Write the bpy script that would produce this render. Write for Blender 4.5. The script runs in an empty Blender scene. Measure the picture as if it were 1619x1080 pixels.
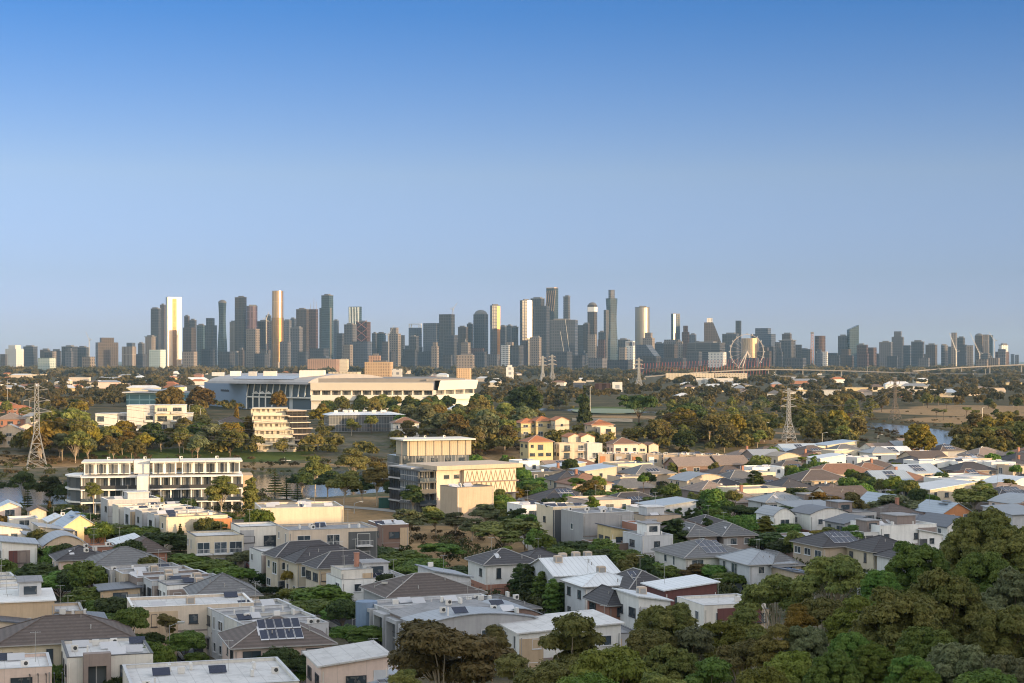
EXPOSURE, SKY_STR, SUN_STR, HAZE, HAZE_COL = .8, .15, 3.8, 2.4e-5, (.42,.7,1,1)
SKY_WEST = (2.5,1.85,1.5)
SKY_TINT = [(0,(.43,.54,1.5)),(.03,(.43,.53,1.36)),(.05,(.43,.5,1.08)),(.11,(.55,.55,.85)),(.205,(.21,.4,.78)),(.23,(.21,.4,.78)),(.36,(6.6,3.9,2.6)),(1,(6.6,3.9,2.6))]  # sky above the view is boosted several-fold to lighten the shaded houses
import bpy, math, random
import numpy as np
from mathutils import Vector, Matrix
R = math.radians
rnd = random.Random(7)
nrg = np.random.default_rng(11)
scene = bpy.context.scene
COL = scene.collection
# ------------------------------------------------------------------ camera model (photo measured at 1619 px wide)
F, CX, HY, H = 2650.0, 809.5, 570.0, 40.0
SUN_AZ, SUN_EL = R(125), R(7.0)                     # azimuth clockwise from +Y (the view direction)
SUN = Vector((math.sin(SUN_AZ)*math.cos(SUN_EL), math.cos(SUN_AZ)*math.cos(SUN_EL), math.sin(SUN_EL)))

# ------------------------------------------------------------------ terrain
CREST = [(140,-320,58),(172,-120,62),(166,10,58),(152,110,48),(160,170,41),(240,228,39),(321,276,38),(480,350,38),(800,470,40),(1200,560,40)]
RIVER = [(-700,470,50),(-400,495,48),(-250,512,46),(-155,520,45),(-90,540,46),(-40,585,34),(20,655,24),(90,704,20),(170,745,18),(222,830,15),(234,930,12),(228,1030,13),(205,1150,13),(140,1280,14),(0,1420,14)]
def seg_field(x, y, pts):
    best = np.full(np.shape(x), 1e9); val = np.zeros(np.shape(x))
    for (x0,y0,v0),(x1,y1,v1) in zip(pts[:-1], pts[1:]):
        dx, dy = x1-x0, y1-y0
        t = np.clip(((x-x0)*dx+(y-y0)*dy)/(dx*dx+dy*dy), 0, 1)
        d = np.hypot(x-(x0+t*dx), y-(y0+t*dy))
        v = v0+t*(v1-v0)
        val = np.where(d < best, v, val); best = np.minimum(best, d)
    return best, val
def hz(x, y):
    x = np.asarray(x, float); y = np.asarray(y, float)
    d, v = seg_field(x, y, CREST)
    z = v*np.exp(-(d/50.0)**2/2)
    bank = 8.0*np.exp(-((y-(800+0.25*x))/95.0)**2)*(1/(1+np.exp((x-120)/40)))
    z = z+bank
    z = z+0.7*np.sin(x*0.021+1)*np.sin(y*0.017)*np.clip((y-600)/300, 0, 1)
    dr, w = seg_field(x, y, RIVER)
    k = np.clip((dr-w)/14.0, 0, 1); k = k*k*(3-2*k)
    z = z*k - 2.2*(1-k)
    return z
def hz1(x, y): return float(hz(np.array([x]), np.array([y]))[0])
def at(px, py, dz=0.0):
    """where the sight line through photo pixel (px,py) meets the ground (+dz)"""
    z = dz
    for _ in range(12):
        Y = (H-z)*F/(py-HY); X = (px-CX)*Y/F
        z = z*0.4+0.6*(hz1(X, Y)+dz)
    Y = (H-z)*F/(py-HY); X = (px-CX)*Y/F
    return X, Y, hz1(X, Y)
def xat(px, Y): return (px-CX)*Y/F
def zat(py, Y): return H-(py-HY)*Y/F
def proj(x, y, z): return CX+F*x/y, HY-F*(z-H)/y

# ------------------------------------------------------------------ mesh builder
class MB:
    def __init__(s): s.v = []; s.f = []; s.m = []
    def add(s, vs, fs, mi=0):
        o = len(s.v); s.v += [tuple(p) for p in vs]; s.f += [tuple(i+o for i in f) for f in fs]; s.m += [mi]*len(fs)
        return s
    def box(s, x, y, z, sx, sy, sz, mi=0, rz=0):
        """centre x,y ; bottom z"""
        c, n = math.cos(rz), math.sin(rz); vs = []
        for k in (0, 1):
            for a, b in ((-1,-1),(1,-1),(1,1),(-1,1)):
                lx, ly = a*sx/2, b*sy/2
                vs.append((x+lx*c-ly*n, y+lx*n+ly*c, z+k*sz))
        return s.add(vs, [(3,2,1,0),(4,5,6,7),(0,1,5,4),(1,2,6,5),(2,3,7,6),(3,0,4,7)], mi)
    def prism(s, poly, z0, z1, mi=0, top=None):
        n = len(poly); tp = top or poly
        vs = [(p[0],p[1],z0) for p in poly]+[(p[0],p[1],z1) for p in tp]
        return s.add(vs, [tuple(range(n))[::-1], tuple(range(n,2*n))]+[(i,(i+1)%n,n+(i+1)%n,n+i) for i in range(n)], mi)
    def extr(s, prof, y0, y1, mi=0):
        """profile in x,z extruded along y"""
        n = len(prof)
        vs = [(p[0],y0,p[1]) for p in prof]+[(p[0],y1,p[1]) for p in prof]
        return s.add(vs, [tuple(range(n)), tuple(range(n,2*n))[::-1]]+[(i,n+i,n+(i+1)%n,(i+1)%n) for i in range(n)], mi)
    def bar(s, a, b, r, n=4, r2=None, mi=0):
        a, b = Vector(a), Vector(b); d = b-a
        if d.length < 1e-6: return s
        d.normalize(); u = d.orthogonal().normalized(); w = d.cross(u)
        r2 = r if r2 is None else r2; vs = []
        for p, q in ((a, r), (b, r2)):
            for i in range(n):
                t = 2*math.pi*(i+0.5)/n; vs.append(p+(u*math.cos(t)+w*math.sin(t))*q)
        return s.add(vs, [tuple(range(n))[::-1], tuple(range(n,2*n))]+[(i,(i+1)%n,n+(i+1)%n,n+i) for i in range(n)], mi)
    def path(s, pts, rs, n=6, mi=0):
        rings = []
        for i, p in enumerate(pts):
            d = (Vector(pts[min(i+1,len(pts)-1)])-Vector(pts[max(i-1,0)])).normalized()
            u = d.cross(Vector((0.31,0.95,0.07))).normalized(); w = d.cross(u)
            rings.append([Vector(p)+(u*math.cos(2*math.pi*k/n)+w*math.sin(2*math.pi*k/n))*rs[i] for k in range(n)])
        vs = [q for r in rings for q in r]; fs = []
        for i in range(len(pts)-1):
            for k in range(n): fs.append((i*n+k, i*n+(k+1)%n, (i+1)*n+(k+1)%n, (i+1)*n+k))
        fs.append(tuple(range(n))[::-1]); fs.append(tuple(range((len(pts)-1)*n, len(pts)*n)))
        return s.add(vs, fs, mi)
    def mesh(s, name, mats):
        me = bpy.data.meshes.new(name); me.from_pydata(s.v, [], s.f)
        for m in (mats if isinstance(mats, (list,tuple)) else [mats]): me.materials.append(m)
        if any(s.m): me.polygons.foreach_set('material_index', s.m)
        me.update(); return me
    def build(s, name, mats, parent=None, loc=None, smooth=False):
        me = s.mesh(name, mats)
        if smooth: me.polygons.foreach_set('use_smooth', [True]*len(me.polygons))
        return link(name, me, parent, loc)
def link(name, me, parent=None, loc=None, rz=0):
    o = bpy.data.objects.new(name, me); COL.objects.link(o)
    if parent: o.parent = parent
    if loc: o.location = loc
    if rz: o.rotation_euler = (0,0,rz)
    return o
AUTO = []          # things whose label is finished at the end: (obj, description, family, x, y, z)
LM = []            # landmarks that labels may refer to: (phrase, x, y, z, obj)
def tag(o, label=None, cat=None, group=None, kind=None):
    if label: o['label'] = label
    if cat: o['category'] = cat
    if group: o['group'] = group
    if kind: o['kind'] = kind
    return o
def root(name, loc, rz=0, cat=None, group=None, label=None):
    o = bpy.data.objects.new(name, None); COL.objects.link(o); o.empty_display_size = 0.5
    o.location = loc; o.rotation_euler = (0,0,rz)
    return tag(o, label, cat, group)
def auto(o, desc, fam, z=0.0): AUTO.append((o, desc, fam, o.location.x, o.location.y, o.location.z+z)); return o
def landmark(phrase, o, z=0.0): LM.append((phrase, o.location.x, o.location.y, o.location.z+z, o))

# ------------------------------------------------------------------ materials
def nodes(name):
    m = bpy.data.materials.new(name); m.use_nodes = True; nt = m.node_tree
    return m, nt, nt.nodes['Principled BSDF']
def N(nt, t, **k):
    n = nt.nodes.new(t)
    for a, b in k.items():
        if a in ('operation','blend_type','data_type','noise_dimensions','wave_type','bands_direction','attribute_name','attribute_type','feature','interpolation','clamp','wave_profile','vector_type'): setattr(n, a, b)
        else: n.inputs[a].default_value = b
    return n
def mixc(nt, fac, a, b, mode='MIX'):
    n = nt.nodes.new('ShaderNodeMix'); n.data_type = 'RGBA'; n.blend_type = mode
    for s, v in ((0, fac), (6, a), (7, b)):
        if hasattr(v, 'is_output') : nt.links.new(v, n.inputs[s])
        elif s == 0: n.inputs[s].default_value = v
        else: n.inputs[s].default_value = (*v, 1) if len(v) == 3 else v
    return n.outputs[2]
def math_(nt, op, a, b=None, c=None):
    n = nt.nodes.new('ShaderNodeMath'); n.operation = op
    for i, v in enumerate((a, b, c)):
        if v is None: continue
        if hasattr(v, 'is_output'): nt.links.new(v, n.inputs[i])
        else: n.inputs[i].default_value = v
    return n.outputs[0]
def lit(c, k): return tuple(max(0, min(1, x*k)) for x in c)
_M = {}
def mat(name, col, rough=.8, var=.18, scale=.35, kind='plain', metallic=0, spec=.35):
    key = name
    if key in _M: return _M[key]
    m, nt, b = nodes(name)
    tc = N(nt, 'ShaderNodeTexCoord'); gp = N(nt, 'ShaderNodeNewGeometry')
    n1 = N(nt, 'ShaderNodeTexNoise', Scale=scale, Detail=5.0, Roughness=.65); nt.links.new(gp.outputs['Position'], n1.inputs['Vector'])
    n2 = N(nt, 'ShaderNodeTexNoise', Scale=scale*9, Detail=3.0); nt.links.new(gp.outputs['Position'], n2.inputs['Vector'])
    oi = N(nt, 'ShaderNodeObjectInfo')
    v = math_(nt, 'ADD', math_(nt, 'MULTIPLY', n1.outputs[0], 1.4), math_(nt, 'MULTIPLY', n2.outputs[0], .6))
    c = mixc(nt, math_(nt, 'MULTIPLY_ADD', v, 1.0, -.5), lit(col, 1-var), lit(col, 1+var))
    hgt = n2.outputs[0]; bs = .15
    sep = N(nt, 'ShaderNodeSeparateXYZ'); nt.links.new(tc.outputs['Object'], sep.inputs[0])
    if kind == 'tile':       # courses of roof tiles with slightly different tiles
        w = N(nt, 'ShaderNodeTexWave', wave_type='BANDS', bands_direction='Z', Scale=1.1, Distortion=.4, Detail=1.0); nt.links.new(tc.outputs['Object'], w.inputs['Vector'])
        vo = N(nt, 'ShaderNodeTexVoronoi', Scale=2.4); nt.links.new(tc.outputs['Object'], vo.inputs['Vector'])
        c = mixc(nt, .35, c, mixc(nt, vo.outputs['Color'], lit(col,.6), lit(col,1.45)))
        c = mixc(nt, math_(nt, 'MULTIPLY', w.outputs[0], .5), c, lit(col,.5)); hgt = w.outputs[0]; bs = .5
    elif kind == 'rib':      # ribbed sheet metal, ribs run up the slope
        fr = math_(nt, 'FRACT', math_(nt, 'MULTIPLY', sep.outputs[0], 1.25))
        st = math_(nt, 'GREATER_THAN', fr, .86)
        sh = N(nt, 'ShaderNodeTexWhiteNoise', noise_dimensions='1D'); nt.links.new(math_(nt, 'FLOOR', math_(nt, 'MULTIPLY', sep.outputs[0], .42)), sh.inputs['W'])
        c = mixc(nt, math_(nt, 'MULTIPLY', sh.outputs[0], .4), c, lit(col, .78))
        c = mixc(nt, math_(nt, 'MULTIPLY', st, .45), c, lit(col,.5)); hgt = st; bs = .4
    elif kind == 'render':   # painted render: rain streaks under the edges and joints of its own
        stv = N(nt, 'ShaderNodeMapping'); stv.inputs['Scale'].default_value = (1.6,1.6,.12); nt.links.new(tc.outputs['Object'], stv.inputs['Vector'])
        n3 = N(nt, 'ShaderNodeTexNoise', Scale=1.0, Detail=6.0, Roughness=.7); nt.links.new(stv.outputs[0], n3.inputs['Vector'])
        k = math_(nt, 'MULTIPLY', math_(nt, 'SMOOTH_MIN', math_(nt, 'MAXIMUM', math_(nt, 'MULTIPLY_ADD', n3.outputs[0], 3.2, -1.45), 0), 1, .1), .5)
        c = mixc(nt, k, c, lit(col,.62))
        fr = math_(nt, 'FRACT', math_(nt, 'MULTIPLY', math_(nt, 'ADD', sep.outputs[0], sep.outputs[1]), .31))
        c = mixc(nt, math_(nt, 'MULTIPLY', math_(nt, 'LESS_THAN', fr, .02), .35), c, lit(col,.55))
    elif kind == 'brick':
        br = N(nt, 'ShaderNodeTexBrick', Scale=3.0); br.inputs['Color1'].default_value = (*lit(col,.8),1); br.inputs['Color2'].default_value = (*lit(col,1.2),1); br.inputs['Mortar'].default_value = (*lit(col,.7),1)
        nt.links.new(tc.outputs['Object'], br.inputs['Vector']); c = mixc(nt, .6, c, br.outputs['Color'])
    elif kind == 'flatroof': # membrane roof: ponding stains and seams
        n4 = N(nt, 'ShaderNodeTexNoise', Scale=.55, Detail=7.0, Roughness=.7); nt.links.new(gp.outputs['Position'], n4.inputs['Vector'])
        c = mixc(nt, math_(nt, 'MULTIPLY', math_(nt, 'GREATER_THAN', n4.outputs[0], .54), .4), c, lit(col,.68))
        fr = math_(nt, 'FRACT', math_(nt, 'MULTIPLY', sep.outputs[0], .55)); c = mixc(nt, math_(nt, 'MULTIPLY', math_(nt, 'LESS_THAN', fr, .05), .5), c, lit(col,.6))
    tv = math_(nt, 'MULTIPLY_ADD', oi.outputs['Random'], .24, .88)
    c = mixc(nt, 1.0, c, N(nt, 'ShaderNodeCombineColor').outputs[0], 'MULTIPLY')
    cc = c.node.inputs[7].links[0].from_node
    for i in range(3): nt.links.new(tv, cc.inputs[i])
    nt.links.new(c, b.inputs['Base Color'])
    bp = N(nt, 'ShaderNodeBump', Strength=bs, Distance=.05); nt.links.new(hgt, bp.inputs['Height']); nt.links.new(bp.outputs[0], b.inputs['Normal'])
    b.inputs['Roughness'].default_value = rough; b.inputs['Metallic'].default_value = metallic; b.inputs['Specular IOR Level'].default_value = spec
    _M[key] = m; return m
def facade(name, glass, frame, su, sz, fu=.3, fz=.3, rough=.25, frough=.7, metallic=0.0, var=.45, spec=.22, shift=0.0, grough=None):
    """windows and spandrels laid out in the building's own coordinates: cells su wide, sz high"""
    if name in _M: return _M[name]
    m, nt, b = nodes(name)
    tc = N(nt, 'ShaderNodeTexCoord'); sep = N(nt, 'ShaderNodeSeparateXYZ'); nt.links.new(tc.outputs['Object'], sep.inputs[0])
    u = math_(nt, 'MULTIPLY', math_(nt, 'ADD', math_(nt, 'ADD', sep.outputs[0], sep.outputs[1]), shift), 1/su)
    w = math_(nt, 'MULTIPLY', sep.outputs[2], 1/sz)
    fr = math_(nt, 'MAXIMUM', math_(nt, 'LESS_THAN', math_(nt, 'FRACT', u), fu), math_(nt, 'LESS_THAN', math_(nt, 'FRACT', w), fz))
    cell = N(nt, 'ShaderNodeCombineXYZ'); nt.links.new(math_(nt, 'FLOOR', u), cell.inputs[0]); nt.links.new(math_(nt, 'FLOOR', w), cell.inputs[1])
    wn = N(nt, 'ShaderNodeTexWhiteNoise', noise_dimensions='3D'); nt.links.new(cell.outputs[0], wn.inputs['Vector'])
    oi = N(nt, 'ShaderNodeObjectInfo'); nt.links.new(oi.outputs['Random'], cell.inputs[2])
    col2 = N(nt, 'ShaderNodeTexWhiteNoise', noise_dimensions='2D'); cu = N(nt, 'ShaderNodeCombineXYZ'); nt.links.new(math_(nt, 'FLOOR', math_(nt,'MULTIPLY',u,.34)), cu.inputs[0]); nt.links.new(oi.outputs['Random'], cu.inputs[1]); nt.links.new(cu.outputs[0], col2.inputs['Vector'])
    g = mixc(nt, math_(nt, 'MULTIPLY', wn.outputs[0], var), lit(glass, .75), lit(glass, 2.2))
    g = mixc(nt, math_(nt, 'MULTIPLY', col2.outputs[0], .45), g, lit(frame, .8))
    n = N(nt, 'ShaderNodeTexNoise', Scale=.02, Detail=3.0); nt.links.new(tc.outputs['Object'], n.inputs['Vector'])
    fc = mixc(nt, n.outputs[0], lit(frame,.8), lit(frame,1.2))
    c = mixc(nt, fr, g, fc)
    tv = math_(nt, 'MULTIPLY_ADD', oi.outputs['Random'], .3, .85)
    c = mixc(nt, 1.0, c, N(nt, 'ShaderNodeCombineColor').outputs[0], 'MULTIPLY'); cc = c.node.inputs[7].links[0].from_node
    for i in range(3): nt.links.new(tv, cc.inputs[i])
    nt.links.new(c, b.inputs['Base Color'])
    rr = N(nt, 'ShaderNodeMix'); rr.inputs[2].default_value = rough; rr.inputs[3].default_value = frough; nt.links.new(fr, rr.inputs[0]); nt.links.new(rr.outputs[0], b.inputs['Roughness'])
    b.inputs['Metallic'].default_value = metallic; b.inputs['Specular IOR Level'].default_value = spec
    _M[name] = m; return m
def glassmat(name, col=(.03,.04,.05), rough=.08, var=.6):
    if name in _M: return _M[name]
    m, nt, b = nodes(name)
    oi = N(nt, 'ShaderNodeObjectInfo'); gp = N(nt, 'ShaderNodeNewGeometry')
    n = N(nt, 'ShaderNodeTexNoise', Scale=1.1, Detail=2.0); nt.links.new(gp.outputs['Position'], n.inputs['Vector'])
    cur = math_(nt, 'MULTIPLY', math_(nt, 'GREATER_THAN', n.outputs[0], .56), .3)          # curtains behind some of the glass
    c = mixc(nt, math_(nt, 'MULTIPLY', oi.outputs['Random'], var), col, lit(col, 3))
    c = mixc(nt, cur, c, (.3,.29,.27)); nt.links.new(c, b.inputs['Base Color'])
    b.inputs['Roughness'].default_value = rough; b.inputs['Specular IOR Level'].default_value = .6
    _M[name] = m; return m
def leafmat(name, c0, c1, trans=.32):
    if name in _M: return _M[name]
    m, nt, b = nodes(name)
    a = N(nt, 'ShaderNodeAttribute'); a.attribute_name = 'tint'
    oi = N(nt, 'ShaderNodeObjectInfo')
    c = mixc(nt, a.outputs['Fac'], c0, c1)
    hs = N(nt, 'ShaderNodeHueSaturation'); nt.links.new(c, hs.inputs['Color'])
    nt.links.new(math_(nt, 'MULTIPLY_ADD', oi.outputs['Random'], .5, .75), hs.inputs['Value'])
    nt.links.new(math_(nt, 'MULTIPLY_ADD', oi.outputs['Random'], .045, .478), hs.inputs['Hue'])
    nt.links.new(hs.outputs[0], b.inputs['Base Color'])
    b.inputs['Roughness'].default_value = .65; b.inputs['Specular IOR Level'].default_value = .25
    tr = N(nt, 'ShaderNodeBsdfTranslucent'); nt.links.new(hs.outputs[0], tr.inputs['Color'])
    mx = N(nt, 'ShaderNodeMixShader'); mx.inputs[0].default_value = trans
    nt.links.new(b.outputs[0], mx.inputs[1]); nt.links.new(tr.outputs[0], mx.inputs[2])
    nt.links.new(mx.outputs[0], nt.nodes['Material Output'].inputs['Surface'])
    _M[name] = m; return m
# ------------------------------------------------------------------ camera, sun, sky, air
cd = bpy.data.cameras.new('camera'); cam = bpy.data.objects.new('camera', cd); COL.objects.link(cam)
cam.location = (0,0,H); cam.rotation_euler = (R(90),0,0); cd.sensor_width = 36; cd.lens = F/1619*36
cd.shift_y = (HY-540)/1619; cd.clip_start = 1; cd.clip_end = 80000
scene.camera = cam
scene.view_settings.view_transform = 'Standard'; scene.view_settings.look = 'None'
scene.view_settings.exposure = EXPOSURE; scene.view_settings.gamma = 1
w = bpy.data.worlds.new('World'); scene.world = w; w.use_nodes = True
nt = w.node_tree; bg = nt.nodes['Background']
sky = nt.nodes.new('ShaderNodeTexSky'); sky.sky_type = 'NISHITA'; sky.sun_disc = False
sky.sun_elevation = SUN_EL; sky.sun_rotation = SUN_AZ; sky.altitude = 0
sky.air_density = 1.0; sky.dust_density = .3; sky.ozone_density = 2.0
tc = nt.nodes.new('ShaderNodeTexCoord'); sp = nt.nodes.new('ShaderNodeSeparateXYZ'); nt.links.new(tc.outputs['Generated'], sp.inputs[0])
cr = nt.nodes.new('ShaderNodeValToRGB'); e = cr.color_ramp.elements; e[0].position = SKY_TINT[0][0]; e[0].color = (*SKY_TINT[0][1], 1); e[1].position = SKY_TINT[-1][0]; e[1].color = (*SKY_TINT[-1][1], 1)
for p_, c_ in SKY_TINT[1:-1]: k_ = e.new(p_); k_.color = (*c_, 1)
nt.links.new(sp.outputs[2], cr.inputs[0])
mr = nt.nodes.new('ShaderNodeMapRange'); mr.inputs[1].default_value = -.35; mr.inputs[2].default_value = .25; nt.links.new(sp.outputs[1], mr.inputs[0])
low_west = mixc(nt, mr.outputs[0], SKY_WEST, cr.outputs[0])      # sunset side, out of view, boosted to brighten walls facing the camera
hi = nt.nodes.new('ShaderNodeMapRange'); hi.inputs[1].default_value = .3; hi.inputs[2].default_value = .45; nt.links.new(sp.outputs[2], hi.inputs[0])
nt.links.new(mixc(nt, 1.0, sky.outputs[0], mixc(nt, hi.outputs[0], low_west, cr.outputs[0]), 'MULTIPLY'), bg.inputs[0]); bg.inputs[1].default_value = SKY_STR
sd = bpy.data.lights.new('sun', 'SUN'); sd.energy = SUN_STR; sd.angle = R(.5); sd.color = (1, .69, .37)
so = bpy.data.objects.new('sun', sd); COL.objects.link(so); so.rotation_euler = SUN.to_track_quat('Z', 'Y').to_euler()
scene.cycles.max_bounces = 6; scene.cycles.volume_bounces = 0; scene.cycles.transparent_max_bounces = 6
scene.cycles.use_denoising = True; scene.cycles.filter_width = 1.1
if HAZE > 0:
    hm = bpy.data.materials.new('air'); hm.use_nodes = True; t = hm.node_tree; t.nodes.remove(t.nodes['Principled BSDF'])
    pv = t.nodes.new('ShaderNodeVolumePrincipled'); pv.inputs['Color'].default_value = HAZE_COL; pv.inputs['Density'].default_value = HAZE; pv.inputs['Anisotropy'].default_value = 0
    t.links.new(pv.outputs[0], t.nodes['Material Output'].inputs['Volume'])
    hb = MB().box(0, 10200, -5, 15000, 21500, 345).build('haze', hm); tag(hb, kind='stuff')
# ------------------------------------------------------------------ ground sheet
def spread_axis(lo, hi, step, far_lo, far_hi, g=1.16):
    a = list(np.arange(lo, hi+.1, step)); s = step
    while a[-1] < far_hi: s *= g; a.append(a[-1]+s)
    s = step
    while a[0] > far_lo: s *= g; a.insert(0, a[0]-s)
    return np.array(a)
gx = spread_axis(-270, 330, 4, -7000, 7000); gy = spread_axis(150, 1320, 4.5, -480, 20400)
XX, YY = np.meshgrid(gx, gy); ZZ = hz(XX, YY)
nx, ny = len(gx), len(gy)
vs = np.stack([XX, YY, ZZ], -1).reshape(-1, 3)
idx = np.arange(nx*ny).reshape(ny, nx)
fs = np.stack([idx[:-1,:-1], idx[:-1,1:], idx[1:,1:], idx[1:,:-1]], -1).reshape(-1, 4)
me = bpy.data.meshes.new('ground'); me.from_pydata(vs.tolist(), [], fs.tolist())
def blob(px, py, rx, ry):
    X, Y, _ = at(px, py); return np.clip(1.6-((XX-X)/rx)**2-((YY-Y)/ry)**2, 0, 1)
dry = np.zeros_like(XX); grn = np.zeros_like(XX)
for a in [(560,805,34,36),(620,800,30,30),(690,850,20,26),(740,875,22,26),(850,716,40,22),(1130,692,45,22),(1500,652,52,110),(1570,646,60,100),(40,728,60,16),(240,735,60,12),(400,735,34,10),(340,722,40,14),(1185,683,30,24),(520,680,14,40),(1585,665,60,60),(1060,660,60,30)]: dry = np.maximum(dry, blob(*a))
for a in [(300,722,46,20),(255,718,30,14),(370,715,30,18),(960,650,30,70)]: grn = np.maximum(grn, blob(*a))
fard = np.clip((YY-720)/300, 0, 1)
for nm, arr in (('dry', dry), ('green', grn), ('wild', fard)):
    at_ = me.attributes.new(nm, 'FLOAT', 'POINT'); at_.data.foreach_set('value', arr.reshape(-1).astype(np.float32))
gm, nt, b = nodes('ground_cover')
gp = N(nt, 'ShaderNodeNewGeometry')
def nz(s, d=6): n = N(nt, 'ShaderNodeTexNoise', Scale=s, Detail=float(d), Roughness=.7); nt.links.new(gp.outputs['Position'], n.inputs['Vector']); return n.outputs[0]
def attr(n): a = N(nt, 'ShaderNodeAttribute'); a.attribute_name = n; return a.outputs['Fac']
def thr(x, a, b2): m = N(nt, 'ShaderNodeMapRange'); m.inputs[1].default_value = a; m.inputs[2].default_value = b2; nt.links.new(x, m.inputs[0]); return m.outputs[0]
c = mixc(nt, thr(nz(.09), .4, .62), (.055,.065,.03), (.16,.135,.09))
c = mixc(nt, thr(nz(.35), .5, .66), c, (.12,.115,.105))
c = mixc(nt, attr('wild'), c, mixc(nt, thr(nz(.03), .38, .62), (.035,.04,.018), (.11,.085,.045)))
d = mixc(nt, thr(nz(.4), .35, .7), (.34,.22,.11), (.22,.15,.075))
d = mixc(nt, thr(nz(.12), .5, .7), d, (.17,.125,.07))
c = mixc(nt, thr(math_(nt, 'ADD', attr('dry'), math_(nt, 'MULTIPLY_ADD', nz(.15), .9, -.45)), .35, .6), c, d)
g = mixc(nt, nz(.5), (.05,.085,.018), (.1,.12,.03))
c = mixc(nt, thr(math_(nt, 'ADD', attr('green'), math_(nt, 'MULTIPLY_ADD', nz(.15), .7, -.35)), .35, .6), c, g)
nt.links.new(c, b.inputs['Base Color']); b.inputs['Roughness'].default_value = .95; b.inputs['Specular IOR Level'].default_value = .1
bp = N(nt, 'ShaderNodeBump', Strength=.6, Distance=.4); nt.links.new(nz(1.2), bp.inputs['Height']); nt.links.new(bp.outputs[0], b.inputs['Normal'])
me.materials.append(gm); me.polygons.foreach_set('use_smooth', [True]*len(me.polygons))
tag(link('ground', me), kind='structure')
# ------------------------------------------------------------------ ribbons: river, streets, paths
def smooth_line(pts, step):
    P = [np.array(p, float) for p in pts]; out = []
    for i in range(len(P)-1):
        p0, p1, p2, p3 = P[max(i-1,0)], P[i], P[i+1], P[min(i+2,len(P)-1)]
        n = max(2, int(np.linalg.norm((p2-p1)[:2])/step))
        for k in range(n):
            t = k/n; out.append(.5*((2*p1)+(p2-p0)*t+(2*p0-5*p1+4*p2-p3)*t*t+(3*p1-p0-3*p2+p3)*t**3))
    out.append(P[-1]); return out
def ribbon(name, pts, width, dz, m, off=0, flat=None, kind='structure', thick=0):
    L = smooth_line([(p[0],p[1], p[2] if len(p) > 2 else width) for p in pts], 4); mb = MB(); vs = []
    for i, p in enumerate(L):
        a = L[max(i-1,0)]; q = L[min(i+1,len(L)-1)]; d = (q-a)[:2]; d = d/np.linalg.norm(d); n = np.array([-d[1], d[0]])
        wd = p[2]
        for s in (-.5, 0, .5):
            x, y = p[0]+n[0]*(off+s*wd), p[1]+n[1]*(off+s*wd)
            vs.append((x, y, (flat if flat is not None else hz1(x, y))+dz))
    fs = []
    for i in range(len(L)-1):
        for k in (0, 1): fs.append((i*3+k, (i+1)*3+k, (i+1)*3+k+1, i*3+k+1))
    mb.add(vs, [f[::-1] for f in fs]); o = mb.build(name, m, smooth=True); tag(o, kind=kind); return o
wm, nt, b = nodes('river_water')
b.inputs['Base Color'].default_value = (.035,.05,.055,1); b.inputs['Roughness'].default_value = .12; b.inputs['Specular IOR Level'].default_value = .5
gp = N(nt, 'ShaderNodeNewGeometry'); n1 = N(nt, 'ShaderNodeTexNoise', Scale=.5, Detail=4.0); nt.links.new(gp.outputs['Position'], n1.inputs['Vector'])
bp = N(nt, 'ShaderNodeBump', Strength=.12, Distance=.3); nt.links.new(n1.outputs[0], bp.inputs['Height']); nt.links.new(bp.outputs[0], b.inputs['Normal'])
ribbon('river', [(x,y,2*r+16) for x,y,r in RIVER], 0, -.75, wm, flat=0)
ASPH = mat('asphalt', (.06,.06,.065), .9, .25, .3); CONC = mat('concrete_path', (.33,.31,.28), .9, .2, .5)
def street(pxs, wd=6.5, paths=True):
    pts = [at(*p)[:2] for p in pxs]
    ribbon('street', pts, wd, .07, ASPH)
    if paths:
        for s in (-1, 1): ribbon('footpath', pts, 1.5, .2, CONC, off=s*(wd/2+1.0))
    return pts
ST1 = street([(330,1110),(268,1050),(236,1005),(190,960),(140,915),(95,885)])
ST2 = street([(660,1050),(590,1000),(505,955),(440,915),(395,885),(345,855),(300,838)])
ST3 = street([(1010,985),(930,930),(880,880),(845,838),(812,800),(792,775),(775,755)])
ST4 = street([(1330,905),(1240,870),(1150,838),(1060,812),(985,795)])
ST5 = street([(1440,820),(1360,795),(1270,770),(1170,756)])
ribbon('riverside_path', [at(*p)[:2] for p in [(430,782),(470,790),(530,800),(600,806),(660,812),(720,812)]], 5, .1, CONC)
ribbon('riverbank_path', [at(*p)[:2] for p in [(-30,741),(60,740),(150,738),(250,737)]], 3, .1, mat('gravel', (.34,.25,.16), .95, .2, .8))
sf = MB(); X0, Y0, _ = at(960, 652)
sf.prism([(X0+27*math.cos(t), Y0+60*math.sin(t)) for t in np.linspace(0, 2*math.pi, 40, endpoint=False)], 1.0, 1.3)
tag(sf.build('sports_field', mat('field_turf', (.16,.2,.14), .95, .15, .1)), kind='structure')
# far rise that closes the horizon
hb = MB(); hp = []
for i in range(61):
    x = -6500+i*216; hp.append((x, 18600+500*math.sin(i*.7), 28+14*math.sin(i*.31+1)+9*math.sin(i*.83)))
vs = []
for x, y, z in hp: vs += [(x,y-700,-1),(x,y,z),(x,y+900,-1)]
hb.add(vs, [f for i in range(60) for f in ((i*3,i*3+3,i*3+4,i*3+1),(i*3+1,i*3+4,i*3+5,i*3+2))])
tag(hb.build('far_hills', mat('far_scrub', (.06,.065,.04), .95, .3, .004), smooth=True), kind='structure')
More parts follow.
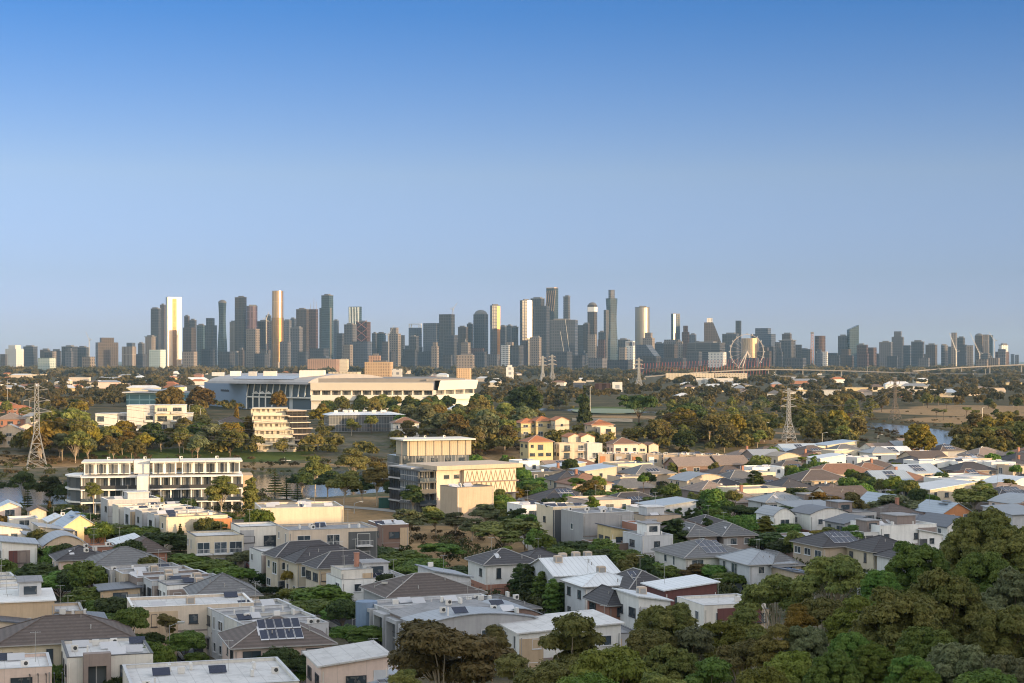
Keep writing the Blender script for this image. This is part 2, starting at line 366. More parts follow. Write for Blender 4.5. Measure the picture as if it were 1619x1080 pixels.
# ------------------------------------------------------------------ city towers, about seven kilometres off
FM = {
 'slate': facade('slate_glass', (0.023,0.030,0.043), (0.050,0.055,0.070), 9, 11, .3, .3),
 'brown': facade('brown_glass', (0.026,0.024,0.025), (0.066,0.056,0.055), 7, 10, .38, .2),
 'teal': facade('teal_glass', (0.017,0.036,0.052), (0.040,0.066,0.087), 10, 9, .2, .3, rough=.18),
 'beige': facade('beige_frames', (0.050,0.050,0.057), (0.194,0.166,0.145), 9, 9, .5, .35),
 'grey': facade('grey_panels', (0.036,0.040,0.050), (0.099,0.099,0.112), 8, 10, .45, .3),
 'dark': facade('dark_glass', (.025,.03,.04), (.055,.058,.07), 12, 12, .25, .2),
 'bluegrey': facade('blue_grey_glass', (0.033,0.046,0.073), (0.066,0.079,0.108), 11, 9, .2, .35),
 'purple': facade('plum_glass', (0.040,0.026,0.041), (0.092,0.063,0.080), 14, 30, .4, .1, rough=.15),
 'striped': facade('tan_stripes', (0.065,0.054,0.053), (0.216,0.187,0.164), 7, 60, .5, .04),
 'banded': facade('banded_offices', (0.023,0.028,0.038), (0.073,0.076,0.087), 60, 8, .05, .45),
 'white': facade('white_panels', (.2,.22,.25), (.62,.6,.57), 12, 9, .55, .5),
 'pattern': facade('dotted_panels', (.05,.05,.06), (.5,.5,.5), 6, 7, .42, .4, var=.9),
 'pale': facade('pale_green_glass', (.2,.26,.25), (.45,.5,.47), 10, 8, .4, .4),
 'redbrown': facade('red_brown_glass', (0.033,0.020,0.022), (0.066,0.043,0.042), 9, 12, .4, .3),
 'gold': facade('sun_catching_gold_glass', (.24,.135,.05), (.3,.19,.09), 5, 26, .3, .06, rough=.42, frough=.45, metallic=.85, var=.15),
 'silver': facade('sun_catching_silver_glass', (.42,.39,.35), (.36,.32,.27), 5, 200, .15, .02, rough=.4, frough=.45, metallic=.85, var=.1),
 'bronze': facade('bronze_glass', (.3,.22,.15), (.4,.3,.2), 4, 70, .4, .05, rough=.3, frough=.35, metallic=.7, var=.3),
}
PLANT = mat('plant_room', (.12,.12,.125), .8, .2, .05); ROOFD = mat('tower_roof', (.14,.14,.14), .9, .2, .05)
STEEL = mat('galvanised_steel', (.42,.41,.39), .5, .1, .3, metallic=.5); STEELD = mat('weathered_steel', (.2,.17,.14), .6, .15, .3, metallic=.3)
def ring(n, w, d, rot=0): return [(w/2*math.cos(2*math.pi*(i+.5)/n+rot), d/2*math.sin(2*math.pi*(i+.5)/n+rot)) for i in range(n)]
def rect(w, d): return [(-w/2,-d/2),(w/2,-d/2),(w/2,d/2),(-w/2,d/2)]
def oct_(w, d, c=.22): a, b, k = w/2, d/2, min(w,d)*c; return [(-a+k,-b),(a-k,-b),(a,-b+k),(a,b-k),(a-k,b),(-a+k,b),(-a,b-k),(-a,-b+k)]
def tower(x0, x1, yt, key, shape='box', crown='plant', Y=7000, desc=None, label=None, rot=None, dr=.8, cat='tower', lm=None, name='office_tower', group='towers of the city skyline'):
    dr = dr if dr != .8 or rot is not None else rnd.choice((.4,.5,.6)); rot = R(rnd.choice((-33,-30,-27)) if rot is None else rot)
    Y += rnd.uniform(-90, 90)
    X, Wp = xat((x0+x1)/2, Y), (x1-x0)*Y/F; h = zat(yt, Y)
    c, s = abs(math.cos(rot)), abs(math.sin(rot))
    if shape in ('cyl','dome'): w = d = Wp; rot = 0
    else: w = Wp/(c+dr*s); d = w*dr
    o = root(name, (X,Y,0), rot, cat, group)
    fm = FM[key]; mb = MB(); hs = h
    if crown == 'plant': hs = h-min(7, h*.08)
    if crown == 'step': hs = h*.86
    if crown == 'dome': hs = h-w*.3
    if crown == 'mast': hs = h*.93
    if crown == 'frame': hs = h-14
    if shape == 'box': mb.prism(rect(w,d), 0, hs)
    elif shape == 'oct': mb.prism(oct_(w,d), 0, hs)
    elif shape in ('cyl','dome'): mb.prism(ring(24,w,d), 0, hs)
    elif shape == 'wedge':
        mb.add([(-w/2,-d/2,0),(w/2,-d/2,0),(w/2,d/2,0),(-w/2,d/2,0),(-w/2,-d/2,h*.9),(w/2,-d/2,h),(w/2,d/2,h),(-w/2,d/2,h*.9)],[(3,2,1,0),(4,5,6,7),(0,1,5,4),(1,2,6,5),(2,3,7,6),(3,0,4,7)])
    elif shape == 'slope':
        mb.extr([(-w/2,0),(w/2,0),(w/2,h*.42),(-w/2+w*.45,h),(-w/2,h)], -d/2, d/2)
    elif shape in ('twist','curve','top'):
        n = 18; rings = []
        for i in range(n+1):
            t = i/n; sc = 1.0
            if shape == 'twist': sc = .86+.14*math.cos((t-.25)*6.3)-.06*t
            if shape == 'curve': sc = .9+.1*math.cos((t-.3)*7.5)
            if shape == 'top': sc = .72+.28*min(1, max(0,(t-.35)/.3))
            rings.append([(p[0]*sc, p[1]*sc, hs*t) for p in oct_(w,d,.25)])
        mb.add([p for r_ in rings for p in r_], [(i*8+k, i*8+(k+1)%8, (i+1)*8+(k+1)%8, (i+1)*8+k) for i in range(n) for k in range(8)]+[tuple(range(n*8,n*8+8))])
    mb.build('shaft', fm, o)
    if crown == 'plant' and h > 30:
        k = MB(); k.box(w*rnd.uniform(-.1,.1), 0, hs, w*rnd.uniform(.45,.7), d*.6, h-hs); k.build('plant_room', PLANT, o)
        if h > 90: MB().prism([(x*1.02,y*1.02) for x,y in (ring(24,w,d) if shape == 'cyl' else rect(w,d))], hs-.2, hs+2.2).build('parapet', PLANT, o)
    if crown == 'step': MB().prism(rect(w*.62,d*.7), hs-.1, h).build('upper_tier', fm, o)
    if crown == 'dome':
        k = MB(); n = 7; rs = []
        for i in range(n+1): a = i/n*math.pi/2; rs.append([(x*math.cos(a),y*math.cos(a),hs+(h-hs)*math.sin(a)) for x,y in ring(16,w*.96,d*.96)])
        k.add([p for r_ in rs for p in r_], [(i*16+j,i*16+(j+1)%16,(i+1)*16+(j+1)%16,(i+1)*16+j) for i in range(n) for j in range(16)]); k.build('domed_roof', PLANT, o)
    if crown == 'mast':
        k = MB().box(0,0,hs-.1,w*.4,d*.4,(h-hs)*.4); k.build('plant_room', PLANT, o)
        MB().bar((0,0,hs),(0,0,h+6),1.6,4,.5).build('mast', STEEL, o)
    if crown == 'frame':
        k = MB()
        for sx in (-1,1):
            for sy in (-1,1): k.box(sx*w*.45, sy*d*.45, hs-.1, w*.08, d*.08, h-hs)
        k.box(0,0,h,w,d,3); k.build('roof_frame', mat('white_frame',(.7,.7,.7)), o)
    o['h'] = h
    if label: o['label'] = label
    else: auto(o, desc or (('slim ' if Wp < 30 else 'broad ' if Wp > 62 else '')+{'slate':'slate glass','brown':'brown','teal':'teal glass','beige':'beige','grey':'grey','dark':'dark glass','bluegrey':'blue-grey glass','purple':'plum coloured','striped':'tan striped','banded':'banded grey','white':'white','pattern':'speckled','pale':'pale green','redbrown':'red-brown'}.get(key,key)+' '+({'cyl':'round ','slope':'sloping '}.get(shape,''))+('tower' if h > 95 else 'block')), 'city', h*.6)
    if lm: LM.append((lm, X, Y, h*.6, o))
    return o, w, d, h
T = tower
B7, BF, BB = 7000, 6400, 7700
# landmark towers
gt, w_, d_, h_ = T(262,287,470,'silver','box','none',BF,label='bright white and gold twin-slab tower, the most brilliant on the skyline',rot=27,dr=.5,lm='white and gold tower',name='apartment_tower')
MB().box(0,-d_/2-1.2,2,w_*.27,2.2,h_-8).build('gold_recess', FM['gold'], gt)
MB().box(0,-d_/2-2.6,h_*.58,w_*.2,.8,1.6).build('service_slot', PLANT, gt)
T(238,255,486,'slate','box','plant',B7,label='slate tower tucked behind the white and gold tower')
T(253,262,480,'brown','box','plant',BB,label='narrow brown tower showing just above the slate tower beside the gold one')
T(342,361,474,'teal','twist','dome',6700,label='teal twisting tower with a small domed top',lm='twisting teal tower')
T(371,390,468,'brown','box','plant',B7,label='tall dark brown tower with a flat top between the twisting and plum towers',lm='tall dark brown tower')
T(389,407,482,'purple','cyl','plant',6900,label='plum coloured rounded tower catching pink light',lm='plum tower')
o_,w_,d_,h_ = T(430,448,460,'bronze','cyl','none',6800,label='tall bronze cylinder with gold and dark vertical bands',lm='bronze cylinder')
MB().prism(ring(24,w_*1.07,w_*1.07), 0, h_*.66).build('lower_shaft', FM['gold'], o_)
T(468,489,487,'brown','box','plant',B7,label='dark brown slab tower next to the aerial-topped tower')
o_,w_,d_,h_ = T(487,503,489,'redbrown','box','none',7100,label='brown tower crowned with thin aerials',lm='aerial-topped tower')
for k in (-.3,.1,.4): MB().bar((w_*k,0,h_-.1),(w_*k,0,h_+(28 if k < 0 else 50 if k < .2 else 34)),1.3,4,.3).build('aerial', STEELD, o_)
o_,w_,d_,h_ = T(508,527,465,'teal','box','plant',6700,label='dark stepped tower with a sun-glinting right edge',lm='dark stepped tower')
MB().box(-w_*.62,0,0,w_*.3,d_*.9,h_*.82).build('lower_wing', FM['slate'], o_); MB().box(w_/2+.9,-d_*.2,h_*.1,1.8,d_*.35,h_*.72).build('glint_edge', FM['silver'], o_)  # silver panel added to stand for the sun's highlight on the right side
o_,w_,d_,h_ = T(551,572,485,'teal','box','none',7100,label='turquoise box tower with white wavy vertical stripes',lm='turquoise striped tower')
for k in range(7): MB().bar((-w_*.45+w_*.15*k,-d_/2-.6,h_*.55),(-w_*.42+w_*.15*k,-d_/2-.6,h_-2),1.7,4).build('white_fin', mat('pale_fin',(.6,.68,.68)), o_)
T(544,564,511,'grey','box','plant',6600,label='plain grey-brown block below the turquoise striped tower')
o_,w_,d_,h_ = T(563,586,507,'redbrown','box','plant',6650,label='dark tower wrapped in red diagonal bracing')
mb = MB()
for i in range(6):
    a, b = h_*i/6, h_*(i+1)/6
    mb.bar((-w_/2,-d_/2-.8,a),(w_/2,-d_/2-.8,b),1.2).bar((w_/2,-d_/2-.8,a),(-w_/2,-d_/2-.8,b),1.2)
mb.build('bracing', mat('red_brace',(.28,.13,.1)), o_)
T(646,667,513,'bluegrey','box','frame',7000,label='slate tower with a pale frame round its face',lm='pale-framed tower')
T(669,694,511,'bluegrey','box','none',7000,label='flat blue slab tower left of the crane tower')
ct,_,_,hct = T(694,719,497,'dark','box','none',6900,label='unfinished dark tower with a crane on its roof',lm='unfinished dark tower')
T(747,773,490,'slate','oct','dome',6900,label='broad slate tower with a rounded shoulder',lm='round-shouldered slate tower')
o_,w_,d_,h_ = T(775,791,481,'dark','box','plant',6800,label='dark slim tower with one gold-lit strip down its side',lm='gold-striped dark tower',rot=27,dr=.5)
MB().box(w_*.28,-d_/2-.8,6,w_*.36,1.6,h_-14).build('gold_glare_strip', FM['gold'], o_)  # gold panel added to stand for sun glare on the glass
o_,w_,d_,h_ = T(822,841,473,'dark','box','plant',6900,label='dark tower with a brilliantly sunlit right half',lm='half-white tower',rot=27,dr=.5)
MB().box(w_*.25,-d_/2-.8,h_*.45,w_*.5,1.6,h_*.53).build('bright_strip', FM['silver'], o_)  # bright metal panel added in place of sunlight on the right half
T(839,861,470,'dark','box','plant',7000,label='wide dark glass tower in the central cluster')
T(845,869,484,'slate','box','none',6700,label='flat-topped dark slate tower in front of the central cluster',lm='central dark slate tower')
o_,w_,d_,h_ = T(862,884,456,'teal','top','none',7050,label='teal tower flaring at the top with slanting brown stripes',lm='flared teal tower')
for k in range(5): MB().bar((-w_*.5+w_*.2*k,-d_/2-1,h_*.72),(-w_*.3+w_*.2*k,-d_/2-1,h_*.97),1.5,4).build('brown_stripe', mat('bronze_band',(.25,.18,.12)), o_)
MB().prism(oct_(w_*1.02,d_*1.02,.25), h_-.1, h_+3).build('crown_band', FM['bronze'], o_)
T(890,902,467,'grey','oct','plant',7200,label='slender ribbed grey tower with rounded corners',lm='slender ribbed tower')
o_,w_,d_,h_ = T(870,914,504,'slate','box','plant',6500,label='very wide dark office block with diagonal facade lines',lm='wide dark office block',rot=-10)
MB().bar((-w_*.1,-d_/2-.7,h_*.75),(w_*.14,-d_/2-.7,h_*.1),.9).bar((w_*.1,-d_/2-.7,h_*.98),(w_*.36,-d_/2-.7,h_*.05),.9).build('diagonal_line', mat('pale_line',(.4,.4,.38)), o_)
o_,w_,d_,h_ = T(928,945,478,'brown','oct','dome',6950,label='brown tower with a pale rounded cap',lm='pale-capped tower')
MB().prism(oct_(w_*1.05,d_*1.05), h_*.86, h_*.93).build('pale_band', mat('white_frame',(.7,.7,.7)), o_)
o_,w_,d_,h_ = T(956,978,472,'teal','curve','none',6600,label='tall wavy blue glass tower with a thin square crown',lm='wavy glass tower',rot=20)
MB().prism(oct_(w_*.5,d_*.5,.2), h_-.1, h_+34).build('crown', FM['bluegrey'], o_)
MB().box(-w_*.5,0,0,w_*.3,d_*.6,h_*.84).build('side_wing', FM['slate'], o_)
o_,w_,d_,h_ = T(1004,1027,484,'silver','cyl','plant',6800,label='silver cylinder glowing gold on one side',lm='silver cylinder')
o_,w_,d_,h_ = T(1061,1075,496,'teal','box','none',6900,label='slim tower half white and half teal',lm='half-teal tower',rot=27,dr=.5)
MB().box(-w_*.33,-d_/2-.8,4,w_*.3,1.6,h_-6).build('bright_strip', FM['silver'], o_)
o_,w_,d_,h_ = T(1112,1146,510,'brown','slope','none',6900,label='brown building sloping down to the side like a ramp',lm='ramp-shaped building',rot=-6)
MB().box(-w_*.22,0,h_-.1,w_*.28,d_*.5,18).build('roof_box', FM['white'], o_)
T(1163,1172,507,'dark','box','none',7500,label='lone slim black tower rising above the low blocks',lm='lone slim black tower')
T(1187,1226,519,'bluegrey','box','step',7100,label='broad blue glass block behind the big wheel',lm='broad blue block')
T(1340,1357,514,'teal','wedge','none',6700,label='teal blade tower with a slanting top',lm='teal blade tower',rot=8)
T(1325,1341,529,'dark','box','plant',6750,label='near-black tower leaning against the teal blade tower')
T(1410,1429,524,'grey','box','step',6700,label='grey gridded tower, the tallest of the harbour group',lm='grey gridded tower')
T(1504,1513,526,'beige','box','none',6700,label='thin tan tower standing in the harbour cluster',lm='thin tan tower')
T(1579,1594,543,'white','box','plant',6500,label='white slab tower at the end of the skyline',lm='white end tower',rot=27,dr=.5)
T(1288,1305,531,'redbrown','cyl','none',6600,label='brown rounded tower beside the thin red mast',lm='brown rounded tower')
T(1290,1309,556,'pattern','box','none',6300,label='low block speckled black and white below the brown rounded tower')
T(151,187,534,'brown','box','step',6100,label='dark brown hospital-like block with pale vertical ribs',lm='dark brown ribbed block',rot=27,dr=.5)
T(8,38,546,'white','box','step',6000,label='white stepped block at the far end of the skyline',lm='white stepped block')
# the rest of the skyline: x0, x1, top, material, shape, crown, distance
for r_ in [(36,60,546,'slate'),(63,80,551,'brown'),(80,97,552,'grey'),(60,88,566,'pale','box','none',5200),(97,123,546,'dark'),(122,142,547,'dark'),(192,216,548,'striped','box','none',6000),(200,214,542,'bluegrey','box','none',6900),(218,229,541,'grey'),(228,248,530,'beige','oct','plant',6200),(291,300,498,'brown'),(299,311,504,'dark'),(289,310,518,'brown','box','none',6300),(311,324,512,'teal'),(322,343,503,'dark','box','step'),(363,377,507,'striped'),(389,411,520,'beige','box','none',6200),(407,428,506,'redbrown'),(420,429,497,'dark','box','plant',7500),(424,436,507,'beige'),(442,460,540,'grey','box','none',6100),(448,461,505,'grey','box','plant',7400),(459,468,502,'slate','box','plant',7600),(459,479,516,'grey','box','plant',6400),(527,536,505,'bluegrey','box','plant',7700),(532,545,527,'dark','box','none'),(543,558,545,'beige','box','none',5800),(557,588,540,'bluegrey','box','none',6000),(588,596,525,'slate'),(594,610,525,'teal'),(613,634,518,'beige','box','step',6600),(604,616,540,'grey','box','none',6200),(632,640,530,'beige','box','none',7200),(647,662,530,'dark','box','plant',6500),(682,694,541,'beige','box','step',6100),(702,724,530,'slate','box','none',6300),(724,740,515,'brown'),(738,748,510,'dark'),(729,744,538,'beige','box','mast',6200),(790,801,514,'slate'),(800,811,513,'dark','box','plant',7400),(792,808,546,'pattern','box','none',5900),(808,820,515,'slate','oct'),(834,846,486,'dark','box','none',6850),(838,856,531,'beige','box','plant',6200),(800,812,541,'striped','box','none',6000),(922,932,510,'brown'),(929,943,529,'beige','box','none',6300),(913,926,514,'slate','box','none',7100),(946,957,523,'dark'),(945,957,537,'redbrown','box','none',6400),(977,996,535,'dark','box','plant',6600),(989,1004,541,'white','box','frame',6200),(979,991,549,'beige','box','none',6000),(1006,1048,545,'bluegrey','slope','none',6100),(1016,1035,526,'beige','box','step',6600),(1033,1052,541,'slate','box','plant',7000),(1050,1076,537,'grey','box','none',6400),(1068,1080,540,'beige','box','none',6250),(1078,1090,515,'redbrown','box','step',6800),(1090,1101,527,'bluegrey','box','plant',7200),(1087,1146,540,'banded','box','plant',6300),(1085,1110,556,'slate','box','none',5900),(1142,1168,526,'dark','box','plant',7200),(1145,1156,545,'slate','box','none',6500),(1120,1148,557,'white','box','none',5700),(1172,1200,535,'bronze','cyl','none',6500),(1236,1252,526,'brown','oct','plant',7000),(1231,1259,536,'dark','oct','plant',6500),(1257,1268,545,'slate','box','none',6600),(1208,1226,548,'slate','box','none',6000),(1225,1234,541,'grey','box','none',6000),(1267,1284,552,'banded','box','none',6500),(1309,1326,558,'slate','box','none',6800),(1355,1372,543,'redbrown','box','plant',6400),(1372,1391,559,'banded','box','none',6500),(1390,1411,539,'grey','box','plant',6600),(1428,1440,546,'slate','box','none',6700),(1441,1461,538,'slate','box','plant',6500),(1463,1482,543,'brown','oct','plant',6500),(1488,1499,544,'grey','cyl','plant',6700),(1496,1506,548,'bluegrey','box','none',6900),(1513,1526,532,'dark','oct','plant',6800),(1514,1529,545,'slate','box','none',6300),(1529,1539,546,'beige','box','none',6300),(1541,1555,527,'brown','oct','dome',6600),(1554,1564,529,'striped','box','none',6700),(1562,1570,530,'teal','box','none',7300),(1544,1562,568,'beige','box','none',5400),(1562,1581,566,'striped','box','none',5400),(1578,1590,552,'grey','box','none',6000),(1598,1604,560,'bluegrey','box','none',7900),(1605,1611,561,'grey','box','none',8200),(1336,1350,562,'brown','box','none',6000),(1402,1420,563,'slate','box','none',6000),(1452,1470,566,'grey','box','none',5800),(870,905,556,'slate','box','none',5600),(1010,1045,563,'dark','box','none',5500),(640,660,553,'slate','box','none',6300),(600,625,556,'dark','box','none',6300),(655,690,556,'slate','box','none',6400),(750,770,556,'slate','box','none',6000),(770,790,560,'grey','box','none',5700),(700,716,561,'dark','box','none',5900),(470,488,556,'slate','box','none',6100),(490,520,551,'slate','box','none',6500),(412,428,553,'grey','box','none',6200),(318,340,552,'slate','box','none',6300),(345,372,556,'dark','box','none',6200),(378,396,556,'slate','box','none',6500),(0,12,560,'grey','box','none',5600),(130,150,564,'beige','box','none',5000),(215,232,560,'slate','box','none',5400),(236,262,553,'pale','box','none',5500),(288,312,556,'beige','box','none',5300),(905,925,562,'slate','box','none',5500),(930,960,566,'grey','box','none',5200),(960,1000,569,'slate','box','none',5200),(1045,1085,566,'slate','box','none',5400),(1180,1200,566,'dark','box','none',5300),(1240,1275,566,'slate','box','none',5400)]:
    T(*(list(r_)+['box','plant',7000][len(r_)-4:])[:7] if len(r_) < 7 else r_)
rk = random.Random(3)
for i in range(64):
    x = rk.choice((rk.uniform(0,1619), rk.uniform(290,1230), rk.uniform(1215,1600))); wd_ = rk.uniform(9,24)
    yt_ = rk.uniform(538,564) if 290 < x < 1230 else rk.uniform(549,566)
    T(x, x+wd_, yt_, rk.choice(['slate','dark','grey','brown','bluegrey','slate','dark','beige','banded','redbrown','brown']), rk.choice(['box','box','oct']), rk.choice(['plant','none','step','none']), rk.uniform(5900,7500))
# nearer blocks of flats in front of the city: x0,x1,top,base
def slab(x0, x1, yt, yb, key, label, rot=-8, lm=None, dr=.5, crown='plant', cat='building', name='apartment_block'):
    Y = H*F/(yb-HY); o = tower(x0, x1, yt, key, 'box', crown, Y, label=label, rot=rot, dr=dr, cat=cat, name=name, group=None); 
    if 'group' in o[0]: del o[0]['group']
    if lm: LM.append((lm, o[0].location.x, o[0].location.y, o[3]*.6, o[0]))
    return o
FM['flats_brown'] = facade('flats_brick', (.09,.06,.05), (.36,.24,.18), 5.5, 3.2, .5, .35, rough=.5)
FM['flats_tan'] = facade('flats_tan_grid', (.17,.11,.07), (.55,.39,.24), 3.6, 3.2, .45, .45, rough=.5)
FM['cream'] = facade('cream_render', (.3,.25,.19), (.6,.52,.4), 6, 4, .6, .5, rough=.6)
slab(487,536,566,592,'flats_brown','long brown brick block of flats with pale stair bands',lm='brown brick flats')
slab(536,551,566,592,'cream','cream stair block joined to the brown brick flats')
slab(577,621,570,600,'flats_tan','tan block of flats with a grid of small windows',lm='tan gridded flats')
slab(583,602,559,599,'flats_brown','brown lift tower standing over the tan gridded flats')
slab(722,745,580,610,'flats_tan','tan concrete tower with deep vertical slots behind the grandstand')
slab(722,750,559,590,'beige','pale stepped flats above the slotted concrete tower')
slab(440,462,572,586,'cream','cream lit warehouse near the brown flats',crown='none'); slab(413,430,570,584,'cream','cream box beside the lit warehouse',crown='none')
slab(520,570,588,606,'cream','long cream terrace right behind the grandstand roof',crown='none'); slab(620,636,583,603,'white','small white block next to the tan flats',crown='none')
slab(45,73,592,604,'cream','pale yellow house block among the left-hand suburb trees',crown='none'); slab(150,165,576,586,'white','low white block beneath the ribbed tower',crown='none')
slab(800,812,577,604,'white','white water tank building beside the freeway',crown='step')
slab(906,925,605,622,'bluegrey','blue glass shed beside the sports ground',crown='none'); slab(1052,1130,590,602,'cream','long yellow-lit shed under the freeway',crown='none',dr=.3); slab(1130,1182,590,601,'cream','second yellow-lit shed nearer the big wheel',crown='none',dr=.3)
slab(1100,1160,598,610,'white','pale industrial shed below the freeway',crown='none',dr=.3); slab(968,984,604,621,'white','white two-bay building behind the sports ground',crown='none'); slab(940,966,606,621,'redbrown','dark columned building behind the sports ground',crown='none')
# cranes
def crane(px, yt, Y, base, label, jib=40, a=35, rz=20):
    o = root('tower_crane', (xat(px,Y),Y,base), R(rz), 'crane', 'tower cranes', label); h = zat(yt,Y)-base
    mb = MB()
    for sx in (-1,1):
        for sy in (-1,1): mb.bar((sx,sy,0),(sx,sy,h),.5,4)
    for i in range(int(h/6)): mb.bar((-1,-1,i*6),(1,-1,i*6+6),.3).bar((1,-1,i*6),(-1,-1,i*6+6),.3)
    mb.build('mast', STEEL, o)
    t = (jib*math.cos(R(a)),0,h+jib*math.sin(R(a)))
    MB().bar((0,0,h-1),t,1.1,4,.4).bar((0,0,h+8),t,.25).build('jib', STEEL, o)
    MB().bar((0,0,h),(-12,0,h+2),1.2).bar((-12,0,h+2),(0,0,h+9),.4).bar((0,0,h-.5),(0,0,h+9),.6).build('counter_jib', STEEL, o)
    MB().box(1.4,-1.6,h-3,2.4,2.2,2.8).build('cab', mat('crane_cab',(.5,.48,.42)), o)
crane(716,489,6900,hct,'luffing crane perched on the unfinished dark tower',34,55,10); crane(141,538,5900,0,'dark luffing crane beside the brown ribbed block',36,62,150); crane(614,530,6100,0,'pale crane with raised jib in front of the beige tower',44,58,20)
crane(421,505,6100,0,'thin white crane mast near the bronze cylinder',30,70,0); crane(1549,560,5900,0,'white crane rising in the harbour cluster',85,66,165); crane(1512,556,5900,0,'white crane left of the tall harbour crane',70,70,160); crane(1572,539,7000,0,'blue-grey crane at the end of the harbour cluster',46,60,170)
# thin red lattice mast
Y = 6350; o = root('lattice_mast', (xat(1284,Y),Y,0), 0, 'mast', None, 'tall thin red lattice mast with a dark head'); hm_ = zat(528,Y); mb = MB()
for sx in (-1,1):
    for sy in (-1,1): mb.bar((sx*6,sy*6,0),(sx*3.4,sy*3.4,hm_),.8)
for i in range(12): a, b = hm_*i/12, hm_*(i+1)/12; mb.bar((-5,-5,a),(5,-5,b),.6).bar((5,-5,a),(-5,-5,b),.6)
mb.build('lattice', mat('mast_red',(.36,.2,.14)), o); MB().box(0,0,hm_,10,10,7).build('head', PLANT, o); LM.append(('thin red mast', o.location.x, Y, hm_*.6, o))
# big observation wheel
Y = 5600; WX = xat(1181,Y); WR = 27*Y/F; WZ = zat(556,Y); o = root('observation_wheel', (WX,Y,0), R(8), 'ferris wheel', None, 'large white observation wheel on splayed legs'); WH = mat('wheel_white', (.4,.35,.3), .5)
mb = MB(); L = [(WR*math.cos(2*math.pi*i/40),0,WZ+WR*math.sin(2*math.pi*i/40)) for i in range(41)]
for dy in (-2.5,2.5): mb.path([(x,dy,z) for x,y,z in L], [.8]*41, 5)
mb.build('rim', WH, o); mb = MB()
for i in range(0,40,2): mb.bar((0,0,WZ),L[i],.28)
mb.build('spokes', WH, o)
for sx in (-1,1):
    for f in (.42,.75):
        MB().bar((0,-3,WZ),(sx*WR*f,-14,0),2.1,6,1.5).build('leg', WH, o)
for i in range(0,40,2): MB().box(L[i][0]*1.06,0,WZ+(L[i][2]-WZ)*1.06-2,3.2,4,4).build('cabin', mat('cabin_glass',(.3,.33,.36),.3), o)
MB().box(0,-4,0,WR*1.3,16,9).build('terminal', FM['beige'], o); LM.append(('big wheel', WX, Y, WZ, o))
# elevated freeways
CONCL = mat('sunlit_concrete', (.24,.22,.2), .85, .12, .05)
def viaduct(pxs, Y0, label, wd=14, zd=None):
    P = [(xat(px,Yv),Yv,zat(py,Yv)) for px,py,Yv in pxs]; o = root('elevated_freeway', (P[0][0],P[0][1],0), 0, 'viaduct', 'elevated freeways before the city', label); ox, oy = P[0][:2]
    L = smooth_line(P, 60); mb = MB(); vs = []
    for p in L:
        for dy, dz in ((-wd/2,-1.5),(-wd/2,1.0),(-wd/2+.4,1.0),(-wd/2+.4,0),(wd/2-.4,0),(wd/2-.4,1.0),(wd/2,1.0),(wd/2,-1.5)): vs.append((p[0]-ox,p[1]-oy+dy,p[2]+dz))
    mb.add(vs, [(i*8+k,i*8+(k+1)%8,(i+1)*8+(k+1)%8,(i+1)*8+k) for i in range(len(L)-1) for k in range(8)]); mb.build('deck', CONCL, o)
    for p in L[::1]:
        if p[2] > 3: MB().box(p[0]-ox,p[1]-oy,0,2.6,6,p[2]-1.5).build('pier', CONCL, o)
    return [(p[0],p[1],p[2]) for p in L]
V1 = viaduct([(780,600,3600),(900,602,3450),(1000,603,3400),(1020,598,3500)],0,'low straight freeway deck crossing before the wide dark office block')
V2 = viaduct([(980,600,4000),(1060,592,4000),(1140,587,4050),(1215,584,4100),(1330,586,4100),(1460,590,4050),(1640,592,3900)],0,'long curving freeway deck that rises past the big wheel')
V3 = viaduct([(1190,594,3500),(1330,596,3450),(1480,598,3400),(1640,601,3300)],0,'lower freeway deck running under the harbour towers')
V4 = viaduct([(1440,587,4300),(1520,581,4350),(1650,575,4400)],0,'sunlit ramp climbing behind the harbour cluster')
V5 = viaduct([(890,609,2900),(960,610,2850),(1035,613,2700)],0,'short pale ramp dropping towards the sports ground')
LP = []
def pole(name, X, Y, z0, h, r=.22, cat='street light', group=None, label=None, m=STEEL, arm=2.0):
    o = root(name, (X,Y,z0), 0, cat, group, label); MB().bar((0,0,-.5),(0,0,h),r,6,r*.6).build('pole', m, o)
    MB().bar((0,0,h-.2),(arm,0,h+.35),r*.5,4).box(arm+.3,0,h+.2,.9,.45,.25).build('lamp_head', m, o); return o
for L in (V1, V2, V3):
    for p in L[1:-1:2]: auto(pole('freeway_light', p[0], p[1]-7, p[2], 12, .3, 'street light', 'lamp posts along the freeways'), 'tall freeway lamp post', 'lamp', 8)
RED = mat('red_post', (.3,.07,.05), .6)
for i in range(44):
    px = 1012+i*4.7; Yv = 4230; z = zat(597-13*min(1,(px-980)/235)-1, Yv)
    o = MB().bar((0,0,0),(0,0,zat(575-9*min(1,(px-1000)/200),Yv)-0),.5,4).build('red_post', RED, None, (xat(px,Yv),Yv,0)); tag(o, 'slanting red post standing in the row beside the rising freeway', 'post', 'row of red posts along the freeway'); o.rotation_euler = (0,R(7),0)
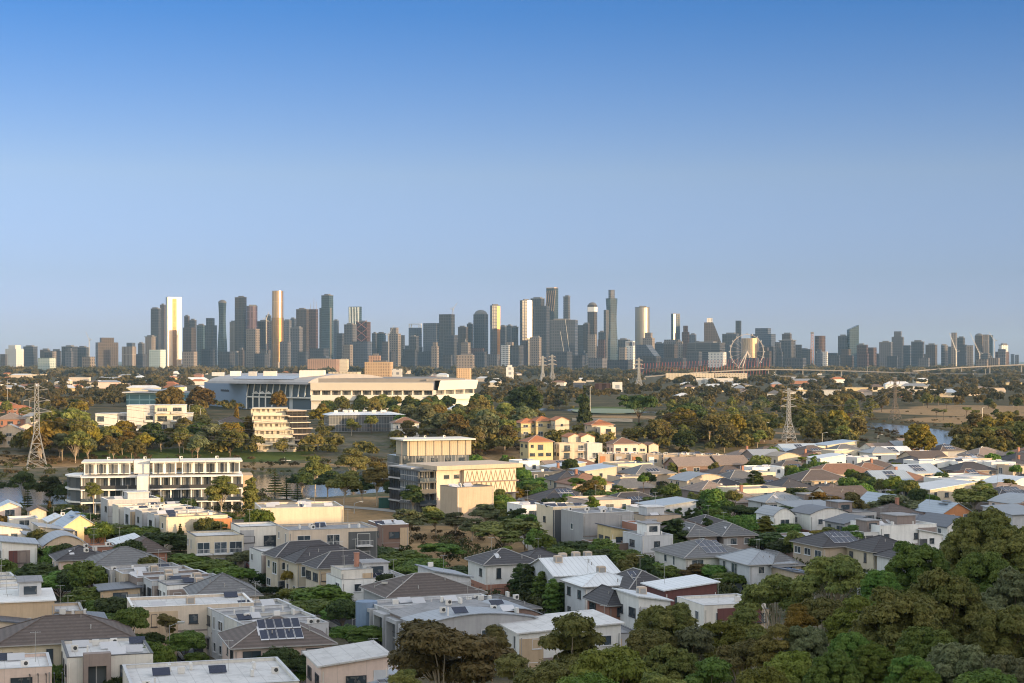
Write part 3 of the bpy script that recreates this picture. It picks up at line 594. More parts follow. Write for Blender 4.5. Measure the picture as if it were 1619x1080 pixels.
# ------------------------------------------------------------------ houses
def W_(n, c, k='render', **a): return mat('wall_'+n, c, .85, .12, .3, k, **a)
WALL = {'white': W_('white',(.72,.71,.69)), 'offwhite': W_('offwhite',(.64,.61,.56)), 'cream': W_('cream',(.6,.52,.4)), 'beige': W_('beige',(.58,.49,.4)), 'tan': W_('tan',(.5,.38,.26)), 'pink': W_('pink',(.66,.52,.45)), 'taupe': W_('taupe',(.26,.21,.19)), 'grey': W_('grey',(.38,.38,.39)), 'palegrey': W_('palegrey',(.5,.51,.53)), 'charcoal': W_('charcoal',(.09,.095,.1)), 'brick': W_('brick',(.34,.17,.12),'brick'), 'brown': W_('brown',(.24,.16,.13),'brick'), 'orange': W_('orange',(.5,.22,.1)), 'yellow': W_('yellow',(.62,.5,.28)), 'blue': W_('blue',(.2,.27,.38)), 'maroon': W_('maroon',(.14,.06,.055)), 'sand': W_('sand',(.5,.4,.3))}
ROOF = {'brown': mat('roof_tile_brown',(.12,.095,.085),.8,.15,.4,'tile'), 'grey': mat('roof_tile_grey',(.15,.15,.155),.8,.15,.4,'tile'), 'dark': mat('roof_tile_dark',(.065,.062,.068),.75,.15,.4,'tile'), 'terra': mat('roof_tile_terracotta',(.42,.16,.07),.8,.15,.4,'tile'), 'rust': mat('roof_tile_rust',(.24,.13,.085),.8,.15,.4,'tile'), 'tan': mat('roof_tile_tan',(.26,.2,.165),.8,.15,.4,'tile'),
 'mwhite': mat('roof_metal_white',(.58,.6,.62),.45,.12,.3,'rib',spec=.5), 'mgrey': mat('roof_metal_grey',(.23,.25,.28),.45,.12,.3,'rib',spec=.5), 'mblue': mat('roof_metal_blue',(.32,.38,.45),.45,.12,.3,'rib',spec=.5), 'mdark': mat('roof_metal_dark',(.085,.095,.12),.5,.12,.3,'rib',spec=.5), 'fwhite': mat('roof_flat_white',(.56,.55,.54),.8,.15,.3,'flatroof'), 'fgrey': mat('roof_flat_grey',(.27,.27,.28),.85,.2,.3,'flatroof'), 'fsand': mat('roof_flat_sand',(.4,.34,.28),.85,.2,.3,'flatroof')}
RNAME = {'brown':'brown tiled','grey':'grey tiled','dark':'charcoal tiled','terra':'terracotta tiled','rust':'rust tiled','tan':'tan tiled','mwhite':'white metal','mgrey':'grey metal','mblue':'pale blue metal','mdark':'dark metal','fwhite':'white flat','fgrey':'grey flat','fsand':'sandy flat'}
GLASS = glassmat('window_glass'); GLZ = facade('balcony_glazing',(.05,.06,.07),(.36,.36,.36),1.3,3.3,.1,.06,rough=.08,var=.7)
FRAME = mat('window_frame_white',(.6,.6,.6),.5,.08); FRAMED = mat('window_frame_dark',(.05,.05,.055),.5,.1)
SOLAR = mat('solar_cell',(.015,.02,.045),.15,.1,.5,spec=.6); SOLF = mat('solar_edge',(.5,.5,.52),.4,.05); ACM = mat('appliance_white',(.62,.6,.57),.5,.1,.6); ACD = mat('appliance_fan',(.05,.05,.05),.6,.1); COOL = mat('cooler_cream',(.52,.42,.33),.6,.12,.6); GUT = mat('gutter',(.3,.29,.28),.5,.1)
def window(parent, x, z, w, h, face, wd, dd, far, dark=False, name='window'):
    """a framed window on the wall; face: 'f' front (-y), 'l' left (-x)"""
    def B(mb, a, b, z0, z1, o0, o1, mi=0):
        if face == 'f': mb.box((a+b)/2, -dd/2-(o0+o1)/2, z0, b-a, o1-o0, z1-z0, mi)
        else: mb.box(-wd/2-(o0+o1)/2, (a+b)/2, z0, o1-o0, b-a, z1-z0, mi)
    f = MB(); t = .07
    B(f, x-w/2-.08, x+w/2+.08, z-.07, z-.002, .0, .17); B(f, x-w/2, x+w/2, z, z+t, .0, .09); B(f, x-w/2, x+w/2, z+h-t, z+h, .0, .09)
    B(f, x-w/2, x-w/2+t, z+t, z+h-t, .0, .09); B(f, x+w/2-t, x+w/2, z+t, z+h-t, .0, .09)
    n = max(1, int(w/1.0))
    for i in range(1, n): xx = x-w/2+w*i/n; B(f, xx-.03, xx+.03, z+t, z+h-t, .021, .075)
    p = f if far else MB()
    B(p, x-w/2+t, x+w/2-t, z+t, z+h-t, .0, .02, 1 if far else 0)
    fr = f.build(name, [FRAMED if dark else FRAME, GLASS], parent)
    if not far: p.build('pane', GLASS, fr)
    return fr
def slope_panel(mb, x, y0, z0, y1, z1, w, mi=0, th=.06):
    """thin slab between two heights"""
    n = Vector((0, -(z1-z0), y1-y0)).normalized()*th; vs = []
    for q in (0, 1):
        for a, y, z in ((-1,y0,z0),(1,y0,z0),(1,y1,z1),(-1,y1,z1)): vs.append((x+a*w/2, y+n.y*q, z+n.z*q))
    mb.add(vs, [(3,2,1,0),(4,5,6,7),(0,1,5,4),(1,2,6,5),(2,3,7,6),(3,0,4,7)], mi)
def aircon(parent, x, y, z, rz=0):
    mb = MB().box(0,0,.12,.95,.38,.8).box(0,0,0,.7,.3,.12)
    mb.add([(.13+.27*math.cos(t),-.195,.52+.27*math.sin(t)) for t in np.linspace(0,2*math.pi,12,endpoint=False)], [tuple(range(12))], 1)
    o = mb.build('air_conditioner', [ACM, ACD], parent, (x,y,z)); o.rotation_euler.z = rz; o.scale = (.85,.85,.85); return o
def cooler(parent, x, y, z):
    mb = MB().box(0,0,0,1.15,1.15,1.05).box(0,0,1.05,1.0,1.0,.08)
    for s in (-1, 1): mb.box(0,s*.585,.2,.85,.03,.7,1).box(s*.585,0,.2,.03,.85,.7,1)
    return mb.build('roof_cooler', [COOL, GUT], parent, (x,y,z))
HOUSE_LAST = [None]; HOUSES = []          # footprints: x, y, radius
def hipf(mb, w, d, z, rise, ov=.5, hipx=True):
    a, b = w/2+ov, d/2+ov; r = max(.3, a-b) if w >= d else 0; r2 = 0 if w >= d else max(.3, b-a)
    base = [(-a,-b,z),(a,-b,z),(a,b,z),(-a,b,z)]; low = [(x,y,z-.2) for x,y,_ in base]
    if w >= d: top = [(-r,0,z+rise),(r,0,z+rise)]; f = [(0,1,5,4),(1,2,5),(2,3,4,5),(3,0,4)]
    else: top = [(0,-r2,z+rise),(0,r2,z+rise)]; f = [(0,1,4),(1,2,5,4),(2,3,5),(3,0,4,5)]
    mb.add(base+top+low, f+[(6,7,1,0),(7,8,2,1),(8,9,3,2),(9,6,0,3),(9,8,7,6)])
def house(px, py, wpx, d, h, roof, wall, rm, rot=25, label=None, ac=0, cool=0, solar=0, storeys=None, name=None, cat='house', group=None, lm=None, win=True, gar=False, bal=False, rise=None, trim=None, second=None, desc=None, tilt=0, chim=False, clutter=0, winw=None, dark=None, skyl=0, pos=None, w=None, far=None, seed=None):
    rg = random.Random(int(px*7+py*13) if seed is None else seed)
    if pos is None:
        z0 = 0
        for _ in range(14): Y = (H-h-z0)*F/(py-HY); X = xat(px, Y); z0 = z0*.45+.55*hz1(X, Y)
        z0 = hz1(X, Y)
    else: X, Y = pos; z0 = hz1(X, Y)
    c, s = math.cos(R(rot)), abs(math.sin(R(rot)))
    if w is None: w = max(3.0, (wpx*Y/F-d*s*.55)/c)
    HOUSES.append((X, Y, math.hypot(w, d)/2, w, d, R(rot)))
    far = (Y > 330) if far is None else far
    storeys = storeys or (2 if h > 4.6 else 1)
    o = root(name or ('townhouse' if roof in ('flat','skil','curve') else 'house'), (X,Y,z0), R(rot), cat, group, label)
    wm, rmat = WALL[wall], ROOF[rm]; dk = rg.random() < .4 if dark is None else dark
    mb = MB(); roofh = 0
    if roof == 'flat':
        mb.box(0,0,-2.5,w,d,h-.45+2.5); t = .22
        mb.box(0,-d/2+t/2,h-.45,w,t,.45).box(0,d/2-t/2,h-.45,w,t,.45).box(-w/2+t/2,0,h-.45,t,d-2*t,.45).box(w/2-t/2,0,h-.45,t,d-2*t,.45)
    else: mb.box(0,0,-2.5,w,d,h+2.5)
    if roof == 'gable':     # gable ends front/back, ridge along y
        rise = rise or w*.22; mb.extr([(-w/2,h),(w/2,h),(0,h+rise)], -d/2, d/2)
    if roof == 'gablex':
        rise = rise or d*.22; mb.prism([(-w/2,-d/2),(w/2,-d/2),(w/2,d/2),(-w/2,d/2)], h, h+rise, 0, [(-w/2,-.01),(w/2,-.01),(w/2,.01),(-w/2,.01)])
    if roof == 'skil':
        tilt = tilt or w*.12; mb.extr([(-w/2,h),(w/2,h),(w/2,h+tilt)] if tilt > 0 else [(-w/2,h),(w/2,h),(-w/2,h-tilt)], -d/2, d/2)
    if roof == 'curve':
        rise = rise or w*.14; pr = [(-w/2,h)]+[(-w/2+w*i/10, h+rise*math.sin(math.pi*i/10)) for i in range(11)]+[(w/2,h)]; mb.extr(pr[::-1][1:-1], -d/2, d/2)
    mb.build('wall', wm, o)
    if trim or second:      # an upper or lower band in another finish, standing 4 cm proud of the wall
        if second: tz0, tz1 = (0, h*.46) if second[0] == 'low' else (h*.52, h-.02); MB().box(0,-.02,tz0,w+.1,d+.1,tz1-tz0).build('cladding', WALL[second[1]], o)
        if trim: MB().box(0,0,h-.02,w+.5,d+.5,.16).build('fascia', WALL[trim], o)
    rb = MB()
    def rz_(x, y):
        if roof == 'flat': return h-.33
        if roof == 'hip': return h+rise*max(0, min(1-abs(y)/(d/2+.5) if True else 1, ((w/2+.5)-abs(x))/((min(w,d))/2+.5)))
        if roof == 'gable': return h+.12+rise*(1-abs(x)/(w/2))
        if roof == 'gablex': return h+.12+rise*(1-abs(y)/(d/2))
        if roof == 'skil': return h+.16+(tilt*(x/w+.5) if tilt > 0 else -tilt*(.5-x/w))
        if roof == 'curve': return h+.14+rise*math.sin(math.pi*(x/w+.5))
    if roof == 'flat': rb.box(0,0,h-.449,w-.46,d-.46,.11)
    if roof == 'hip': rise = rise or (min(w,d)/2+.5)*.42; hipf(rb, w, d, h+.01, rise)
    if roof == 'gable':
        for sg in (-1,1):
            a = w/2+.4; zz = h-.4*rise/(w/2)
            rb.add([(sg*a,-d/2-.35,zz),(0,-d/2-.35,h+rise),(0,d/2+.35,h+rise),(sg*a,d/2+.35,zz),(sg*a,-d/2-.35,zz+.14),(0,-d/2-.35,h+rise+.14),(0,d/2+.35,h+rise+.14),(sg*a,d/2+.35,zz+.14)], [(0,1,2,3),(4,7,6,5),(0,4,5,1),(3,2,6,7),(0,3,7,4)])
    if roof == 'gablex':
        for sg in (-1,1):
            a = d/2+.4; zz = h-.4*rise/(d/2)
            rb.add([(-w/2-.35,sg*a,zz),(-w/2-.35,0,h+rise),(w/2+.35,0,h+rise),(w/2+.35,sg*a,zz),(-w/2-.35,sg*a,zz+.14),(-w/2-.35,0,h+rise+.14),(w/2+.35,0,h+rise+.14),(w/2+.35,sg*a,zz+.14)], [(0,1,2,3),(4,7,6,5),(0,4,5,1),(3,2,6,7),(0,3,7,4)])
    if roof == 'skil':
        za, zb = (h, h+tilt) if tilt > 0 else (h-tilt, h); k = .4
        rb.add([(-w/2-k,-d/2-k,za),(w/2+k,-d/2-k,zb),(w/2+k,d/2+k,zb),(-w/2-k,d/2+k,za),(-w/2-k,-d/2-k,za+.18),(w/2+k,-d/2-k,zb+.18),(w/2+k,d/2+k,zb+.18),(-w/2-k,d/2+k,za+.18)], [(3,2,1,0),(4,5,6,7),(0,1,5,4),(1,2,6,5),(2,3,7,6),(3,0,4,7)])
    if roof == 'curve':
        n = 12; up = [(-w/2-.3+(w+.6)*i/n, h+rise*math.sin(math.pi*i/n)+.12) for i in range(n+1)]; dn = [(x,z-.1) for x,z in up]
        rb.extr(up+dn[::-1], -d/2-.3, d/2+.3)
    ro = rb.build('roof', rmat, o)
    if roof == 'flat' and Y < 420:
        k = MB(); k.box(0,-d/2+.11,h+.003,w+.12,.34,.06).box(0,d/2-.11,h+.003,w+.12,.34,.06).box(-w/2+.11,0,h+.003,.34,d-.56,.06).box(w/2-.11,0,h+.003,.34,d-.56,.06)
        k.build('parapet_cap', rg.choice((GUT,WALL['palegrey'],FRAMED,WALL['white'])), o)
    if Y < 470:
        k = MB()
        for sx in (-1, 1): k.box(sx*(w/2-.25),-d/2-.06,-.5,.09,.1,h-.1 if roof == 'flat' else h)
        k.build('downpipe', GUT if rg.random() < .6 else WALL['offwhite'], o)
        if rg.random() < .6:
            x, y = rg.uniform(-.3,.3)*w, rg.uniform(-.1,.3)*d; zb = h-.4; hh = 2.3+(rise or 1.2); k = MB().bar((x,y,zb),(x,y,zb+hh),.03,4)
            for q in range(5): k.bar((x-.5+.06*q,y,zb+hh-.1-.0*q),(x-.5+.06*q,y,zb+hh-.1),.02)
            k.bar((x-.6,y,zb+hh-.1),(x+.6,y,zb+hh-.1),.02)
            for q in range(5): k.bar((x-.5+.25*q,y-.3,zb+hh-.1),(x-.5+.25*q,y+.3,zb+hh-.1),.015)
            k.build('antenna', STEEL, o)
        if roof in ('hip','gablex'):
            for q in range(rg.randint(1,3)):
                x, f0 = rg.uniform(-.3,.3)*w, rg.uniform(.2,.7); k = MB().bar((x,-(d/2+.4)*(1-f0),h+rise*f0-.1),(x,-(d/2+.4)*(1-f0),h+rise*f0+.55),.08,6); k.build('roof_vent', GUT, o)
    if roof in ('hip','gable','gablex') and not far or roof == 'hip':    # ridge capping and gutter
        g = MB()
        if roof == 'hip':
            a, b = w/2+.5, d/2+.5; r = max(.3,a-b) if w >= d else 0; r2 = 0 if w >= d else max(.3,b-a)
            for sx in (-1,1):
                for sy in (-1,1): g.bar((sx*a,sy*b,h+.03),((sx*r) if w >= d else 0,(sy*r2) if w < d else 0,h+rise+.03),.09,4)
            g.bar((-r,-r2,h+rise+.03),(r,r2,h+rise+.03),.1,4).build('ridge_capping', rmat if rg.random() < .6 else GUT, o)
            g = MB(); g.box(0,-b-.06,h-.14,2*a+.2,.12,.13).box(-a-.06,0,h-.14,.12,2*b,.13).build('gutter', GUT, o)
    if roof == 'flat' and Y < 430 and clutter < 8 and win and wpx < 145 and min(w, d) > 6.5 and rg.random() < .5:
        ux, uy, uw, ud, uh = rg.uniform(-.2,.2)*w, d*.12, w*rg.uniform(.32,.5), d*.5, rg.uniform(1.5,2.5); um = WALL[rg.choice(('white','offwhite','palegrey',wall,'taupe'))]
        k = MB().box(ux,uy,h-.34,uw,ud,uh).build('upper_box', um, o); MB().box(ux,uy,h-.34+uh,uw+.5,ud+.5,.18).build('upper_roof', ROOF[rg.choice(('fwhite','fgrey','mgrey'))], o)
        if uh > 2: MB().box(ux,uy-ud/2-.03,h+.35,uw*.6,.06,1.1).build('clerestory_window', GLASS, o)
    if Y < 430 and win:
        xd = w*.12 if gar else w*.05
        MB().box(xd,-d/2-.75,2.45,2.4,1.5,.16).box(xd-1.1,-d/2-1.4,-.5,.1,.1,2.95).box(xd+1.1,-d/2-1.4,-.5,.1,.1,2.95).build('entry_canopy', GUT if rg.random() < .5 else WALL['offwhite'], o)
        if roof == 'flat' and rg.random() < .7: MB().box(0,-d/2-.03,h*.5-.1,w+.06,.06,.2).build('string_course', GUT if rg.random() < .4 else WALL['taupe'], o)
        if rg.random() < .4:
            cw = w*rg.uniform(.22,.38); cx = rg.choice((-1,1))*(w-cw)/2; MB().box(cx,-d/2-.04,.1,cw,.08,h-.75).build('cladding_panel', WALL[rg.choice(('taupe','charcoal','palegrey','tan','grey'))], o)
    for i in range(ac):
        x, y = rg.uniform(-.4,.4)*w, rg.uniform(-.3,.35)*d; aircon(o, x, y, rz_(x,y)-.03, rg.choice((0,-.3,1.57,3.14,1.4)))
    for i in range(cool):
        x, y = (-.38+.76*(i+.5)/cool)*w, rg.uniform(-.15,.25)*d; cooler(o, x, y, rz_(x,y)-.12)
    for i in range(clutter):
        x, y = rg.uniform(-.42,.42)*w, rg.uniform(-.38,.38)*d; k = MB(); z = rz_(x,y)
        q = rg.random()
        if q < .45: slope_panel(k, x, y-.6, z+.1, y+.6, z+.7, 1.9); k.box(x,y+.5,z-.02,.06,.06,.6); k.build('solar_collector', SOLF if q < .25 else SOLAR, o)
        elif q < .75: aircon(o, x, y, z-.02, rg.choice((0,1.57,3.0,.2)))
        else: k.bar((x,y,z-.05),(x,y,z+rg.uniform(.5,1.1)),.11,6).build('roof_vent', ACM, o)
    if solar:
        n = min(solar, 12)
        cols = (n+1)//2 if n > 5 else n
        for i in range(n):
            cx_, row = i % cols, i//cols
            x = (cx_-(cols-1)/2)*1.06+rg.choice((0,.0))
            k = MB()
            if roof in ('hip','gablex'):
                f0 = .18+row*.36; y0 = -(d/2+.4)*(1-f0); y1 = -(d/2+.4)*(1-f0-.33); z0_, z1_ = h+rise*f0+.12, h+rise*(f0+.33)+.12
            else: y0 = -d*.3+row*1.75; y1 = y0+1.65; z0_ = rz_(x, y0)+.15; z1_ = z0_+(.5 if roof == 'flat' else .02)
            slope_panel(k, x, y0, z0_, y1, z1_, 1.0, 1, .04); slope_panel(k, x, y0+.06, z0_+.045, y1-.06, z1_+.045, .9, 0, .02)
            k.build('solar_panel', [SOLAR, SOLF], o)
    for i in range(skyl):
        x = -w*.2+i*w*.35; k = MB(); f0 = .35
        slope_panel(k, x, -(d/2+.4)*(1-f0), (h+rise*f0 if rise else h)+.08, -(d/2+.4)*(1-f0-.3), (h+rise*(f0+.3) if rise else h)+.08, .8); k.build('skylight', SOLF, o)
    if chim: k = MB().box(w*.2,d*.12,h,.7,.7,(rise or 1)+1.1).box(w*.2,d*.12,h+(rise or 1)+1.1,.82,.82,.12); k.build('chimney', WALL['brick'], ro)
    if win:
        fh = h/storeys
        for face, L in (('f', w), ('l', d)):
            if face == 'l' and px < 250 and pos is None and Y < 300: pass
            n = max(1, int(L/(winw or 3.4)))
            if far: n = min(n, 4)
            for st in range(storeys):
                if st == 0 and storeys > 1 and far and rg.random() < .35: continue
                for i in range(n):
                    if rg.random() < (.12 if face == 'f' else .3): continue
                    x = -L/2+L*(i+.5)/n+rg.uniform(-.2,.2); sty = rg.random()
                    ww, wh, zz = (1.2,1.25,.95) if sty < .4 else (2.2,1.3,.9) if sty < .7 else (.8,1.7,.7) if sty < .85 else (2.3,2.05,.12)
                    ww = min(ww, L/n*.8)
                    if bal and st >= 1 and face == 'f' and (i == n//2 or bal == 'all'):
                        ww, wh, zz = 2.4, 2.1, .12; b = MB(); bx = max(-w/2+1.5, min(w/2-1.5, x))
                        b.box(bx,-d/2-.65,st*fh-.1,3.0,1.3,.16); 
                        for q in range(13): b.box(bx-1.44+q*.24,-d/2-1.25,st*fh+.06,.03,.03,.95)
                        b.box(bx,-d/2-1.25,st*fh+1.0,2.95,.06,.06).build('balcony', FRAMED if dk else FRAME, o); x = bx
                    if zz+wh > fh-.15: wh = fh-.2-zz
                    if gar and st == 0 and face == 'f' and i == 0: continue
                    window(o, x, st*fh+zz, ww, wh, face, w, d, far, dk)
        if gar:
            x = -w/2+min(2.0, w*.3); g = MB().box(x,-d/2-.02,.0,min(2.7,w*.45),.05,2.2)
            for q in range(4): g.box(x,-d/2-.05,.12+q*.53,min(2.5,w*.42),.02,.42)
            g.build('garage_door', GUT if dk else WALL['offwhite'], o)
        k = MB().box(w*.12 if gar else w*.05,-d/2-.03,0,.95,.07,2.1); k.build('front_door', FRAMED, o)
    HOUSE_LAST[0] = o
    if lm: LM.append((lm, X, Y, z0+h, o))
    if not label: auto(o, desc or f"{'single-storey' if storeys == 1 else 'two-storey'} {wall} {name or 'house'} with {RNAME[rm]} roof".replace('_',' '), 'house', h)
    return o, w, d, h
HH = house
def extra(h, fn, name, m):
    mb = MB(); fn(mb, h[1], h[2], h[3]); return mb.build(name, m, h[0])
# ---- near, lower left
a = HH(34,1045,104,9,6.4,'flat','pink','fwhite',18,'pink rendered townhouse with black slatted fins, cut by the bottom corner',clutter=3,seed=3,winw=4,dark=True,lm='pink finned townhouse')
def fins(mb, w, d, h):
    for i in range(5): x = w*.12+i*.85; mb.box(x,-d/2-.75,.2,.1,.1,h-.9).box(x,-d/2-.38,h-.8,.1,.84,.12)
extra(a, fins, 'slatted_fin', FRAMED)
a = HH(168,1023,150,12,6.6,'flat','offwhite','fwhite',18,'white townhouse pair with a tall taupe portal over a glazed stair',ac=3,clutter=6,seed=5,bal=True,dark=True,lm='taupe portal townhouse')
def portal(mb, w, d, h): x = -w*.16; mb.box(x-1.25,-d/2-.6,-2,.5,1.3,h+2.5).box(x+1.25,-d/2-.6,-2,.5,1.3,h+2.5).box(x,-d/2-.6,h-.9,2.0,1.3,1.4)
extra(a, portal, 'portal', WALL['taupe']); extra(a, lambda mb,w,d,h: mb.box(-w*.16,-d/2-.1,0,2.0,.16,h-.95), 'stair_glazing', GLZ)
HH(102,1004,215,11,6.2,'hip','cream','brown',18,'long brown tiled house behind the taupe portal townhouse',rise=2.4,seed=8,lm='long brown tiled roof',name='house')
HH(128,982,92,11,6.0,'skil','beige','mdark',18,'blue-grey metal roofed house carrying two boxy coolers',tilt=-.7,ac=3,seed=2,name='house')
HH(30,980,88,12,6.0,'skil','beige','mdark',18,'blue-grey metal roof cut by the picture edge beside the long brown roof',tilt=-.9,skyl=0,seed=2,name='house')
HH(38,942,106,12,8.6,'flat','tan','fwhite',18,'tall plain tan block with one narrow white door panel',seed=6,winw=7,lm='tall tan block',trim='white')
HH(106,960,58,8,7.0,'flat','sand','fwhite',18,'low tan annexe with a glass roof balustrade beside the tall tan block',seed=4,winw=9)
for i,(x,y) in enumerate([(20,934),(12,927),(6,920),(0,914),(-8,909)]): auto(HH(x,y,60,5.2,6.3,'flat','offwhite','fwhite',24,'',seed=20+i,group='white stepped terrace at the picture edge',win=i == 0)[0], 'white terrace house with stepped parapet', 'house', 6)
HH(186,929,70,7,5.0,'skil','tan','mdark',20,'small tan box house with a thin dark roof',tilt=.3,seed=3,winw=9,lm='small tan box house')
for i,(x,y) in enumerate([(312,919),(289,913),(266,907),(244,901),(224,896)]): auto(HH(x,y,116,5.9,6.6,'flat',('white','palegrey','taupe','beige','grey')[i],'fgrey',26,'',cool=(1,2,1,1,0)[i],ac=1,clutter=2,seed=30+i,winw=2.6,far=False,group='grey flat-roofed terrace with boxy coolers',name='townhouse')[0], ('white','pale grey','taupe','beige','mid grey')[i]+' townhouse of the grey-roofed terrace', 'house', 6)
a = HH(300,949,196,10,6.8,'flat','beige','fwhite',17,'large beige two-storey building with a pale flat roof and corner window',cool=1,clutter=2,seed=9,winw=4.5,far=False,lm='large beige building',dark=True)
HH(352,935,112,10,6.4,'hip','beige','grey',17,'plain grey hip roof rising behind the large beige building',rise=2.6,seed=1,win=False,name='house',lm='plain grey hip roof')
for i,(x,y) in enumerate([(447,984),(427,974),(407,964),(388,955)]): auto(HH(x,y,132,5.8,6.4,'flat',('palegrey','offwhite','palegrey','offwhite')[i],'fgrey',26,'',ac=2,clutter=3,seed=40+i,winw=2.6,far=False,group='white stepped terrace with air conditioners',name='townhouse')[0], 'white townhouse of the stepped terrace', 'house', 6)
HH(437,1009,168,11,5.4,'hip','pink','brown',17,'brown tiled house with ten dark solar panels and a skylight',rise=2.7,solar=10,skyl=1,seed=12,dark=True,lm='solar-panelled brown roof')
HH(330,1064,275,15,6.0,'flat','offwhite','fwhite',17,'pale metal-sheeted flat roof filling the bottom edge',ac=3,clutter=7,seed=14,win=False,lm='pale sheeted flat roof')
a = HH(548,1041,122,9,6.6,'skil','pink','fwhite',17,'pink house with a thin tilted white roof slab and tall window',tilt=.9,seed=6,winw=4,name='house',lm='pink tilted-roof house',dark=True); HH(606,1056,70,9,5.2,'flat','pink','fwhite',17,'lower pink wing with a white roof beside the tilted slab',seed=2,winw=5)
HH(608,1082,60,7,4.4,'skil','palegrey','mblue',17,'pale blue metal lean-to below the lower pink wing',tilt=.8,solar=2,seed=3,name='shed')
# ---- near centre
HH(668,932,170,12,6.2,'hip','grey','brown',22,'wide brown hip roof above the curved grey townhouses',rise=2.4,seed=2,win=False,lm='wide brown hip roof',name='house')
for i,(x,y,rf,wl,rm) in enumerate([(742,978,'curve','grey','mgrey'),(722,967,'curve','taupe','fgrey'),(702,957,'flat','grey','fgrey'),(682,949,'flat','palegrey','fgrey')]): 
    b_ = HH(x,y,196,6.0,6.5,rf,wl,rm,24,['curved grey roof townhouse with white wall units, nearest of its terrace','curved taupe townhouse second in the grey terrace','grey townhouse with deep square balcony frame','grey townhouse next to the blue rounded corner bay'][i],ac=2,clutter=3,seed=50+i,winw=2.4,far=False,rise=1.0,name='townhouse',group='grey townhouse terrace with framed balconies')
    extra(b_, lambda mb,w,d,h: mb.box(-w/2-.5,-d*.32,0,1,.3,h-.4).box(-w/2-.5,d*.32,0,1,.3,h-.4).box(-w/2-.5,0,h-.9,1,d*.64-.3,.5), 'balcony_frame', WALL['grey']); extra(b_, lambda mb,w,d,h: mb.box(-w/2-.06,0,.2,.1,d*.58,h-1.2), 'balcony_glazing', GLZ)
    if i == 3: extra(b_, lambda mb,w,d,h: mb.prism([(-w/2-.6+1.5*math.cos(t),d*.1+1.5*math.sin(t)) for t in np.linspace(0,2*math.pi,16,endpoint=False)],-1,h+.35), 'corner_bay', WALL['blue'])
HH(790,956,100,9,6.0,'hip','grey','grey',22,'grey hip roof with white fan units at the end of the framed terrace',ac=4,seed=4,rise=1.3,name='house')
HH(702,910,72,8,6.4,'skil','palegrey','mgrey',22,'pale grey skillion roof tucked behind the wide brown roof',tilt=-1.3,ac=1,seed=3,name='house')
for i,(x,y) in enumerate([(545,892),(512,883),(482,875)]):
    b_ = HH(x,y,112,6.4,6.3,'hip','cream','dark',26,'',rise=2.2,seed=60+i,winw=2.2,far=False,name='townhouse',group='cream townhouses under dark tiled roofs'); auto(b_[0], 'cream townhouse under dark tiled roof', 'house', 6)
LM.append(('dark-roofed cream terrace', b_[0].location.x, b_[0].location.y, 6, b_[0]))
HH(580,909,118,9,5.8,'flat','white','fgrey',22,'white flat-roofed house with solar panels on its upper box',solar=4,seed=6,clutter=2,winw=4); HH(556,897,60,6,7.2,'flat','offwhite','fwhite',22,'small white upper box with a chimney beside the dark tiled terrace',seed=2,chim=True,winw=4)
HH(422,868,50,8,6.2,'flat','white','fwhite',24,'white house with open scaffold-like stair frame',seed=5,winw=3)
a = HH(516,832,150,11,9.6,'flat','beige','fgrey',20,'three-storey beige flats with tall white balcony doors',ac=4,clutter=4,storeys=3,seed=15,bal='all',winw=4.6,far=False,name='apartment_block',cat='building',lm='three-storey beige flats')
HH(472,798,138,14,8.2,'flat','cream','fsand',14,'long cream building with a roof crowded by air units',clutter=12,seed=7,win=False,name='apartment_block',cat='building',lm='long cream building')
HH(614,826,56,10,7.2,'flat','brown','fgrey',20,'brown brick box building with a white double window',clutter=4,seed=8,winw=4.5,lm='brown brick box')
HH(404,829,74,9,8.0,'flat','offwhite','fwhite',20,'white cubic house with a dark ribbon window, blank upper wall',seed=16,second=('low','palegrey'),winw=3,bal=True,far=False,dark=True,lm='white cubic house'); HH(340,843,86,10,6.8,'flat','cream','fwhite',20,'cream cubic house with a white framed front bay',seed=17,winw=3,bal='all',far=False,lm='cream cubic house')
HH(350,826,90,9,5.0,'flat','taupe','fsand',14,'low brown parapet wall building behind the cream cubic house',seed=2,winw=7)
HH(795,886,98,9,6.2,'hip','white','dark',20,'white house with a charcoal hip roof above brick footing',rise=2.0,skyl=1,seed=18,second=('low','brick'),lm='white house with brick footing',name='house'); HH(852,885,96,9,6.0,'hip','white','dark',20,'second charcoal roofed white house beside the brick-footed one',rise=1.8,seed=19,name='house')
# ---- left middle
for i,(x,y) in enumerate([(306,814),(287,810),(268,805),(250,801),(232,797)]):
    b_ = HH(x,y,98,5.6,7.2,'flat',('cream','palegrey','grey','palegrey','offwhite')[i],'fsand',27,'',clutter=4,seed=70+i,winw=4,bal='all',far=False,group='sunlit terrace before the riverside apartments',name='townhouse'); auto(b_[0], ('cream','pale grey','dark grey','light grey','off-white')[i]+' townhouse of the sunlit terrace', 'house', 7)
    if i == 0: LM.append(('sunlit terrace', b_[0].location.x, b_[0].location.y, 7, b_[0]))
HH(206,787,88,9,7.6,'flat','grey','fsand',24,'grey framed townhouse nearest the riverside apartments',clutter=3,seed=76,far=False); HH(346,818,40,6,6.6,'flat','orange','fsand',20,'orange end wall of the sunlit terrace',seed=2,win=False)
HH(120,831,72,11,5.6,'gable','yellow','mblue',24,'golden gabled house with solar panels catching the sun',solar=6,rise=2.6,seed=21,name='house',lm='golden gabled house'); HH(150,836,24,7,6.6,'flat','orange','fsand',24,'narrow orange-gold box beside the golden gable',seed=2,win=False); HH(84,838,62,9,5.4,'skil','cream','mgrey',24,'cream skillion house sloping towards the golden gable',tilt=-1.2,seed=3,winw=6,name='house')
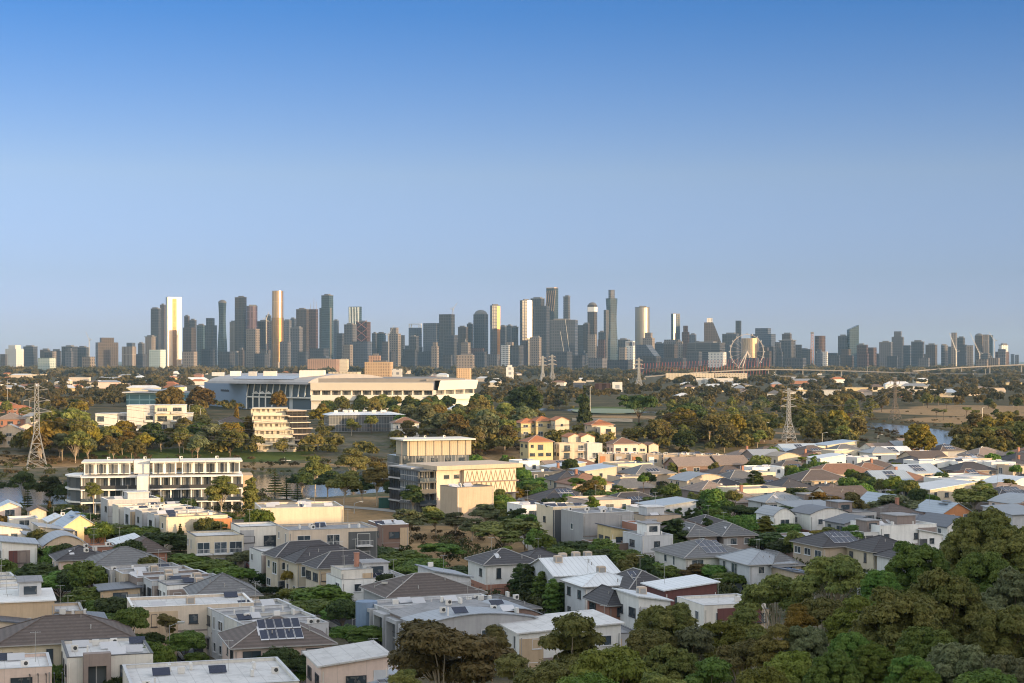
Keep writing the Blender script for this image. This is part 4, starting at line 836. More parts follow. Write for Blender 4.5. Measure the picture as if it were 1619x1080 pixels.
HH(92,822,46,8,5.6,'gable','cream','mwhite',24,'pale metal gable behind the cream skillion house',ac=1,seed=4,name='house')
HH(98,859,78,10,5.4,'curve','sand','mgrey',22,'sandy house under a wide curved grey roof',rise=1.9,seed=23,lm='curved grey roof',name='house')
HH(125,880,84,9,6.2,'hip','pink','dark',22,'pink house with dark tiles, skylight and fan units',skyl=1,ac=3,seed=24,lm='pink dark-tiled house',name='house'); HH(196,888,126,11,6.0,'hip','taupe','grey',22,'large grey hip roof next to the pink dark-tiled house',rise=2.5,seed=25,name='house',lm='large grey hip roof')
a = HH(28,858,66,10,6.6,'skil','white','mgrey',20,'white house with a red timber panel under a shallow roof',tilt=-.8,seed=26,far=False,dark=True,lm='red-panelled white house'); extra(a, lambda mb,w,d,h: mb.box(-w*.15,-d/2-.05,1.5,1.9,.08,4.2), 'red_panel', WALL['maroon']); extra(a, lambda mb,w,d,h: mb.box(w*.12,-d/2-.05,1.5,2.2,.08,4.2), 'grey_panel', WALL['taupe'])
HH(162,862,52,7,5.6,'flat','brick','fsand',22,'small brick box with a pale flat roof',seed=27,clutter=2); HH(196,858,48,8,5.4,'skil','brick','mwhite',22,'small house with a tilted pale metal roof, trees behind',tilt=1.2,seed=28,name='house'); HH(228,868,70,10,5.4,'hip','brick','brown',22,'dark brown hip roof with skylight below the street trees',skyl=1,seed=29,rise=2.2,name='house')
HH(18,836,56,8,5.6,'skil','offwhite','mgrey',22,'off-white skillion house at the picture edge',tilt=-1.3,seed=31,name='house'); HH(62,850,56,7,5.2,'skil','cream','mgrey',22,'cream wall house behind the curved grey roof',tilt=-1.0,seed=32,winw=7,name='house')
HH(14,800,42,8,5.4,'gable','pink','mblue',20,'pink gabled house with a pale blue roof near the river',seed=33,name='house'); HH(58,806,34,8,5.2,'gable','cream','brown',20,'cream gabled house with a brown roof beside golden trees',seed=34,name='house'); HH(36,818,50,7,5.0,'flat','offwhite','fwhite',20,'low white house between the golden riverside trees',seed=35)
# ---- centre right
HH(832,796,50,9,7.0,'flat','white','fwhite',22,'white modern house with dark framed stair tower',seed=81,clutter=3,dark=True); HH(888,798,68,9,9.0,'flat','cream','fsand',22,'tall cream wall house with vertical joints',seed=82,clutter=9,winw=8,lm='tall cream wall house'); HH(944,807,98,11,9.2,'flat','grey','fgrey',22,'big grey panelled box house with rooftop plant',seed=83,clutter=10,winw=6,far=False,lm='grey panelled box house')
HH(962,828,50,8,6.0,'flat','white','fwhite',22,'low white house tucked below the grey panelled box',seed=84); HH(971,838,42,7,6.4,'skil','yellow','mdark',20,'small yellow house with a dark mono-pitch roof',tilt=-1.0,seed=85,lm='small yellow house',name='house'); HH(958,856,64,9,4.6,'flat','brown','fsand',20,'brown brick base building in front of the yellow house',seed=86,win=False,ac=2)
HH(1024,843,64,9,6.6,'flat','palegrey','fgrey',20,'pale grey box house with four wall air units',seed=87,ac=4,winw=5); HH(1008,826,36,8,7.6,'flat','brick','fwhite',20,'brick-topped white house by the poplars',seed=88); HH(1035,812,70,9,6.4,'flat','sand','fsand',20,'sandy flat-roofed house with an orange panel',seed=89,clutter=3); HH(1020,801,50,8,6.5,'flat','offwhite','fwhite',20,'off-white flat house by the clipped bushes',seed=90,clutter=3)
HH(1092,843,62,11,5.4,'hip','taupe','grey',18,'grey hip roof with a long taupe wall, first of two',seed=91,rise=2.0,skyl=1,name='house'); HH(1150,842,66,11,5.4,'hip','taupe','grey',18,'grey hip roof with a long taupe wall, second of two',seed=92,rise=2.0,skyl=1,name='house',lm='twin taupe-walled houses')
HH(1112,873,130,14,5.2,'hip','offwhite','grey',18,'wide grey hip roof with a row of solar panels',seed=93,rise=2.4,solar=8,name='house',lm='wide solar hip roof'); HH(1195,885,90,12,5.2,'hip','palegrey','mgrey',18,'grey metal hip roof at the end of the wide solar roof',seed=94,rise=1.8,name='house')
HH(905,901,124,12,6.4,'gablex','palegrey','mwhite',20,'white metal roof with a line of cream coolers',seed=95,rise=2.0,cool=4,lm='white roof with coolers',name='townhouse'); HH(952,920,104,8,6.0,'hip','palegrey','mwhite',20,'white metal hip roof with a single cooler over a grey wall',seed=96,rise=1.5,cool=1,far=False,name='townhouse')
HH(1008,923,86,10,5.8,'hip','white','dark',20,'charcoal hip roof with slanting solar panels',seed=97,rise=2.2,solar=7,name='house',lm='charcoal solar roof'); HH(1075,927,98,8,6.4,'skil','maroon','mwhite',18,'long white metal skillion roof over a maroon wall',tilt=.9,seed=98,lm='white skillion over maroon',name='house'); HH(1016,946,68,8,6.2,'skil','white','mwhite',20,'white house with a ribbed pale roof and roof cooler',tilt=-.9,cool=1,seed=99,far=False,dark=True,name='house'); HH(962,950,50,8,5.2,'hip','brick','dark',20,'very dark hip roof in front of the ribbed pale roof',seed=100,rise=2.0,name='house')
HH(1140,948,118,9,6.4,'flat','offwhite','fwhite',18,'off-white house with a maroon timber band and fan unit',seed=101,ac=1,far=False,lm='maroon-banded house')
MB().box(.6,-4.56,3.5,6.5,.1,2.4).build('timber_band', WALL['maroon'], HOUSE_LAST[0]); HH(1180,958,50,7,5.4,'flat','sand','fsand',18,'sandy low wing beside the maroon-banded house',seed=102)
HH(880,988,180,11,5.8,'skil','white','fwhite',17,'long white house with a shallow white roof above brown base',tilt=.7,seed=103,second=('low','taupe'),far=False,lm='long white house',name='house'); HH(800,972,110,9,6.0,'curve','brown','mgrey',22,'curved grey roof on a brown wall next to the reddish gum',rise=1.4,ac=1,seed=104,name='townhouse'); HH(972,994,60,8,4.4,'flat','grey','fgrey',17,'low grey flat-roofed garage behind the gums',seed=105)
# ---- right
HH(1318,858,104,11,6.0,'hip','sand','dark',20,'sandy house with a charcoal roof full of solar panels',seed=106,rise=2.3,solar=10,far=False,lm='sandy solar house',name='house'); HH(1392,866,92,10,5.8,'hip','cream','dark',20,'cream house with charcoal hip roof and paired windows',seed=107,rise=2.2,far=False,name='house',lm='cream charcoal-roofed house'); HH(1432,880,66,9,5.2,'hip','white','dark',20,'white house with blue solar panels half hidden by foliage',seed=108,rise=1.6,solar=6,far=False,name='house')
HH(1412,826,112,11,7.6,'flat','white','fwhite',20,'large white cubic house with a blue-grey base',seed=109,clutter=5,far=False,second=('low','palegrey'),lm='large white cubic house',winw=3); HH(1372,838,62,8,6.4,'flat','white','fgrey',20,'white cube with slit windows joined to the larger one',seed=110,far=False,winw=1.8); HH(1452,843,54,9,5.4,'skil','white','mwhite',20,'white house with a bright tilted white roof',tilt=-1.2,seed=111,lm='bright tilted white roof',name='house')
HH(1492,828,58,10,5.6,'gable','white','mdark',24,'white gabled house with a slate blue roof',seed=112,rise=1.9,lm='white gabled house',name='house'); HH(1448,822,60,9,5.6,'hip','white','mdark',22,'slate blue hip roof left of the white gable',seed=113,rise=1.4,name='house'); HH(1394,796,54,11,5.4,'gable','palegrey','mblue',24,'pale blue metal gable roof framed by gum trees',seed=114,rise=2.4,name='house',lm='pale blue gable'); HH(1490,808,70,11,5.0,'gable','orange','mblue',24,'pale blue gable with a dark solar patch and orange wall',seed=115,rise=2.2,solar=6,name='house')
HH(1296,810,78,9,6.4,'curve','white','mdark',20,'white house with an arched black roof edge and brick tower',seed=116,rise=1.3,second=('low','brick'),lm='arched black roof house',name='house'); HH(1335,826,44,8,5.4,'skil','grey','mdark',20,'grey house with a sharply tilted dark eave',tilt=1.4,seed=117,name='house'); HH(1226,813,46,8,6.0,'curve','white','mgrey',20,'white house with a small arched gable',seed=118,rise=1.6,name='house'); HH(1252,847,94,10,4.6,'flat','taupe','fgrey',18,'low taupe building with white roof units',seed=119,clutter=5,win=False)
HH(1232,791,84,10,5.4,'hip','palegrey','mgrey',18,'grey metal hip roof with a skylight near the yellow-topped gum',seed=120,rise=2.0,skyl=1,name='house'); HH(1286,789,64,9,5.8,'flat','sand','fsand',18,'sandy house with open slatted pergola beams',seed=121); HH(1590,782,84,11,5.4,'hip','taupe','dark',20,'charcoal roof with a broad blue solar patch by the big gum',seed=122,rise=2.2,solar=10,name='house'); HH(1222,889,64,10,4.8,'hip','sand','grey',20,'grey hip roof peeking over the wattle crowns',seed=123,rise=2.0,name='house'); HH(1252,905,44,8,4.0,'skil','sand','mdark',20,'low slate roof with solar panels under the wattles',tilt=-.6,solar=4,seed=124,name='house'); HH(1390,914,46,8,3.6,'skil','grey','mdark',20,'low blue-grey roof glimpsed between the dark crowns',tilt=-.4,seed=125,name='shed')
# ---- across the middle
PC = ['orange','palegrey','orange','white','grey','maroon','offwhite','yellow']
for i in range(8):
    b_ = HH(958+i*25.5,718+(i-4)*.35,25,9,7.4,'flat','sand','fsand',-4,'',seed=130+i,ac=2,winw=2.6,group='long tan terrace with coloured door panels',name='townhouse'); extra(b_, lambda mb,w,d,h: mb.box(-w*.2,-d/2-.06,2.6,w*.36,.1,h-3.4), 'colour_panel', WALL[PC[i]]); auto(b_[0], {'orange':'tan townhouse with orange panel','palegrey':'tan townhouse with blue-grey panel','white':'tan townhouse with white panel','grey':'tan townhouse with grey panel','maroon':'tan townhouse with red panel','offwhite':'tan townhouse with off-white panel','yellow':'tan townhouse with yellow panel'}[PC[i]], 'house', 7)
    if i == 4: LM.append(('tan coloured-panel terrace', b_[0].location.x, b_[0].location.y, 7, b_[0]))
for r in [(828,727,42,9,7.2,'flat','white','fwhite',24,'white cubic house standing alone near the dry riverbank',None),(806,741,36,8,6.0,'flat','orange','fsand',24,'bright orange-red walled house beside the zigzag building',None),(852,744,60,10,6.0,'flat','charcoal','fwhite',24,'charcoal and cream house with a white roof edge',None),(890,738,64,9,5.5,'skil','cream','mwhite',20,'cream house under a thin white skillion roof',None),(938,743,62,12,5.6,'skil','cream','mblue',20,'pale blue flat-pitched roof on a cream house','pale blue pitched roof'),(905,757,80,11,5.0,'hip','cream','dark',20,'low charcoal hip roofs with blue solar glass',None),(990,752,50,10,5.2,'flat','sand','fsand',20,'sandy two-box house with a white parapet',None),(1332,711,58,9,7.0,'flat','cream','fwhite',22,'sunlit cream house highest on the estate edge','sunlit cream house'),(1238,721,46,9,6.6,'curve','cream','fsand',20,'cream house with an arched tan roof',None),(1306,724,52,9,6.6,'skil','white','mwhite',22,'white house with angled roof planes',None),(1360,722,44,9,6.6,'flat','palegrey','fwhite',22,'pale house with one blue-grey side wall',None),(1388,715,48,9,6.4,'hip','white','mgrey',20,'grey metal roof with white dormer fronts',None),(1472,727,74,11,6.8,'flat','white','fwhite',14,'long white house with three small square windows','long white end house'),(1528,728,62,11,6.8,'flat','white','fwhite',14,'plain white boxy house behind dark hip roofs',None),(1573,729,48,11,6.8,'flat','white','fwhite',14,'second plain white box at the estate edge',None),(1606,735,44,10,6.2,'flat','sand','fsand',14,'low tan flat house at the picture edge',None),(1532,742,70,10,5.4,'hip','taupe','dark',18,'dark blue hip roofs with a white chimney',None),(1205,737,60,9,6.0,'flat','white','fwhite',18,'white house with a row of round windows',None),(1150,733,60,12,5.6,'gablex','taupe','tan',18,'tan gabled roof with dark cut-in panels',None),(1090,735,70,12,5.4,'gablex','brown','tan',18,'long tan roof with a steep brown end',None),(1325,747,110,12,5.4,'hip','sand','rust',18,'wide rust-coloured hip roof lit by the sun','wide rust roof'),(1290,757,90,12,5.4,'hip','sand','brown',18,'brown hip roof in front of the rust roof',None),(1400,757,70,11,5.2,'gablex','grey','mblue',18,'grey-blue roof with bright blue panels','blue panelled roof'),(1245,768,60,11,5.2,'hip','taupe','dark',18,'charcoal hip roof with dark timber fence',None)]:
    HH(*r[:10], seed=int(r[0]), clutter=2 if r[5] == 'flat' else 0, solar=6 if 'solar' in r[9] or 'panels' in r[9] and 'blue' in r[9] else 0, lm=r[10], name=None if r[5] in ('flat',) else 'house')
# ---- far bank of the river
for r in [(18,662,44,10,9.5,'hip','brick','tan',12,'brick house with a tall tan hip roof on the riverbank'),(44,676,36,9,7,'gable','pink','tan',14,'stone-coloured gabled house beside the brick one'),(16,680,46,9,6.5,'gable','sand','mgrey',12,'sandy verandah house below the brick house'),(52,658,34,9,6,'hip','cream','mgrey',12,'cream house just behind the steel pylon'),(78,664,40,9,6,'hip','palegrey','rust',10,'grey house with rust roof right of the pylon'),(366,666,40,10,8,'hip','offwhite','brown',14,'white house with brown roof and long balconies among trees'),(8,640,36,9,6,'hip','brick','terra',10,'red tiled roof at the picture edge on the hill'),(30,645,36,9,5,'hip','brick','terra',10,'second red tiled roof just below the first'),(560,664,46,10,6,'hip','palegrey','mgrey',10,'grey roofed house in front of the grandstand trees'),(640,668,44,10,7,'hip','offwhite','rust',10,'white two-storey house with maroon roof and verandah'),(600,666,34,9,6,'hip','cream','rust',10,'cream house with maroon roof hidden by trees'),(652,641,24,9,6,'hip','palegrey','mblue',10,'pale blue roofed pavilion below the white grandstand'),(722,646,26,9,7,'gable','offwhite','mwhite',14,'white gabled pavilion at the end of the grandstand trees'),(832,668,34,9,9,'hip','yellow','terra',20,'small orange roofed house left of the gabled row'),(856,665,34,9,10,'hip','yellow','terra',20,'second orange roofed house left of the gabled row'),(848,682,46,10,10,'hip','yellow','terra',20,'three-storey yellow house with wide orange roof','yellow orange-roofed house'),(884,664,27,9,11,'gable','cream','terra',16,'first orange gabled townhouse'),(904,665,27,9,11,'gable','cream','terra',16,'second orange gabled townhouse'),(924,666,27,9,11,'gable','cream','terra',16,'third orange gabled townhouse','orange gabled townhouses'),(947,671,40,10,9,'hip','cream','terra',16,'broad orange hip roof at the end of the gabled row'),(892,685,28,8,9,'flat','cream','fsand',14,'first balcony house of the cream row under the orange gables'),(914,685,28,8,9,'flat','sand','fsand',14,'second balcony house of the row under the orange gables, sandier'),(936,686,28,8,9,'flat','offwhite','fsand',14,'third balcony house of the row under the orange gables, palest'),(957,687,28,8,9,'flat','cream','fsand',14,'last balcony house of the cream row under the orange gables'),(984,681,44,10,8,'hip','pink','rust',14,'pinkish house with a dull red roof'),(1010,684,20,9,7,'gable','cream','rust',14,'cream house with a white dormer under the palm'),(1028,685,20,9,7,'gable','cream','rust',14,'cream house with two white dormers beside the palm'),(200,622,0,0,0,'','','',0,'')]:
    if r[3]: HH(*r[:10], seed=int(r[0]*3+r[1]), lm=r[10] if len(r) > 10 else None, name='house', storeys=3 if r[4] > 8.5 else 2, bal='all' if r[5] == 'flat' else False, winw=4 if r[5] == 'flat' else None)
# ------------------------------------------------------------------ larger buildings
def block(name, X, Y, rot, label, lm=None, lz=10, cat='building'):
    z = hz1(X, Y); o = root(name, (X,Y,z), R(rot), cat, None, label)
    if lm: LM.append((lm, X, Y, z+lz, o))
    return o
def levels(o, x0, x1, y0, y1, n, fh, wall, glz=GLZ, slabw=.35, ov=.9, recess=1.2, cols=6, z0=0, rail=True, setb=None):
    """stacked floors: slab, recessed glazing, columns and balustrade, each its own part"""
    for i in range(n):
        s = (setb or (lambda k: 0))(i); a = y0+s; z = z0+i*fh; cx, cy, w, d = (x0+x1)/2, (a+y1)/2, x1-x0, y1-a
        MB().box(cx, cy+recess/2, z, w-.8, d-recess, fh-slabw).build('glass_wall', glz, o)
        MB().box(cx, cy-ov/2, z+fh-slabw, w, d+ov, slabw).build('floor_slab', wall, o)
        for k in range(cols+1): MB().box(x0+.2+(w-.4)*k/cols, a+.15, z, .38, .38, fh-slabw).build('column', wall, o)
        if rail and i > 0:
            MB().box(cx, a-ov+.06, z, w-.1, .05, .95).build('balustrade', GLASS if i % 2 else FRAMED, o)
# riverside apartments
X, Y, _ = at(250, 812); o = block('apartment_block', X, Y+6, 11, 'long white four-storey riverside apartments with stepped slabs and penthouses', 'white riverside apartments', 8)
wl = 285*Y/F; x0, x1 = -wl/2, wl/2; WW = WALL['white']
levels(o, x0+wl*.06, x0+wl*.36, -6, 8, 3, 3.3, WW, cols=4)
MB().box(x0+wl*.395, -6.2, 0, wl*.06, 13, 10.2).build('white_wall', WW, o)
levels(o, x0+wl*.43, x1-wl*.06, -6.5, 8, 3, 3.3, WW, cols=9)
MB().prism([(x0+wl*.06-.2,-6),(x0+wl*.06-.2,7),(x0+.5,7),(x0-1.2,2),(x0,-3)], 0, 9.9).build('curved_end', GLZ, o)
for z in (3.1,6.4,9.7): MB().prism([(x0+wl*.06-.1,-6.8),(x0+wl*.06-.1,7.2),(x0+.3,7.4),(x0-1.7,2),(x0-.5,-3.6)], z, z+.4).build('curved_slab', WW, o)
MB().box(x1-wl*.03, 1, 0, wl*.055, 12, 9.6).build('end_wall', WALL['tan'], o)
MB().box(x0+wl*.385, 2.2, 10.25, wl*.1-.6, 8, 3.4).build('penthouse_wall', WW, o)
for a, b, nm in ((.07,.33,4),(.44,.58,2),(.60,.93,5)):
    cx = x0+wl*(a+b)/2; w = wl*(b-a)
    MB().box(cx, 1.6, 10.25, w-1, 9, 3.0).build('penthouse_wall', WW, o); MB().box(cx, .8, 13.25, w+.8, 12, .4).build('penthouse_roof', WALL['offwhite'], o)
    for k in range(nm): MB().box(cx-w/2+w*(k+.5)/nm, -2.96, 10.5, w/nm*.72, .1, 2.3).build('penthouse_window', GLZ, o)
    for k in range(nm+1): MB().box(cx-w/2+.4+(w-.8)*k/nm, -4.6, 10.3, .3, .3, 2.94).build('column', WW, o)
for k in range(4): aircon(o, x0+wl*(.2+.2*k), 3, 13.64)
# tan screen building and zigzag building
X, Y, _ = at(672, 768); o = block('apartment_block', X, Y+20, 20, 'tan building wrapped in a pale metal screen under a thin white roof', 'tan screen building', 12)
w = 118*Y/F; MB().box(0,0,0,w,15,9.4).build('lower_walls', GLZ, o); MB().box(2,0,9.45,w*.92,14,5.2).build('screen', mat('tan_screen',(.42,.36,.26),.6,.1,.4,'rib'), o); MB().box(1.5,-.5,14.7,w*1.04,17,.45).build('roof', WALL['offwhite'], o)
for k in range(9): MB().box(-w*.46+w*.115*k,-7.1,9.4,.18,.16,5.3).build('screen_post', WALL['taupe'], o)
for k in range(5): MB().box(-w*.4+w*.2*k,-7.7,6.2+.0,2.2,.1,2.4).build('window', GLASS, o)
for k in range(3): aircon(o, -w*.3+k*w*.28, 2, 15.15)
X, Y, _ = at(672, 812); o = block('apartment_block', X, Y+9, 31, 'shaded balcony building stepping down behind the parkland gums', 'shaded balcony building', 10); levels(o, -8, 3, -5, 7, 4, 3.0, WALL['grey'], cols=3, ov=1.3, glz=facade('shade_dark_glazing',(.015,.018,.022),(.06,.06,.065),1.5,3.0,.1,.06,rough=.15))  # glazing and its frames coloured darker to stand for deep balcony shade
X, Y, _ = at(735, 815); o = block('apartment_block', X, Y+13, 31, 'apartment building with a golden zigzag lattice screen', 'zigzag building', 12)
w = 24; MB().box(0,2,0,w,15,11.5).build('wall', WALL['beige'], o); MB().box(.3,1.4,11.55,w+2,17,1.1).build('roof', WALL['sand'], o)
MB().box(3.4,-6.2,5,w*.66,1.3,6.3).build('golden_screen', WALL['cream'], o); mb = MB()
for r_ in range(2):
    for k in range(11): a = -4.2+k*1.42; z = 5.1+r_*3.1; mb.bar((a,-6.92,z),(a+.71,-6.92,z+2.9),.09).bar((a+.71,-6.92,z+2.9),(a+1.42,-6.92,z),.09)
mb.build('zigzag_lattice', WALL['tan'], o)
for z in (4.85,8.05): MB().box(3.6,-7.05,z,w*.7,.35,.3).build('ledge', WALL['taupe'], o)
levels(o, -w/2-5, -w/2-.1, -5, 6, 4, 2.9, WALL['charcoal'], cols=3, glz=GLZ)
for x, z in ((-9,9.2),(-6,9.2),(-9.5,6.2),(-5.5,6.0)): window(o, x, z, 1.6, 1.0, 'f', w, 11.0, True, True)
X, Y, _ = at(738, 822); o2 = HH(738,768,72,9,9.4,'flat','sand','fgrey',30,'blank pink-tan wall building in front of the zigzag building',clutter=6,win=False,seed=5,lm='blank pink wall building',name='apartment_block',cat='building')
X, Y, _ = at(575, 722); o = block('boathouse', xat(575,770), 770, 14, 'long low building with a white and blue roof full of vents', 'white-roofed boathouse', 8)
w = 118*770/F; MB().box(0,0,0,w,16,7.5).build('wall', GLZ, o); MB().prism([(-w/2-1,-9),(w/2+1,-9),(w/2+1,9),(-w/2-1,9)], 7.52, 8.6, 0, [(-w/2+3,-4),(w/2-4,-4),(w/2-4,5),(-w/2+3,5)]).build('roof', ROOF['mwhite'], o)
for k in range(14): x, y = rnd.uniform(-w*.4,w*.4), rnd.uniform(-4,4); MB().box(x,y,8.5,1.6,1.2,1.0).build('roof_vent', ACM, o)
# terraced flats and dark slab flats, white hillside flats
def stepped(pxa, pxb, pt, pb, n, rot, label, lm, wall, shift=0, ov=.5, glz=GLZ, dp=5.0):
    X, Y, z0 = at((pxa+pxb)/2, pb); o = block('apartment_block', X, Y+4, rot, label, lm, 8); w = (pxb-pxa)*Y/F
    fh = (zat(pt, Y+30)-z0)/n
    for i in range(n):
        s = i*dp*.55; x = shift*i; z = i*fh
        MB().box(x,s+9,z-2 if i == 0 else z,w*(1-.02*i),18,fh-.3+(2 if i == 0 else 0)).build('storey', glz, o); MB().box(x,s+9-.6,z+fh-.3,w*(1-.02*i)+.6,19.4,.3).build('floor_slab', wall, o)
        if dp > 4: MB().box(x,s-1.0,z+.0 if i else 0,w*(1-.02*i),.15,.95).build('parapet', wall, o)
        for k in range(5 if dp > 4 else 0): MB().box(x-w*.48+w*.24*k,s-.12,z,w*.05,.3,fh-.3).build('wall_panel', wall, o)
    return o, w, fh
stepped(405,466,645,716,6,8,'cream terraced flats stepping back up the riverbank','cream terraced flats',WALL['cream'],shift=-.55,glz=facade('terrace_glazing',(.1,.09,.08),(.55,.5,.42),2.2,3.0,.45,.3))
stepped(466,500,648,715,7,20,'dark flats with thin pale floor slabs beside the terraced flats','dark slab flats',WALL['beige'],shift=-.35,ov=1.4,glz=facade('dark_glazing',(.02,.02,.024),(.05,.047,.045),2.0,3.0,.2,.1),dp=3)
X, Y, z0 = at(222, 697); o = block('apartment_block', X, Y+6, 6, 'white cubist flats spread along the hillside', 'white hillside flats', 9); w = 150*Y/F; fh = 3.6
for k, (a, b, n, dy, wl_) in enumerate([(-.5,-.28,3,0,'offwhite'),(-.28,-.17,3,3,'palegrey'),(-.17,.0,4,-1,'offwhite'),(.0,.12,4,1,'palegrey'),(.12,.28,4,-1,'cream'),(.28,.43,4,0,'offwhite'),(.43,.5,3,1,'offwhite')]):
    cx, ww = w*(a+b)/2, w*(b-a)-.06; MB().box(cx,dy+5,-3,ww,11,3+n*fh).build('wall', WALL[wl_], o); MB().box(cx,dy+5,n*fh+.003,ww+.4,11.4,.25).build('roof', ROOF['fwhite'], o)
    for i in range(n):
        m_ = max(1, int(ww/3.2))
        for q in range(m_):
            x = cx-ww/2+ww*(q+.5)/m_
            if rnd.random() < .25: continue
            MB().box(x,dy-.55,i*fh+.4,ww/m_*.62,.12,2.3).build('window', GLASS if rnd.random() < .7 else GLZ, o)
            if rnd.random() < .45: MB().box(x,dy-1.2,i*fh+.1,ww/m_*.8,1.3,.2).box(x,dy-1.8,i*fh+.3,ww/m_*.8,.08,.8).build('balcony', WALL['offwhite'], o)
# grandstand
def wpt(px, Y): return (xat(px,Y), Y)
P = [wpt(323,1500), wpt(390,1385), wpt(492,1335), wpt(685,1335), wpt(746,1410), wpt(700,1500), wpt(500,1470), wpt(360,1560)]
ox, oy = P[2]; L = [(x-ox, y-oy) for x, y in P]; o = root('grandstand', (ox,oy,0), 0, 'grandstand', None, 'huge white and blue racecourse grandstand with a barrel roof'); LM.append(('racecourse grandstand', ox+30, oy, 22, o))
MB().prism([L[0],L[1],L[6],L[7]], 0, 20.8).build('blue_end_wall', mat('blue_cladding',(.2,.26,.36),.6,.06,.02), o)
glz2 = facade('grandstand_glazing', (.05,.085,.12), (.5,.52,.55), 7.5, 30, .06, .03, rough=.08, var=.35)
q = [(L[1][0]+.5,L[1][1]+3),(L[2][0],L[2][1]+3),L[6],(L[1][0]+20,L[1][1]+60)]
MB().prism(q, 0, 20.4).build('glass_front', glz2, o); MB().prism([L[1],L[2],(L[2][0],L[2][1]+8),(L[1][0]+3,L[1][1]+8)], 9.6, 10.6).build('terrace_floor', WALL['white'], o)
dx, dy = L[2][0]-L[1][0], L[2][1]-L[1][1]
for k in range(11):
    t = k/10; x, y = L[1][0]+dx*t, L[1][1]+dy*t; MB().bar((x,y-.6,10.6),(x+1.2,y+2.2,20.6),.5,4).build('raking_strut', WALL['white'], o)
    if k < 6: MB().box(x,y-.3,0,1.0,1.0,9.5).build('column', WALL['white'], o)
for k in range(3): MB().prism(ring(4,9,9),12.6,15,0,ring(4,.3,.3)).build('sail_shade', WALL['white'], o).location = (L[1][0]+dx*(.14+.1*k), L[1][1]+dy*(.14+.1*k)+3.5, 0)
nrm = Vector((-dy, dx, 0)).normalized(); mb = MB(); rw = 95; prof = [(rw*(1-math.cos(t))/2, 20.9+8.2*math.sin(t)) for t in np.linspace(0, math.pi, 15)]
A_, B_ = Vector((L[0][0]-3,L[0][1]-70,0)), Vector((L[2][0],L[2][1],0)); A_ = Vector((L[1][0],L[1][1],0))+(Vector((L[1][0],L[1][1],0))-B_)*.6
vs = []
for e in (A_, B_): vs += [tuple(e+nrm*(s-4)+Vector((0,0,z))) for s, z in prof]
n = len(prof); mb.add(vs, [(i,n+i,n+i+1,i+1) for i in range(n-1)]+[tuple(range(n))[::-1], tuple(range(n,2*n))]); mb.build('barrel_roof', mat('barrel_roof',(.3,.29,.29),.5,.1,.02,'rib'), o)
mb = MB(); e0, e1 = A_.lerp(B_,.22), A_.lerp(B_,.82); i0, i1 = 2, 4
mb.add([tuple(e+nrm*(prof[i][0]-4)+Vector((0,0,prof[i][1]+.35))) for e, i in ((e0,i0),(e1,i0),(e1,i1),(e0,i1))], [(0,1,2,3)]); mb.build('dark_roof_panel', SOLAR, o)
for k in range(4): MB().box(-78+k*14,24+0*k,27.5,rnd.uniform(6,12),8,rnd.uniform(2.4,4)).build('roof_plant', WALL['white'] if k % 2 else WALL['palegrey'], o)
MB().box(-2,26,24,20,12,8).build('lift_tower', WALL['offwhite'], o)
SW = mat('stand_white', (.66,.62,.56), .75, .06, .02)
for (a, b, c_, e, kx) in ((L[2],L[3],L[5],L[6],0),(L[3],L[4],L[5],L[5],1)):
    def off(p, k): 
        dd = Vector((b[0]-a[0], b[1]-a[1], 0)).normalized(); m_ = Vector((dd.y,-dd.x,0)); return (p[0]+m_.x*k, p[1]+m_.y*k)
    poly = [a,b,c_] if kx else [a,b,c_,e]
    MB().prism(poly, 0, 8.0+.01*kx).build('base_wall', WALL['offwhite'], o); MB().prism([off(a,3),off(b,3)]+poly[2:], 8.1+.01*kx, 12.6).build('lower_tier', SW, o)
    MB().prism([off(a,-2),off(b,-2)]+poly[2:], 12.61, 16.2+.01*kx).build('concourse', GLZ, o); MB().prism([off(a,4),off(b,4)]+poly[2:], 16.25+.01*kx, 22.4+kx*1.4, 0, [off(a,6),off(b,6)]+poly[2:]).build('upper_tier', SW, o)
    MB().prism([off(a,-6),off(b,-6)]+poly[2:], 22.41+kx*1.4, 25.6-kx*.6).build('roof_deck', mat('stand_roof',(.2,.19,.18),.8,.15,.03), o)
    nn = 12 if not kx else 4
    for k in range(nn+1): t = k/nn; p = off((a[0]+(b[0]-a[0])*t, a[1]+(b[1]-a[1])*t), 1.5); MB().box(p[0],p[1],12.6,1.2,1.2,3.7).build('column', SW, o)
mb = MB(); m0, m1 = Vector(L[0]), Vector(L[1]); dd = (m1-m0).normalized(); ang = math.atan2(dd.y, dd.x)
for k in range(9): p = m0.lerp(m1, .42+.022*k); mb.box(p.x+dd.y*.2, p.y-dd.x*.2, 13.3, 1.6, .3, 1.9 if k % 2 else 1.6, 0, ang)
mb.build('wall_sign', FRAMED, o)
# teal pavilion with a wave roof
X, Y = wpt(252,1480); o = root('pavilion', (X,Y,0), R(-3), 'building', None, 'teal glass pavilion with a white wave-shaped roof'); LM.append(('teal wave-roofed pavilion', X, Y, 12, o)); w = 94*Y/F
MB().box(0,0,0,w,24,11.5).build('wall', facade('pavilion_glass',(.06,.13,.15),(.2,.32,.34),9,5,.12,.25,rough=.2), o); MB().box(-2,-1.5,11.52,w*1.03,28,1.0).build('lower_roof', WALL['palegrey'], o)
pr = [(-w*.26+w*.62*i/14, 14.2+2.6*(i/14)**1.2+1.0*math.cos(i/14*math.pi*2)) for i in range(15)]; MB().extr(pr+[(x,z-.9) for x,z in pr[::-1]], -11, 11).build('wave_roof', mat('wave_roof',(.42,.46,.54),.5,.08,.05), o); MB().box(w*.05,0,12.53,w*.4,16,1.2).build('upper_wall', WALL['palegrey'], o)
